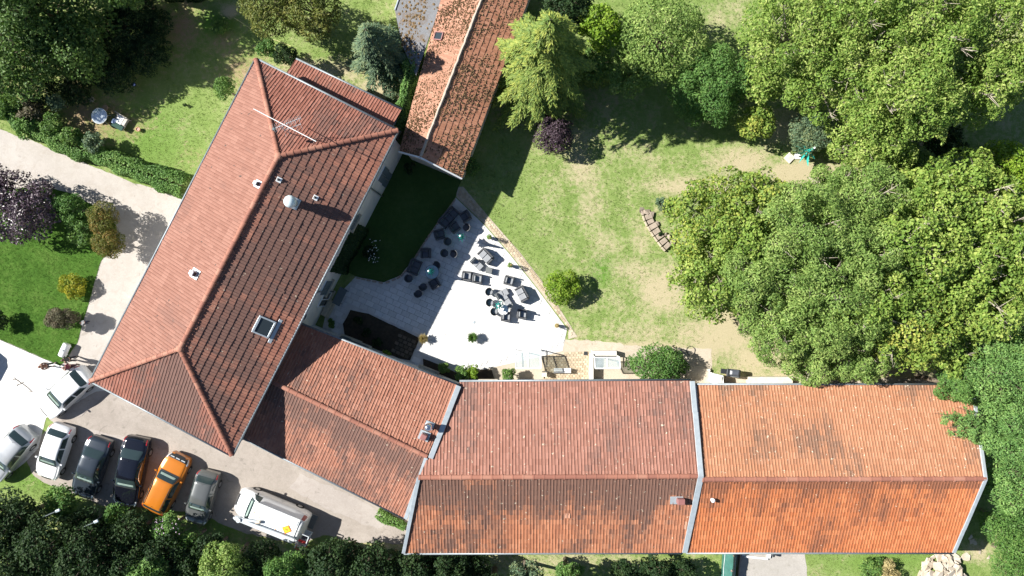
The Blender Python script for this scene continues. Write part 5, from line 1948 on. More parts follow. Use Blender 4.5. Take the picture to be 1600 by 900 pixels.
def slat_stool(name):
    root = thing(name, '', '', (0, 0, 0))
    for i in range(6):
        mb = MB()
        mb.box((0, -.2 + i * .08, .43), (.46, .068, .03), None, .006)
        part(mb, 'slat', 'rattan_grey', root)
    mb = MB()
    mb.box((0, 0, .24), (.42, .42, .34), None, .02)
    part(mb, 'base', 'rattan', root)
    for sx in (-1, 1):
        for sy in (-1, 1):
            mb = MB()
            mb.tube([(sx * .17, sy * .17, 0), (sx * .17, sy * .17, .08)], .02, 6)
            part(mb, 'leg', 'dark_metal', root)
    return root


PROTO = {
    'loveseat': lambda: seat_furniture('loveseat', 1.12, .70, 2),
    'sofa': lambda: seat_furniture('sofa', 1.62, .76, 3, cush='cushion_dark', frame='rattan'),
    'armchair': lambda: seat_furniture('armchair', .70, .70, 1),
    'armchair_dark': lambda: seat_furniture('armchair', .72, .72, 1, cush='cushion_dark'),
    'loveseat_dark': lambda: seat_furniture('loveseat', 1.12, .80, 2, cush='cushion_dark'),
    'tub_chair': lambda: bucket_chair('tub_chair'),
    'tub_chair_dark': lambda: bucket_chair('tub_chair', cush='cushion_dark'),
    'lounger': lambda: low_lounger('low_lounger'),
    'stool': lambda: slat_stool('slatted_stool'),
}
made = {}
CATS = {'loveseat': 'loveseat', 'sofa': 'sofa', 'armchair': 'armchair', 'armchair_dark': 'armchair', 'loveseat_dark': 'loveseat', 'tub_chair': 'chair', 'tub_chair_dark': 'chair', 'lounger': 'lounge chair', 'stool': 'stool'}
GRP = {'loveseat': 'two seat sofas on the terrace', 'sofa': None, 'armchair': 'armchairs on the terrace', 'armchair_dark': 'armchairs on the terrace', 'loveseat_dark': 'two seat sofas on the terrace', 'tub_chair': 'small tub chairs on the terrace', 'tub_chair_dark': 'small tub chairs on the terrace', 'lounger': 'low lounge chairs on the terrace', 'stool': None}
ZT = 0.051
# kind, px, py, heading in degrees (way it faces, counter clockwise from the right of the picture), label
SEATS = [
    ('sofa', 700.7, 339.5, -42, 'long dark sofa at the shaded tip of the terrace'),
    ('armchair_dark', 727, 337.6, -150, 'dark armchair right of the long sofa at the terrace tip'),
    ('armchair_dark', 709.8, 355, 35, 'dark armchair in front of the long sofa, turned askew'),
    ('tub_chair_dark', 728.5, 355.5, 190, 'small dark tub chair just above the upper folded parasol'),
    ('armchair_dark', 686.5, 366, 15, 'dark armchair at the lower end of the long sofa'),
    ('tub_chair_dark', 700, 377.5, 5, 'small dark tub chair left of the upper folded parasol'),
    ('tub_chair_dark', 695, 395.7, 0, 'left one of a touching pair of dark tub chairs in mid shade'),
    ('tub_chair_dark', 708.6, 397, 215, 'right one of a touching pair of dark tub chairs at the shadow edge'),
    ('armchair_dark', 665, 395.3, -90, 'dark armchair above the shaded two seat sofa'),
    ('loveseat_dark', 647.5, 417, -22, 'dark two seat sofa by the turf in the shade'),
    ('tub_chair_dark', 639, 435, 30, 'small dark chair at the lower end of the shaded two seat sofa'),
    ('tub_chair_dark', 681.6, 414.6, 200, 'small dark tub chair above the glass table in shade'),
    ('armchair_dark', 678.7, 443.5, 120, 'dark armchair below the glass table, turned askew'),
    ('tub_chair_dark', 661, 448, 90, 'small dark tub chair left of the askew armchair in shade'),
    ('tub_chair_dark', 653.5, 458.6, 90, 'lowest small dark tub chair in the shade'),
    ('loveseat', 758.8, 400, 224, 'grey two seat sofa in the sun near the middle of the terrace edge'),
    ('lounger', 745.2, 412.2, -44, 'grey low lounge chair in front of the upper sunlit two seat sofa'),
    ('stool', 763.9, 422.5, -10, 'slatted grey stool beside the upper lounge chair'),
    ('armchair', 729.4, 431, -6, 'left of two sunlit armchairs standing side by side'),
    ('armchair', 746, 435.3, -6, 'right of two sunlit armchairs standing side by side'),
    ('armchair', 795.3, 438.4, -15, 'lone sunlit armchair left of the lower two seat sofa by the paver edge'),
    ('tub_chair', 764.7, 456, -20, 'small tub chair at the head of the sunlit lounge chair'),
    ('lounger', 784.5, 459.5, 28, 'grey low lounge chair above the lowest folded parasol'),
    ('loveseat', 815.3, 459.3, 208, 'grey two seat sofa in the sun closest to the border pavers'),
    ('tub_chair', 765.6, 472.7, -12, 'small tub chair left of the lowest folded parasol'),
    ('tub_chair', 772.7, 486.7, 30, 'small tub chair below left of the lowest folded parasol'),
    ('lounger', 792, 470.5, 122, 'grey low lounge chair right of the lowest folded parasol'),
    ('armchair', 790.4, 494.7, -4, 'armchair below the white round table'),
    ('armchair', 815.6, 490.8, -6, 'armchair crossed by the dark parasol shadow'),
]
for kind, px, py, hd_, lab in SEATS:
    if kind not in made:
        o = PROTO[kind]()
        made[kind] = o
    else:
        o = copy_tree(made[kind])
    q = P(px, py, .5)
    o.location = (q.x, q.y, ZT)
    o.rotation_euler = (0, 0, math.radians(hd_))
    o['label'] = lab
    o['category'] = CATS[kind]
    if GRP[kind]:
        o['group'] = GRP[kind]


def folded_parasol(px, py, h, label, lean=(0, 0), base='square', zb=ZT, rad=.26):
    """closed garden parasol: pleated cloth tied round the pole"""
    q = P(px, py, h)
    top = Vector((q.x, q.y, h))
    bot = Vector((q.x - lean[0], q.y - lean[1], zb))
    root = thing('folded_parasol', label, 'parasol', bot, 0, 'closed green parasols')
    ax = (top - bot).normalized()
    xx = ax.cross(Vector((0, 1, 0))).normalized(); yy = ax.cross(xx)
    R = Matrix((xx, yy, ax)).transposed()
    mb = MB()
    if base == 'square':
        mb.box(bot + UP * .04, (.45, .45, .07), None, .015)
        mb.lathe([(.06, .07), (.05, .30), (.035, .31)], bot, 10)
    else:
        mb.box(bot + UP * .05, (.62, .62, .09), Matrix.Rotation(.9, 3, 'Z'), .02)
        mb.lathe([(.10, .09), (.07, .5), (.05, .52)], bot, 12)
    part(mb, 'base', 'white_metal', root, world=True)
    mb = MB()
    mb.tube([bot + ax * .05, top - ax * .05], .026, 8)
    part(mb, 'pole', 'white_metal', root, world=True)
    L = (top - bot).length
    for k in range(8):
        a = k * math.pi / 4 + .2
        d = xx * math.cos(a) + yy * math.sin(a); s = ax.cross(d)
        mb = MB()
        prof = [(L * .99, .02, .015), (L * .90, .09, .05), (L * .76, .11, .05), (L * .68, .105, .035), (L * .55, rad * .75, .07), (L * .44 + .05 * (k % 2), rad * (1 + .12 * (k % 3)), .11)]
        rows = []
        for (z, r_, w) in prof:
            c = bot + ax * z
            rows.append([mb.bm.verts.new(c + d * r_ * .25 + s * w * .5), mb.bm.verts.new(c + d * r_), mb.bm.verts.new(c + d * r_ * .25 - s * w * .5), mb.bm.verts.new(c + d * r_ * .1)])
        for u, v in zip(rows[:-1], rows[1:]):
            for i in range(4):
                mb.bm.faces.new((u[i], u[(i + 1) % 4], v[(i + 1) % 4], v[i]))
        mb.bm.faces.new(rows[-1])
        part(mb, 'canopy_pleat', 'parasol', root, world=True)
    mb = MB()
    mb.lathe([(.03, -.06), (.075, -.03), (.07, .03), (.02, .07)], top, 10)
    part(mb, 'cap', 'white_metal', root, world=True)
    mb = MB()
    c = bot + ax * L * .70
    mb.tube([c + (xx * math.cos(t) + yy * math.sin(t)) * .125 for t in [i * math.pi / 5 for i in range(11)]], .012, 5, False)
    part(mb, 'tie_strap', 'parasol', root, world=True)
    return root


folded_parasol(719, 368.5, 2.45, 'closed green parasol nearest the tip of the terrace', rad=.33)
folded_parasol(669.5, 423.5, 2.45, 'closed green parasol standing in the glass table in shade', rad=.33)
folded_parasol(779, 478, 2.5, 'closed green parasol among the sunlit chairs', rad=.36)
q = P(1273, 231, 2.3)
b_ = P(1246, 244, 0)
folded_parasol(1273, 231, 2.3, 'closed turquoise parasol leaning beside the blue green juniper', (q.x - b_.x, q.y - b_.y), zb=.01, rad=.85)
# paving slab beside the leaning parasol
q = P(1233, 247)
mb = MB(); mb.box((q.x, q.y, .06), (.62, .58, .10), Matrix.Rotation(.8, 3, 'Z'), .012)
o = mb.build('ballast_slab', MT['limestone']); tag(o, 'pale square ballast slab beside the leaning turquoise parasol', 'slab')

# tables
def round_table(px, py, r_, h, m, label, name='round_table', zb=ZT, legs=4, leg_m='dark_metal'):
    q = P(px, py, h)
    root = thing(name, label, 'table', (q.x, q.y, zb))
    mb = MB()
    mb.lathe([(r_ - .01, h - .03), (r_, h - .02), (r_, h - .005), (r_ - .015, h)], (0, 0, 0), 28)
    mb.build('table_top', m, root)
    mb = MB()
    mb.tube([(r_ * math.cos(t), r_ * math.sin(t), h - .015) for t in [i * math.pi / 14 for i in range(29)]], .016, 6, False)
    mb.build('rim', MT[leg_m], root)
    for k in range(legs):
        a = k * 2 * math.pi / legs + .4
        mb = MB()
        mb.tube([(r_ * .85 * math.cos(a), r_ * .85 * math.sin(a), 0), (r_ * .5 * math.cos(a), r_ * .5 * math.sin(a), h * .5), (r_ * .7 * math.cos(a), r_ * .7 * math.sin(a), h - .03)], .016, 6)
        mb.build('leg', MT[leg_m], root)
    return root


MT['table_glass'] = mat('mirror_glass', (0.30, 0.40, 0.45), 0.06, 0.2, 0.1, 2, 0, 10, 0.9, 0.8)
round_table(786.5, 484, .36, .72, MT['white_metal'], 'small white round table below the lowest folded parasol', leg_m='white_metal')
round_table(675, 425, .5, .72, MT['table_glass'], 'round glass table under the shaded folded parasol')
round_table(155, 181, .56, .72, mat('bright_glass', (0.55, 0.62, 0.66), 0.12, 0.6, 0.3, 3, 0, 10, .8, .6), 'round glass topped garden table by the hedge', zb=0.01, leg_m='white_metal')
# garden chairs, pot and ball at the upper left
q = P(187, 190, .4)
lg = thing('garden_lounger', 'white cushioned garden lounge chair with dark green cloth beside the round table', 'lounge chair', (q.x, q.y, .01), math.radians(-30))
mb = MB(); mb.box((0, 0, .30), (1.0, .95, .06), None, .015); part(mb, 'frame', 'wood_grey', lg)
mb = MB(); mb.box((-.05, .12, .38), (.52, .62, .12), None, .04); part(mb, 'cushion', 'white_metal', lg)
mb = MB(); mb.box((.30, .16, .36), (.30, .58, .10), None, .03); mb.build('side_cushion', mat('linen', (0.48, 0.45, 0.40), .9), lg)
mb = MB(); mb.box((.02, -.36, .42), (.92, .36, .05), Matrix.Rotation(.12, 3, 'X'), .02); mb.build('cloth', mat('green_cloth', (0.02, 0.06, 0.045), .9), lg)
mb = MB(); mb.box((-.36, -.18, .42), (.34, .36, .12), Matrix.Rotation(.2, 3, 'Z'), .05); mb.build('pillow', mat('pale_blue_cloth', (0.40, 0.50, 0.72), .9), lg)
for k in range(6):
    mb = MB(); mb.box((-.42 + k * .17, .49, .50), (.03, .03, .42), None, .006); part(mb, 'rail', 'wood_grey', lg)
mb = MB(); mb.box((0, .49, .72), (1.0, .05, .05), None, .012); part(mb, 'top_rail', 'wood_grey', lg)
for sx in (-1, 1):
    for sy in (-1, 1):
        mb = MB(); mb.box((sx * .46, sy * .43, .135), (.05, .05, .27), None, .01); part(mb, 'leg', 'wood_grey', lg)


def garden_stool(px, py, label, m):
    q = P(px, py)
    root = thing('garden_stool', label, 'stool', (q.x, q.y, .01), .4, 'stools round the garden table')
    mb = MB(); mb.lathe([(.20, .42), (.22, .44), (.21, .47), (.05, .48)], (0, 0, 0), 14); mb.build('seat', m, root)
    for k in range(4):
        a = k * math.pi / 2
        mb = MB(); mb.tube([(.19 * math.cos(a), .19 * math.sin(a), 0), (.13 * math.cos(a), .13 * math.sin(a), .43)], .018, 6); part(mb, 'leg', 'wood', root)
    return root


garden_stool(148.5, 158, 'grey brown stool above the round garden table', MT['wood_grey'])
garden_stool(170, 171, 'reddish stool between the round garden table and the lounger', MT['wood'])
q = P(218, 203)
fp_ = thing('flower_pot', 'small pinkish flower pot on the grass beside the garden lounger', 'flower pot', (q.x, q.y, .01))
mb = MB(); mb.lathe([(.10, 0), (.14, .20), (.165, .20), (.165, .25), (.13, .25), (.12, .18)], (0, 0, 0), 14); mb.build('pot', MT['terracotta'], fp_)
mb = MB(); mb.lathe([(.125, .19), (.02, .21)], (0, 0, 0), 12); mb.build('soil', mat('pale_potting_soil', (.45, .33, .28), .95), fp_)
q = P(215.5, 135.5)
ball = thing('garden_globe', 'shiny dark blue garden globe on a short stem at the shadow edge', 'globe', (q.x, q.y, 0))
mb = MB(); mb.lathe([(.16 * math.sin(math.radians(a)) + .004, .62 - .16 * math.cos(math.radians(a))) for a in range(0, 181, 15)], (0, 0, 0), 18); mb.build('globe', mat('blue_glass', (.06, .10, .35), .08, .6, .05, 2, 0, 10, .8, .8), ball, smooth=True)
mb = MB(); mb.tube([(0, 0, 0), (0, 0, .48)], .018, 6); part(mb, 'stem', 'dark_metal', ball)
q = P(289, 163)
o = tree('dark', 289, 163, 4, .35, 'tiny dark green tuft on the garden grass near the house', 'plant', 'plant_tuft', size=.07, nl=4)


# potted plants on the terrace
def potted(px, py, r_, h, kind, label, ph=.38, size=.11, aspect=.5, style='ball'):
    """pot with foliage; px, py centre of the foliage"""
    global LEAFN
    rr = np.random.RandomState(int(px * 7 + py))
    q = P(px, py, h * .6)
    root = thing('potted_plant', label, 'potted plant', (q.x, q.y, ZT), 0, 'plants in pots on the terrace')
    mb = MB()
    pr = max(.13, r_ * .62)
    mb.lathe([(pr * .72, 0), (pr, ph - .05), (pr * 1.12, ph - .05), (pr * 1.12, ph), (pr * .92, ph), (pr * .85, ph - .08)], (0, 0, 0), 16)
    part(mb, 'pot', 'terracotta' if style == 'ball' else 'limestone', root)
    n = int(420 * (r_ / .25) ** 2)
    if style == 'ball':
        d = rr.normal(0, 1, (n, 3)); d /= np.linalg.norm(d, axis=1, keepdims=True)
        k = (h - ph) / 2
        p = d * np.array([r_, r_, k]) * (1 - np.minimum(rr.exponential(.15, (n, 1)), .7)) + UPN * (ph + k * .95)
        V, Fq = leaf_quads(p, d + rr.normal(0, .5, (n, 3)) + UPN * .3, size, aspect, rr)
    else:
        a = rr.uniform(0, 2 * math.pi, n); s = rr.uniform(.2, 1, n)
        d = np.stack([np.cos(a), np.sin(a), np.zeros(n)], 1)
        t = d * (s * .8)[:, None] + UPN * (1.2 - s[:, None] * .8)
        t /= np.linalg.norm(t, axis=1, keepdims=True)
        L = (r_ * rr.uniform(.7, 1.5, n))[:, None]
        b0 = d * (rr.uniform(0, .12, n))[:, None] + UPN * (ph - .03)
        sd = np.cross(d, UPN) * .022
        V = np.stack([b0 - sd, b0 + sd, b0 + t * L * .7 + sd * .8, b0 + t * L - UPN * (L * .2 * s[:, None])], 1).reshape(-1, 3)
        Fq = (np.arange(n) * 4)[:, None] + np.array([0, 1, 2, 3])
    LEAFN += n
    me = np_mesh('foliage', V, Fq, {'rnd': rr.rand(n), 'tint': rr.rand(n) * .5 + .25})
    link_mesh('foliage', me, LM[kind], root)
    return root


potted(738.5, 527, .34, .75, 'privet', 'yellow green grass plant in a pot in the middle of the white terrace', .42, style='spike')
potted(661.5, 529, .30, .62, 'straw', 'straw coloured spiky plant in a pot at the shadow corner of the terrace', .36, style='spike')
potted(764.3, 370.3, .19, 1.15, 'privet', 'slim clipped shrub in a pot, upper one along the paver edge', .4, .08)
potted(796.8, 414.3, .19, 1.15, 'privet', 'slim clipped shrub in a pot, middle one along the paver edge', .4, .08)
potted(869.8, 508.7, .17, .8, 'straw', 'small pale shrub in a pot at the right corner of the terrace', .36, .08)
q = P(740.5, 503)
o = MB(); o.lathe([(.11, 0), (.11, .02), (.02, .03)], (q.x, q.y, ZT), 12)
o = o.build('drain_cover', MT['zinc']); tag(o, 'small round drain cover in the white terrace', 'drain cover')

# ------------------------------------------------------------------ glass canopies on the barn wall
def glass_canopy(x0, x1, y0, y1, label, seed):
    """x0..x1, y0 outer edge, y1 wall side, photograph pixels at eave height of the canopy"""
    zo, zi = 1.55, 1.9
    a, b = P(x0, y0, zo), P(x1, y0, zo)
    yw = P(x0, 576, zi).y
    c, d = Vector((b.x, yw, zi)), Vector((a.x, yw, zi))
    root = thing('glass_canopy', label, 'glass canopy', Vector(((a.x + b.x) / 2, (a.y + d.y) / 2, .02)), 0, 'glass canopies over the cellar stairs')
    n = (b - a).cross(d - a).normalized()
    if n.z < 0: n = -n
    for f in (0.0, .5, 1.0):
        mb = MB(); plank(mb, a.lerp(b, f) + n * .03, d.lerp(c, f) + n * .03, .07, .07, n); part(mb, 'rafter', 'pvc_white', root, world=True)
    mb = MB(); plank(mb, a + n * .03 - Vector((.035, .04, 0)), b + n * .03 + Vector((.035, -.04, 0)) * 1, .075, .09, n); part(mb, 'front_rail', 'pvc_white', root, world=True)
    mb = MB(); plank(mb, d + n * .03, c + n * .03, .08, .09, n); part(mb, 'wall_rail', 'pvc_white', root, world=True)
    for f in (0, .5):
        p = [a.lerp(b, f + .02), a.lerp(b, f + .48), d.lerp(c, f + .48), d.lerp(c, f + .02)]
        mb = MB()
        mb.hull([x + n * s for x in p for s in (.02, .032)])
        part(mb, 'pane', 'sheet_glass', root, world=True)
    for e in (a, b):
        mb = MB(); mb.box((e.x, e.y, zo / 2 + .02), (.07, .07, zo - .06), None, .01); part(mb, 'post', 'pvc_white', root, world=True)
    # low glazed side and front
    for p, q in ((a, b), (b, c), (a, d)):
        mb = MB()
        p0, q0 = Vector((p.x, p.y, .45)), Vector((q.x, q.y, .45))
        plank(mb, p0, q0, .05, .06, UP)
        part(mb, 'mid_rail', 'pvc_white', root, world=True)
    return root


glass_canopy(806, 845, 549, 594, 'white framed glass canopy on the barn wall next to the terrace', 1)
glass_canopy(929, 968, 558, 594, 'white framed glass canopy on the barn wall left of the big laurel', 2)
# white frame and step beside the second canopy
q0, q1 = P(922, 552, .5), P(961, 549, .5)
fr = thing('stair_parapet', 'low pale parapet wall round the stairs beside the laurel', 'parapet', Vector(((q0.x + q1.x) / 2, q0.y, 0)))
mb = MB(); mb.box((q0.x + .12, (q0.y + P(922, 594).y) / 2, .35), (.24, abs(q0.y - P(922, 594).y), .7), None, .02); part(mb, 'side_wall', 'plaster', fr, world=True)
mb = MB(); mb.box(((q0.x + q1.x) / 2 + .13, q0.y, .30), (q1.x - q0.x - .02, .34, .6), None, .02); part(mb, 'front_wall', 'plaster', fr, world=True)
q = P(915, 552)
mb = MB(); mb.box((q.x, q.y, .06), (.26, .26, .05), None, .008)
o = mb.build('drain_grate', MT['dark_metal']); tag(o, 'small square dark drain grate in the sandstone yard', 'drain grate')
q = P(878, 578)
tbl = thing('garden_bench', 'low pale bench by the barn wall beside the canopy shadow', 'bench', (q.x, q.y, .04))
for k in range(3):
    mb = MB(); mb.box((0, -.12 + k * .12, .42), (1.25, .10, .035), None, .008); part(mb, 'slat', 'pvc_white', tbl)
for s in (-1, 1):
    mb = MB(); mb.box((s * .5, 0, .20), (.06, .34, .40), None, .01); part(mb, 'leg', 'pvc_white', tbl)
q = P(850, 583)
mb = MB(); mb.box((q.x, q.y, .32), (.32, .34, .55), None, .03); mb.box((q.x, q.y, .61), (.36, .38, .05), None, .012)
o = mb.build('storage_box', MT['limestone']); tag(o, 'cream upright storage box at the barn wall by the first canopy', 'box')

# bin store and small shelter right of the laurel
q = P(1117, 587)
bx = thing('white_shelter', 'small white boxed shelter with beige lid at the joint of the barns', 'shelter', (q.x, q.y, 0))
mb = MB(); mb.hull([Vector(p) for p in ((-.38, .28, 0), (-.38, -.45, 0), (.32, -.45, 0), (.32, .12, 0), (-.38, .28, 1.0), (-.38, -.45, 1.1), (.32, -.45, 1.1), (.32, .12, 1.0))]); part(mb, 'body', 'pvc_white', bx)
mb = MB(); mb.box((.02, -.17, 1.10), (.34, .44, .05), None, .01); part(mb, 'lid', 'limestone', bx)
q = P(1140, 582)
bb = thing('barbecue', 'dark barbecue grill with lid on a brown cabinet by the barn wall', 'barbecue', (q.x, q.y, 0), math.radians(-6))
mb = MB(); mb.box((0, -.02, .42), (.62, .46, .78), None, .02); part(mb, 'cabinet', 'wood', bb)
mb = MB(); mb.box((0.0, .06, .90), (1.0, .56, .16), None, .04); part(mb, 'grill_box', 'dark_metal', bb)
mb = MB(); mb.box((0.05, .10, 1.06), (.72, .44, .18), None, .08, .85); mb.build('lid', mat('slate_enamel', (.08, .09, .11), .35), bb)
mb = MB(); mb.box((-.72, .12, .88), (.42, .36, .04), None, .01); part(mb, 'side_shelf', 'dark_metal', bb)
mb = MB(); mb.tube([(-.25, -.18, 1.09), (.35, -.18, 1.09)], .015, 6); part(mb, 'handle', 'zinc', bb)
q = P(1106, 578)
mb = MB(); mb.lathe([(.10, 0), (.12, .26), (.10, .27), (.03, .24)], (q.x, q.y, .01), 12)
o = mb.build('small_pot', MT['limestone']); tag(o, 'little cream pot left of the white shelter', 'pot')
# hose coil on the path
q = P(1079, 548)
mb = MB(); mb.tube([(q.x + (.30 + .02 * math.sin(3 * t)) * math.cos(t), q.y + .34 * math.sin(t), .03 + .004 * t) for t in [i * .3 for i in range(24)]], .016, 6)
o = mb.build('garden_hose', MT['dark_metal']); tag(o, 'thin dark hoop of hose on the sandy path right of the laurel', 'hose')
# low boundary wall with white sheet along the orange barn
mb = MB(); mb.box((P(1200, 593).x, P(1200, 593).y, .3), (3.2, .5, .6), None, .03); o = mb.build('planter_wall', MT['limestone']); tag(o, 'low pale wall along the orange barn beside the barbecue', 'low wall')

# ------------------------------------------------------------------ stone edging and stone heap
r3 = random.Random(11)
MT['edge_pale'] = mat('earthy_limestone', (0.40, 0.34, 0.25), .9, 0, .2, 3, .5, 25, world=True)
MT['edge_dull'] = mat('earthy_slab', (0.31, 0.255, 0.20), .9, 0, .22, 3, .5, 25, world=True)
ed = thing('stone_edging', 'curved row of flat stones edging the raised bed by the yellowing maple', 'stone edging', P(1024, 362))
cl = [(1004, 337), (1007, 346), (1011, 354), (1016, 362), (1021, 370), (1027, 378), (1033, 386), (1039, 393)]
for i, ((x0, y0), (x1, y1)) in enumerate(zip(cl[:-1], cl[1:])):
    a, b = P(x0, y0), P(x1, y1)
    d = (b - a); L = d.length; R = Matrix.Rotation(math.atan2(d.y, d.x) + r3.uniform(-.06, .06), 3, 'Z')
    perp = Vector((-d.y, d.x, 0)).normalized()
    if perp.x < 0: perp = -perp
    c = (a + b) / 2
    mb = MB(); mb.box(c + UP * .10, (L - .05, .14, .24 + r3.uniform(-.04, .04)), R, .03); mb.build('stone', MT['edge_pale'], ed, True)
    mb = MB(); mb.box(c + perp * .38 + UP * (.13 + r3.uniform(-.03, .03)), (L - .06 - r3.uniform(0, .05), .52 + r3.uniform(-.06, .06), .16), R @ Matrix.Rotation(r3.uniform(-.06, .06), 3, 'X'), .03); mb.build('stone', MT['edge_dull'], ed, True)
for x, y, s in ((1003, 328, .34), (1010, 331, .4), (1018, 336, .34), (1026, 350, .3), (1050, 378, .36), (1046, 370, .28), (1040, 366, .24), (1004, 333, .28)):
    c = P(x, y, .1)
    mb = MB(); mb.hull([c + Vector((r3.uniform(-1, 1), r3.uniform(-1, 1), r3.uniform(-.5, .6))) * s * .75 for _ in range(12)]); mb.build('stone', MT['edge_dull'], ed, True)
tree('dark', 1032, 366, 4, .4, 'tiny dark plant growing among the edging stones', 'plant', 'plant_tuft', size=.08, nl=4)
tree('blue', 1034, 318, 11, .7, 'small blue grey weed clump above the stone edging', 'plant', 'weed_clump', size=.12, nl=6)

hp_ = thing('stone_heap', 'heap of pale broken paving slabs below the orange barn corner', 'stone heap', P(1474, 890))
for i in range(150):
    u = r3.uniform(-1, 1); v = r3.uniform(-1, 1)
    if u * u + v * v > 1: continue
    px, py = 1475 + u * 37, 899 + v * 34
    zz = .10 + .75 * (1 - (u * u + v * v)) * r3.uniform(.5, 1)
    c = P(px, py, zz)
    s = r3.uniform(.24, .50)
    k = r3.randint(4, 6)
    ang0 = r3.uniform(0, 6.28)
    poly = [Vector((math.cos(ang0 + j * 6.283 / k) * s * r3.uniform(.6, 1.1), math.sin(ang0 + j * 6.283 / k) * s * r3.uniform(.5, 1), 0)) for j in range(k)]
    R = Euler((r3.uniform(-.45, .45), r3.uniform(-.45, .45), r3.uniform(0, 6.28))).to_matrix()
    th = r3.uniform(.05, .10)
    mb = MB(); mb.hull([c + R @ (p + UP * h_) for p in poly for h_ in (-th / 2, th / 2)])
    mb.build('stone', MT['slab_heap'] if 'slab_heap' in MT else MT.setdefault('slab_heap', mat('broken_slab', (0.42, 0.34, 0.24), .9, 0, .15, 1.6, .3, 30, base2=(.58, .52, .44), world=True)), hp_, True)
for x, y, s in ((1508, 873, .5), (1519, 845, .25), (1523, 849, .22), (1530, 862, .2), (1516, 839, .2), (1545, 872, .18)):
    c = P(x, y, .06)
    mb = MB(); mb.hull([c + Vector((r3.uniform(-1, 1), r3.uniform(-1, 1), r3.uniform(-.15, .2))) * s for _ in range(10)])
    o = mb.build('loose_stone', MT['slab_heap']); tag(o, {0: 'large pale slab lying right of the stone heap', 1: 'pale stone on bare ground right of the barn gable, second lowest of a line', 2: 'pale stone on bare ground between two others by the gable', 3: 'pale stone lowest of the line by the gable', 4: 'pale stone topmost of the line by the gable', 5: 'pale stone on the brown bare strip by the evergreens'}[[1508, 1519, 1523, 1530, 1516, 1545].index(x)], 'stone', 'loose stones by the barn gable')

# kerb frame and posts on the concrete pad
kf = thing('raised_bed', 'white edged bed of dry plants between barn and concrete pad', 'raised bed', P(1180, 868))
for (a, b) in (((1163, 869), (1200, 873)), ((1201, 872), (1203, 858)), ((1160, 862), (1162, 868))):
    A, B = P(*a, .08), P(*b, .08)
    mb = MB(); plank(mb, A, B, .16 if a[0] == 1163 else .24, .16, UP); part(mb, 'kerb_stone', 'slab', kf, world=True)
mb = MB(); c = P(1207, 866, .3); mb.box(c, (.16, .22, .6), None, .02); part(mb, 'post', 'dark_metal', kf, world=True)
# green tarpaulin tent
tb = P(1136, 884)
tp = thing('tarpaulin_tent', 'narrow green tarpaulin tent with white cords against the orange barn', 'tent', (tb.x, tb.y, 0), math.radians(-4))
MT['tarp_a'] = mat('green_tarpaulin', (0.035, 0.12, 0.10), .5, 0, .2, 3, .2, 8)
Lt = 2.6
for s in (-1, 1):
    mb = MB()
    rows = []
    for i in range(9):
        y = -Lt / 2 + Lt * i / 8
        zt = 1.25 + .05 * math.sin(i * 1.3); zb_ = .55 + .04 * math.cos(i * 2.1)
        rows.append([mb.bm.verts.new((0.0, y, zt)), mb.bm.verts.new((s * .22, y, (zt + zb_) / 2 - .04)), mb.bm.verts.new((s * .42, y, zb_)), mb.bm.verts.new((s * .44, y, .1))])
    for a, b in zip(rows[:-1], rows[1:]):
        for i in range(3):
            mb.bm.faces.new((a[i], a[i + 1], b[i + 1], b[i]))
    part(mb, 'tarpaulin', 'tarp_a', tp)
for s in (-1, 1):
    mb = MB(); mb.tube([(s * .40, -Lt / 2, .60), (s * .43, 0, .58), (s * .40, Lt / 2, .62)], .014, 5); part(mb, 'cord', 'white_metal', tp)
for y in (-Lt / 2 + .1, Lt / 2 - .1):
    mb = MB(); mb.tube([(0, y, 0), (0, y, 1.28)], .035, 6); part(mb, 'pole', 'wood', tp)
mb = MB(); mb.hull([Vector((-.05, .1, 1.24)) + Vector((r3.uniform(-1, 1), r3.uniform(-1, 1), r3.uniform(-.2, .6))) * .14 for _ in range(10)]); mb.build('patch', MT['rubble_pink'], tp)
a, b = P(1156, 864, .15), P(1152, 905, .15)
mb = MB(); plank(mb, a, b, .06, .30, UP); o = mb.build('edging_board', MT['wood']); tag(o, 'thin brown edging board between grass and concrete pad', 'edging')

# white tank at the lawn corner
q0, q1 = P(105.5, 537, .35), P(96.5, 557, .35)
c = (q0 + q1) / 2
tk = thing('white_tank', 'white rounded tank lying at the corner of the lawn', 'tank', (c.x, c.y, .03), math.atan2((q1 - q0).y, (q1 - q0).x))
L = (q1 - q0).length
mb = MB(); mb.tube([(-L / 2, 0, .33), (-L / 2 + .05, 0, .33), (0, 0, .33), (L / 2 - .05, 0, .33), (L / 2, 0, .33)], [.20, .27, .28, .27, .20], 20); part(mb, 'body', 'white_metal', tk, smooth=True)
for s in (-.3, .3):
    mb = MB(); mb.box((s * L, 0, .05), (.08, .4, .10), None, .01); part(mb, 'foot', 'white_metal', tk)
mb = MB(); mb.tube([(0, 0, .60), (0, 0, .66)], .05, 10); part(mb, 'filler_cap', 'zinc', tk)

# lamp posts in the hedge row
def lamp(hx, hy, bx_, by_, h, label):
    t_ = P(hx, hy, h); b = P(bx_, by_, 0)
    root = thing('lamp_post', label, 'lamp post', b, 0, 'lamp posts in the hedge below the cars')
    mb = MB(); mb.tube([b, b + UP * (h - .3), b.lerp(t_, .3) * 1.0 + UP * 0 if False else Vector((b.x, b.y, h - .05)), t_ + UP * .05], [.035, .03, .025, .02], 8); part(mb, 'pole', 'shutter', root, world=True)
    mb = MB(); d = Vector((t_.x - b.x, t_.y - b.y, 0)); mb.box(t_, (.34, .18, .09), Matrix.Rotation(math.atan2(d.y, d.x), 3, 'Z'), .04); part(mb, 'lamp_head', 'ball_white', root, world=True)
    return root


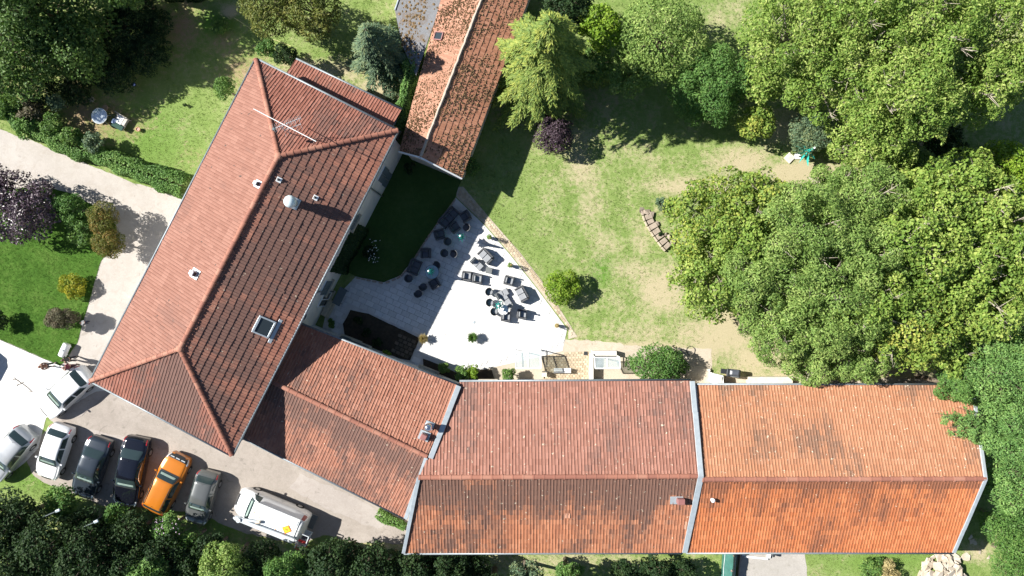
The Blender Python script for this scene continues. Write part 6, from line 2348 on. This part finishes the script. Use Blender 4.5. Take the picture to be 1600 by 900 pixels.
lamp(90, 798, 126, 779, 4.6, 'lamp post with white head at the left, above the dark hedge')
lamp(150, 815, 186, 792, 4.6, 'lamp post with white head below the black car')
# twig litter on the forecourt
mb = MB()
for a, b in (((19, 592), (24, 593)), ((26, 594), (33, 599)), ((33, 598), (50, 612)), ((28, 601), (37, 597)), ((44, 611), (51, 612)), ((22, 590), (29, 595)), ((31, 600), (26, 603))):
    A, B = P(*a, .04), P(*b, .04)
    mb.tube([A, A.lerp(B, .5) + Vector((r3.uniform(-.05, .05), r3.uniform(-.05, .05), .02)), B], .018, 5)
o = mb.build('twig', MT['bark']); tag(o, 'dry branched twig lying on the pale forecourt', 'twig')
# garden hose by the olive tree
mb = MB(); mb.tube([P(x, y, .03) for x, y in ((366, 28), (385, 40), (402, 53), (418, 60), (432, 63), (455, 72))], .022, 6)
o = mb.build('garden_hose', mat('yellow_hose', (.55, .50, .22), .6)); tag(o, 'pale yellow hose winding below the olive coloured trees', 'hose')
# open glazed door and boot rack in the courtyard corner
q = on_house_wall(528, 455)
dr = thing('folding_table', 'folded metal garden table and frame leaning in the shaded courtyard corner', 'folding table', Vector((q.x, q.y, ZT)) + wn_ * .8, math.atan2(wn_.y, wn_.x))
mb = MB(); mb.box((0, 0, .72), (.6, 1.3, .03), None, .008); part(mb, 'table_top', 'shutter', dr)
for s in (-1, 1):
    mb = MB(); mb.tube([(-.28, s * .55, 0), (.28, s * .55, .70)], .016, 6); part(mb, 'leg', 'dark_metal', dr)
    mb = MB(); mb.tube([(.28, s * .50, 0), (-.28, s * .50, .70)], .016, 6); part(mb, 'leg', 'dark_metal', dr)
q = on_house_wall(515, 478)
st = thing('door_step', 'stone door step against the shaded house wall', 'step', Vector((q.x, q.y, ZT)) + wn_ * .35, math.atan2(wn_.y, wn_.x))
mb = MB(); mb.box((0, 0, .08), (.6, 1.3, .15), None, .02); part(mb, 'tread', 'stone_sill', st)
mb = MB(); mb.box((-.12, 0, .235), (.36, 1.2, .15), None, .02); part(mb, 'riser', 'stone_sill', st)
# ------------------------------------------------------------------ vehicles
MT['tyre'] = mat('tyre_rubber', (0.02, 0.02, 0.021), .85, 0, .1)
MT['rim'] = mat('alloy_rim', (0.45, 0.46, 0.47), .35, .8, .05)
MT['trim'] = mat('black_trim', (0.022, 0.023, 0.025), .5, 0, .1)
MT['lamp_red'] = mat('red_lens', (0.28, 0.015, 0.018), .2, 0, .1, 3, 0, 10, .6, .6)
MT['lamp_clear'] = mat('clear_lens', (0.62, 0.66, 0.68), .12, .3, .1, 3, 0, 10, .7, .8)
MT['dash'] = mat('dashboard', (0.20, 0.27, 0.24), .7, 0, .15, 3)


def cosmooth(x, y, xs):
    """smooth interpolation through control points"""
    v = np.interp(xs, x, y)
    d = 0.018
    return (np.interp(xs - d, x, y) + 2 * v + np.interp(xs + d, x, y)) / 4


STYLES = {
    # x from nose 0 to tail 1: top height, half width factor, roof width factor, shoulder height
    'hatch': dict(x=[0, .03, .10, .27, .44, .55, .82, .93, .97, 1.0], z=[.52, .70, .84, .98, 1.40, 1.46, 1.42, 1.06, .98, .62], cowl=.27, rs=.43, re=.83, rb=.94, sh=[.50, .62, .74, .90, .94, .95, .97, .97, .90, .58]),
    'sedan': dict(x=[0, .03, .09, .27, .43, .53, .70, .85, .97, 1.0], z=[.50, .68, .80, .95, 1.37, 1.43, 1.38, 1.03, .96, .60], cowl=.27, rs=.42, re=.71, rb=.85, sh=[.48, .60, .70, .88, .91, .92, .94, .94, .88, .56]),
    'suv': dict(x=[0, .03, .09, .26, .41, .52, .86, .94, .975, 1.0], z=[.66, .90, 1.02, 1.14, 1.56, 1.63, 1.60, 1.20, 1.08, .70], cowl=.26, rs=.40, re=.87, rb=.945, sh=[.60, .78, .92, 1.02, 1.05, 1.06, 1.08, 1.08, 1.0, .65]),
    'van': dict(x=[0, .03, .08, .17, .29, .36, .95, .985, .99, 1.0], z=[.72, 1.00, 1.15, 1.34, 1.90, 2.0, 1.98, 1.96, 1.4, .75], cowl=.17, rs=.285, re=.96, rb=.985, sh=[.66, .85, 1.0, 1.14, 1.16, 1.16, 1.16, 1.16, 1.1, .7]),
}


class CarBody:
    def __init__(self, style, L, W):
        self.s = STYLES[style]
        self.L, self.W = L, W

    def section(self, x):
        s = self.s
        xa = np.asarray(x)
        zr = cosmooth(s['x'], s['z'], xa)
        sh = cosmooth(s['x'], s['sh'], xa)
        w = np.interp(xa, [0, .02, .06, .16, .30, .80, .92, .98, 1], [.70, .80, .90, .975, 1, 1, .96, .88, .80]) * self.W / 2
        cab = np.clip(np.minimum((xa - s['cowl']) / (s['rs'] - s['cowl']), (s['rb'] - xa) / max(.02, s['rb'] - s['re'])), 0, 1)
        wr = w * (0.84 - .12 * cab)
        return zr, sh, w, wr, cab

    def pt(self, x, v):
        """x along the car, v 0 sill .. 1 roof centre line (signed for side)"""
        x = np.asarray(x, float); v = np.asarray(v, float)
        sg = np.sign(v) + (v == 0)
        a = np.abs(v)
        zr, sh, w, wr, cab = self.section(x)
        K = np.array([0, .12, .32, .50, .74, .80, .90, 1.0])
        ys = [w * .93, w * .985, w * 1.0, w * .985, wr * 1.0 + 0 * w, wr * .93, wr * .55, 0 * w]
        zt = zr - np.where(cab > .01, .035 + .02 * cab, .03)
        zs = [0 * w + .20, 0 * w + .30, .55 * sh + .05, np.minimum(sh, zr - .02), zt - .03, zt + .008, zr - .006, zr]
        y = np.zeros_like(a); z = np.zeros_like(a)
        i = np.clip(np.searchsorted(K, a, side='right') - 1, 0, len(K) - 2)
        f = (a - K[i]) / (K[i + 1] - K[i])
        ys = np.stack([np.broadcast_to(q, a.shape) for q in ys]); zs = np.stack([np.broadcast_to(q, a.shape) for q in zs])
        i0 = np.expand_dims(i, 0)
        y = np.take_along_axis(ys, i0, 0)[0] * (1 - f) + np.take_along_axis(ys, i0 + 1, 0)[0] * f
        z = np.take_along_axis(zs, i0, 0)[0] * (1 - f) + np.take_along_axis(zs, i0 + 1, 0)[0] * f
        X = (.5 - x) * self.L
        # rounded plan of nose and tail: the middle stands further out
        bul = (1 - (y / (self.W / 2)) ** 2) * .10 * (np.clip(1 - x / .1, 0, 1) - np.clip((x - .92) / .08, 0, 1) * .7)
        return np.stack([X + bul, sg * y, z], -1)

    def patch(self, x0, x1, v0, v1, nx, nv, off, name, m, root, slant0=0.0, slant1=0.0, smooth=True):
        U, W_ = np.meshgrid(np.linspace(0, 1, nx + 1), np.linspace(0, 1, nv + 1), indexing='ij')
        V = v0 + (v1 - v0) * W_
        xa = x0 + slant0 * W_; xb = x1 + slant1 * W_
        X = xa + (xb - xa) * U
        e = 1e-3
        p = self.pt(X, V)
        du = self.pt(X + e, V) - self.pt(X - e, V); dv = self.pt(X, np.clip(V + e, -1, 1)) - self.pt(X, np.clip(V - e, -1, 1))
        n = np.cross(du, dv)
        n /= np.linalg.norm(n, axis=-1, keepdims=True) + 1e-9
        c = p - np.array([0, 0, .6])
        n *= np.sign(np.sum(n * c, -1, keepdims=True))
        edge = np.minimum(np.minimum(U, 1 - U) * nx, np.minimum(W_, 1 - W_) * nv)
        p = p + n * np.where(edge < .5, 0.002, off)[..., None]
        idx = np.arange((nx + 1) * (nv + 1)).reshape(nx + 1, nv + 1)
        Fq = np.stack([idx[:-1, :-1].ravel(), idx[1:, :-1].ravel(), idx[1:, 1:].ravel(), idx[:-1, 1:].ravel()], 1)
        me = np_mesh(name, p.reshape(-1, 3), Fq)
        o = link_mesh(name, me, m, root, None, smooth)
        return o


def car(style, L, W, px, py, hx, hy, paint_m, label, name='parked_car', group='cars parked beside the house', rails=False, grille=False, roof_m=None, cat='car', zmid=.9):
    q = P(px, py, zmid)
    root = thing(name, label, cat, (q.x, q.y, .02), ang(hx, hy), group)
    b = CarBody(style, L, W)
    s = b.s
    xs = np.concatenate([[0, .006, .015], np.linspace(.03, .97, 50), [.985, .994, 1.0]])
    vs = np.array([-1e-9, .06, .12, .22, .32, .41, .50, .56, .62, .68, .74, .77, .80, .85, .90, .95, 1.0])
    vv = np.concatenate([-vs, vs[::-1][1:]])
    vv[0] = -1e-9
    X, V = np.meshgrid(xs, vv, indexing='ij')
    p = b.pt(X, V)
    p[:, 0, 1] = -np.abs(p[:, 0, 1]); p[:, -1, 1] = np.abs(p[:, -1, 1])
    idx = np.arange(X.size).reshape(X.shape)
    Fq = np.stack([idx[:-1, :-1].ravel(), idx[:-1, 1:].ravel(), idx[1:, 1:].ravel(), idx[1:, :-1].ravel()], 1)
    me = np_mesh('body', p.reshape(-1, 3), Fq)
    bm = bmesh.new(); bm.from_mesh(me)
    bm.verts.ensure_lookup_table()
    bm.faces.new([bm.verts[i] for i in idx[0]]); bm.faces.new([bm.verts[i] for i in idx[-1][::-1]])
    bm.faces.new([bm.verts[i] for i in list(idx[:, 0]) + list(idx[::-1, -1])])
    bmesh.ops.recalc_face_normals(bm, faces=bm.faces)
    for f in bm.faces: f.smooth = len(f.verts) == 4
    bm.to_mesh(me); bm.free()
    link_mesh('body', me, paint_m, root)
    g = MT['car_glass']
    ws = b.patch(s['cowl'] + .012, s['rs'] - .012, -.80, -1.0, 6, 5, .012, 'windscreen', g, root)
    # join both halves of the screen into one pane
    def both(x0, x1, v0, name, m, off=.012, nx=6, s0=0, s1=0):
        U, W_ = np.meshgrid(np.linspace(0, 1, nx + 1), np.linspace(-1, 1, 13), indexing='ij')
        Vv = np.sign(W_ + 1e-12) * (1 - (1 - v0) * np.abs(W_))
        xa = x0 + s0 * np.abs(W_); xb = x1 + s1 * np.abs(W_)
        Xx = xa + (xb - xa) * U
        p_ = b.pt(Xx, Vv)
        du = np.gradient(p_, axis=0); dv = np.gradient(p_, axis=1)
        n_ = np.cross(du, dv); n_ /= np.linalg.norm(n_, axis=-1, keepdims=True) + 1e-9
        n_ *= np.sign(n_[..., 2:3] + 1e-9)
        ed = np.minimum(np.minimum(U, 1 - U) * nx, (1 - np.abs(W_)) * 6)
        p_ = p_ + n_ * np.where(ed < .5, .003, off)[..., None]
        ii = np.arange(Xx.size).reshape(Xx.shape)
        ff = np.stack([ii[:-1, :-1].ravel(), ii[:-1, 1:].ravel(), ii[1:, 1:].ravel(), ii[1:, :-1].ravel()], 1)
        return link_mesh(name, np_mesh(name, p_.reshape(-1, 3), ff), m, root, None, True)
    bpy.data.objects.remove(ws)
    both(s['cowl'] + .008, s['rs'] - .006, .775, 'windscreen', g, s0=.012, s1=.0)
    if style == 'van':
        pass
    else:
        both(s['re'] + .008, s['rb'] - .010, .775, 'rear_window', g)
        both(s['cowl'] + .004, s['cowl'] + .026, .80, 'cowl_strip', MT['trim'], .016, 2)
    # dashboard painted on the screen: pale panel for the dash and its reflection
    both(s['cowl'] + .030, s['cowl'] + .030 + .38 * (s['rs'] - s['cowl']), .83, 'dashboard', MT['dash'], .016, 3)
    mid = (s['rs'] + s['re']) / 2 + .01
    sid0 = s['cowl'] + .05
    for sg in (-1, 1):
        if style == 'van':
            b.patch(.20, .33, sg * .54, sg * .72, 4, 3, .010, 'side_window', g, root, .045, 0)
        else:
            b.patch(sid0, mid - .012, sg * .535, sg * .725, 5, 3, .010, 'side_window', g, root, (s['rs'] - s['cowl']) * .62, 0)
            b.patch(mid + .012, s['re'] + .045, sg * .535, sg * .725, 5, 3, .010, 'side_window', g, root, 0, -.055)
            b.patch(s['cowl'] + .045, mid - .004, sg * .13, sg * .495, 5, 4, .006, 'door', paint_m, root)
            b.patch(mid + .004, s['re'] - .03, sg * .13, sg * .495, 5, 4, .006, 'door', paint_m, root)
        b.patch(.012, .085, sg * .46, sg * .72, 3, 3, .012, 'headlight', MT['lamp_clear'], root)
        b.patch(.925, .988, sg * .47, sg * .70, 3, 3, .012, 'tail_light', MT['lamp_red'], root)
        b.patch(.16, .90, sg * .01, sg * .11, 4, 2, .010, 'sill_trim', MT['trim'], root)
        c = b.pt(np.array(s['cowl'] + .075), np.array(sg * .56))
        mb = MB(); mb.box((c[0], c[1] + sg * .12, c[2] + .02), (.12, .20, .13), None, .04)
        mb.build('wing_mirror', paint_m if style != 'van' else MT['trim'], root)
        for xf in (.175, .80):
            c = b.pt(np.array(xf), np.array(sg * .32))
            mb = MB(); mb.tube([(c[0], c[1] - sg * .20, .32), (c[0], c[1] - sg * .02, .32), (c[0], c[1] + sg * .012, .32)], [.33, .33, .30], 20)
            wh = mb.build('wheel', MT['tyre'], root)
            mb = MB(); mb.tube([(c[0], c[1] - sg * .02, .32), (c[0], c[1] + sg * .020, .32)], [.20, .18], 12)
            mb.build('rim', MT['rim'], wh)
    both(.075, s['cowl'] - .004, .775, 'bonnet', paint_m, .010, 8)
    both(.0015, .03, .86, 'bumper_grille', MT['trim'], .012, 2)
    if grille:
        both(.012, .062, .70, 'grille', MT['trim'], .016, 3)
        for k in (-1, 0, 1):
            c = b.pt(np.array(.045), np.array(.999))
            mb = MB(); mb.box((c[0] + .02, k * .42, c[2] + .01), (.07, .30, .04), None, .012); mb.build('grille_bar', MT['lamp_clear'], root)
    if rails:
        for sg in (-1, 1):
            c0 = b.pt(np.array(s['rs'] + .05), np.array(sg * .80)); c1 = b.pt(np.array(s['re'] - .02), np.array(sg * .80))
            mb = MB(); mb.tube([(c0[0], c0[1], c0[2] + .01), (c0[0] - .08, c0[1], c0[2] + .07), (c1[0] + .08, c1[1], c1[2] + .07), (c1[0], c1[1], c1[2] + .01)], .022, 6)
            mb.build('roof_rail', MT['trim'], root)
    # number plate and antenna
    c = b.pt(np.array(s['re'] - .03), np.array(1.0))
    mb = MB(); mb.tube([(c[0], 0, c[2]), (c[0] - .14, 0, c[2] + .13)], .009, 5); mb.build('antenna', MT['trim'], root)
    return root


PW = paint('paint_white', (0.80, 0.81, 0.82))
PS = paint('paint_silver', (0.42, 0.435, 0.45), .45, .32)
PG = paint('paint_grey', (0.032, 0.042, 0.056), .2, .25)
PG2 = paint('paint_light_grey', (0.12, 0.128, 0.128), .35, .3)
PK = paint('paint_black', (0.006, 0.007, 0.012), .0, .12)
PO = paint('paint_orange', (0.50, 0.16, 0.012), .2, .3)
car('hatch', 4.25, 1.84, 99, 614, -.74, .66, PW, 'white hatchback parked askew at the roof corner beside the people')
car('hatch', 4.30, 1.86, 10, 711, -.64, .77, PS, 'silver estate car cut by the left edge, parked on the pale forecourt')
car('hatch', 3.95, 1.76, 82, 707, -.32, .945, PW, 'small white hatchback first in the row nose to the grass')
car('sedan', 4.45, 1.84, 140, 732, -.33, .94, PG, 'dark grey saloon with paler roof second in the nose-in row')
car('sedan', 5.0, 1.95, 202, 738, -.20, .98, PK, 'big glossy black saloon in the middle of the row')
car('suv', 4.40, 1.90, 259, 757, .44, -.90, PO, 'orange off-roader with black roof rails parked tail to the grass', rails=True, grille=True)
car('hatch', 3.85, 1.72, 314, 779, -.28, .96, PG2, 'small grey hatchback at the right end of the row')
car('hatch', 4.2, 1.76, -62, 585, -.5, .86, PG, 'dark car just beyond the left edge of the picture')

# ------------------------------------------------------------------ white platform truck
q = P(425, 804, 1.0)
hd2 = ang(-95, -40)
tr = car('van', 5.3, 2.1, 424, 803, -95, -39, PW, 'white van with folded lift arm on its roof and red work basket at the tail', name='platform_truck', group=None, cat='van', zmid=1.0)
MT['boom'] = mat('boom_enamel', (0.50, 0.54, 0.57), .4, 0, .05)
MT['red'] = mat('red_enamel', (0.50, 0.035, 0.03), .45, 0, .08)
MT['tail_grey'] = mat('tail_plate', (0.13, 0.14, 0.145), .6, .2, .1)
# local axes: +x front, left of the van = +y
mb = MB(); mb.box((-.55, -.02, 1.99), (3.5, 1.60, .10), None, .04); part(mb, 'roof_panel', 'white_metal', tr)
mb = MB(); mb.box((-.55, -.52, 2.055), (3.3, .34, .03), None, .01); part(mb, 'walkway', 'boom', tr)
mb = MB(); mb.box((-2.85, -.38, .42), (.52, 1.05, .07), None, .02); part(mb, 'tail_platform', 'tail_grey', tr)
mb = MB(); mb.box((.0, 1.06, 1.35), (4.5, .34, .22), None, .05); part(mb, 'lower_boom', 'boom', tr)
mb = MB(); mb.box((-.35, .62, 2.22), (4.2, .20, .18), Matrix.Rotation(.03, 3, 'Z'), .03); part(mb, 'upper_boom', 'boom', tr)
mb = MB(); mb.tube([(1.7, .70, 1.9), (1.7, .72, 2.4)], .16, 12); part(mb, 'turret', 'boom', tr)
mb = MB(); mb.box((1.2, .52, 2.22), (1.9, .16, .14), Matrix.Rotation(.22, 3, 'Z'), .03); part(mb, 'jib', 'boom', tr)
mb = MB(); mb.box((.42, .36, 2.22), (.36, .22, .16), Matrix.Rotation(.4, 3, 'Z'), .04); mb.build('jib_end', mat('cream_enamel', (.60, .52, .42), .5), tr)
mb = MB(); mb.tube([(1.9, 1.0, 1.42), (1.95, .70, 2.2)], .07, 8); part(mb, 'knuckle', 'boom', tr)
mb = MB(); mb.tube([(-2.2, 1.0, 1.4), (-2.65, .82, 1.5)], .08, 8); part(mb, 'basket_arm', 'boom', tr)
bk = MB(); bk.box((-2.90, .75, .72), (.64, 1.10, .06), None, .02); bko = part(bk, 'work_basket', 'boom', tr)
for x0, y0, x1, y1 in ((-3.22, .20, -3.22, 1.30), (-2.58, .20, -2.58, 1.30), (-3.22, .20, -2.58, .20), (-3.22, 1.30, -2.58, 1.30), (-3.22, .74, -2.58, .74)):
    mb = MB(); mb.tube([(x0, y0, 1.70), (x1, y1, 1.70)], .035, 8); mb.build('basket_rail', MT['red'] if y0 > .5 else MT['boom'], bko)
for x0 in (-3.22, -2.58):
    for y0 in (.20, .74, 1.30):
        mb = MB(); mb.tube([(x0, y0, .72), (x0, y0, 1.70)], .028, 6); mb.build('basket_post', MT['red'] if y0 > .5 else MT['boom'], bko)
mb = MB(); mb.box((-2.90, 1.02, 1.42), (.56, .50, .05), None, .02); mb.build('basket_tray', MT['limestone'], bko)
mb = MB(); mb.box((-2.90, .72, 1.55), (.60, .12, .18), None, .03); mb.build('control_box', MT['red'], bko)
mb = MB(); mb.box((-2.90, .46, 1.40), (.40, .34, .05), None, .02); mb.build('basket_tray', MT['tail_grey'], bko)
# yellow diamond warning mark on the roof, with orange rim and small dark figure
cx_, cy_, cz_ = -1.62, .14, 2.075
MT['yellow'] = mat('warning_yellow', (0.80, 0.50, 0.02), .5)
MT['warn_orange'] = mat('warning_orange', (0.72, 0.22, 0.02), .5)


def flat_poly(name, pts, z, m, parent):
    mb = MB(); mb.prism(pts, z, z + .004); return mb.build(name, m, parent)


dm = flat_poly('warning_diamond', [(cx_ + .36, cy_), (cx_, cy_ + .33), (cx_ - .36, cy_), (cx_, cy_ - .33)], cz_, MT['warn_orange'], tr)
flat_poly('diamond_field', [(cx_ + .27, cy_), (cx_, cy_ + .25), (cx_ - .27, cy_), (cx_, cy_ - .25)], cz_ + .006, MT['yellow'], dm)
flat_poly('diamond_figure', [(cx_ + .13, cy_ - .05), (cx_ + .05, cy_ + .10), (cx_ - .02, cy_ + .04), (cx_ - .13, cy_ + .08), (cx_ - .05, cy_ - .02), (cx_ - .12, cy_ - .10), (cx_ + .03, cy_ - .06)], cz_ + .012, MT['warn_orange'], dm)
for x_, y_ in ((.95, -.1), (.5, .1), (-.9, .45), (-.4, -.15)):
    mb = MB(); mb.box((x_, y_, 2.045), (.07, .07, .012), None, .003); part(mb, 'roof_rivet', 'warn_orange', tr)

# ------------------------------------------------------------------ people
def skin_obj(name, verts, edges, radii, m, parent, sub=2, root_i=0):
    me = bpy.data.meshes.new(name)
    me.from_pydata([tuple(v) for v in verts], edges, [])
    o = bpy.data.objects.new(name, me)
    COL.objects.link(o)
    md = o.modifiers.new('skin', 'SKIN')
    md.use_smooth_shade = True
    for i, rr in enumerate(radii):
        sv = me.skin_vertices[0].data[i]
        sv.radius = (rr, rr) if not isinstance(rr, tuple) else rr
        sv.use_root = (i == root_i)
    sb = o.modifiers.new('sub', 'SUBSURF')
    sb.levels = sub; sb.render_levels = sub
    dg = bpy.context.evaluated_depsgraph_get()
    dg.update()
    new = bpy.data.meshes.new_from_object(o.evaluated_get(dg))
    new.name = name
    o.modifiers.clear()
    o.data = new
    bpy.data.meshes.remove(me)
    new.materials.clear(); new.materials.append(m)
    o.parent = parent
    return o


SKIN = mat('skin', (0.52, 0.32, 0.235), .55, 0, .05, 6)


def person(px, py, face, h, label, hair, top, legs, shoe=(0.03, 0.03, 0.03), stride=.10, skirt=False, bend=0.0, hair_long=True, arm_fwd=0.0):
    """px, py feet in the photograph; face heading in degrees"""
    q = P(px, py)
    root = thing('person', label, 'person', (q.x, q.y, .025), math.radians(face), 'people standing near the house corner')
    k = h / 1.72
    S = lambda *p: Vector(p) * k
    bx = lambda z: bend * max(0, z - .92)      # forward lean grows above the hips
    B = []; E = []; R_ = []
    def add(p, r, par=None):
        B.append(S(p[0] + bx(p[2]), p[1], p[2])); R_.append(r * k if not isinstance(r, tuple) else (r[0] * k, r[1] * k))
        if par is not None: E.append((par, len(B) - 1))
        return len(B) - 1
    pel = add((0, 0, .92), (.10, .14))
    wai = add((0, 0, 1.08), (.09, .125), pel)
    che = add((0, 0, 1.28), (.10, .15), wai)
    nb_ = add((-.01, 0, 1.42), (.06, .07), che)
    nk = add((0.0, 0, 1.49), .052, nb_)
    hd0 = add((.012, 0, 1.55), .070, nk)
    hd1 = add((.008, 0, 1.62), .088, hd0)
    hd2_ = add((.0, 0, 1.69), .062, hd1)
    nose = add((.098, 0, 1.595), .014, hd1)
    for s in (-1, 1):
        ear = add((0, s * .088, 1.60), .018, hd1)
        sh_ = add((-.01, s * .17, 1.40), .058, nb_)
        el = add((-.02 + arm_fwd * .12, s * .235, 1.12), .040, sh_)
        wr = add((.07 + arm_fwd * .28, s * .225, .90 + arm_fwd * .2), .026, el)
        pm = add((.09 + arm_fwd * .34, s * .222, .845 + arm_fwd * .23), (.030, .018), wr)
        for j, (off, ln) in enumerate(((-.026, .062), (-.009, .072), (.009, .068), (.025, .052))):
            f1 = add((.10 + off + arm_fwd * .36, s * (.222 + .004 * j), .80 + arm_fwd * .24), .0095, pm)
            f2 = add((.115 + off * 1.1 + arm_fwd * .38, s * (.214 + .002 * j), .80 - ln * .6 + arm_fwd * .25), .008, f1)
            f3 = add((.112 + off * 1.1 + arm_fwd * .38, s * .205, .80 - ln + arm_fwd * .25), .007, f2)
        t1 = add((.125 + arm_fwd * .34, s * .20, .845 + arm_fwd * .23), .010, wr)
        t2 = add((.145 + arm_fwd * .36, s * .195, .81 + arm_fwd * .24), .0085, t1)
        hp = add((0, s * .095, .86), .085, pel)
        kn = add((.03 + s * stride * .5, s * .10, .49), .055, hp)
        an = add((-.01 + s * stride, s * .10, .09), .036, kn)
        to = add((.14 + s * stride, s * .115, .035), .030, an)
    skin_obj('body', B, E, R_, SKIN, root, 1, pel)
    # clothes, each a continuous garment
    mtop = mat('top_cloth', top, .9, 0, .12, 14, .2, 60); mleg = mat('leg_cloth', legs, .9, 0, .12, 14, .2, 60); mh = mat('hair', hair, .6, 0, .3, 40, .4, 120); ms = mat('shoe', shoe, .6)
    V = [S(0 + bx(.90), 0, .90), S(bx(1.08), 0, 1.08), S(bx(1.28), 0, 1.28), S(-.01 + bx(1.41), 0, 1.41)]; Ed = [(0, 1), (1, 2), (2, 3)]; Rr = [(.125 * k, .165 * k), (.115 * k, .150 * k), (.125 * k, .172 * k), (.075 * k, .085 * k)]
    for s in (-1, 1):
        i0 = len(V)
        V += [S(-.01 + bx(1.4), s * .17, 1.40), S(-.02 + arm_fwd * .12 + bx(1.12), s * .235, 1.12), S(.055 + arm_fwd * .25 + bx(.94), s * .226, .935 + arm_fwd * .18)]
        Rr += [.075 * k, .056 * k, .040 * k]
        Ed += [(3, i0), (i0, i0 + 1), (i0 + 1, i0 + 2)]
    skin_obj('top', V, Ed, Rr, mtop, root, 2)
    V = [S(0, 0, .95)]; Rr = [(.12 * k, .16 * k)]; Ed = []
    for s in (-1, 1):
        i0 = len(V)
        V += [S(0, s * .095, .85), S(.03 + s * stride * .5, s * .10, .49), S(-.01 + s * stride, s * .10, .12)]
        Rr += [.105 * k, .075 * k, .058 * k]
        Ed += [(0, i0), (i0, i0 + 1), (i0 + 1, i0 + 2)]
    skin_obj('trousers', V, Ed, Rr, mleg, root, 2)
    for s in (-1, 1):
        mb = MB(); c = S(.05 + s * stride, s * .11, .04); mb.box(c, (.26 * k, .10 * k, .08 * k), None, .03 * k); mb.build('shoe', ms, root)
    # hair
    mb = MB()
    c = S(-.012 + bx(1.63), 0, 1.635)
    pts = []
    for a in range(0, 360, 30):
        for e in (-25, 0, 30, 60, 90):
            aa, ee = math.radians(a), math.radians(e)
            face_side = math.cos(aa) > .55 and e < 25
            rr = .102 * k * (0.80 if face_side else 1.0)
            pts.append(c + Vector((math.cos(aa) * math.cos(ee) * rr, math.sin(aa) * math.cos(ee) * rr * .93, math.sin(ee) * rr * 1.02)))
    if hair_long:
        for a in (100, 140, 180, 220, 260):
            aa = math.radians(a); pts.append(c + Vector((math.cos(aa) * .10 * k, math.sin(aa) * .10 * k, -.17 * k)))
    mb.hull(pts); mb.build('hair', mh, root, smooth=True)
    # eyes and mouth
    for s in (-1, 1):
        mb = MB(); mb.lathe([(.002, -.008 * k), (.010 * k, 0), (.002, .008 * k)], S(.088 + bx(1.615), s * .033, 1.618), 8); mb.build('eye', MT['trim'], root)
    mb = MB(); mb.box(S(.085 + bx(1.555), 0, 1.555), (.012 * k, .045 * k, .010 * k), None, .003 * k); mb.build('mouth', mat('lips', (.40, .14, .12), .5), root)
    return root


person(84.5, 569.5, 12, 1.66, 'person with reddish hair in a brown jacket on the pale forecourt', (0.20, 0.075, 0.04), (0.16, 0.075, 0.05), (0.03, 0.03, 0.04), hair_long=True)
person(119.5, 559.5, 200, 1.72, 'person in a dark patterned jacket next to the white tank', (0.10, 0.065, 0.045), (0.05, 0.05, 0.055), (0.025, 0.025, 0.03), arm_fwd=.5)
person(120, 571, 160, 1.66, 'person in a burgundy top behind the white hatchback', (0.36, 0.23, 0.20), (0.15, 0.025, 0.05), (0.06, 0.02, 0.035), arm_fwd=.3)
person(139, 503.5, 170, 1.12, 'child in a white top and navy trousers in the shade of the clipped bush', (0.30, 0.20, 0.15), (0.72, 0.76, 0.80), (0.02, 0.025, 0.06), stride=.06, hair_long=False)
tot = sum(len(o.data.polygons) * (2 if len(o.data.polygons) and o.data.polygons[0].loop_total == 4 else 1) for o in COL.objects if o.type == 'MESH')
print('TREES', TREES, 'LEAVES', LEAFN, 'TRIS', tot)
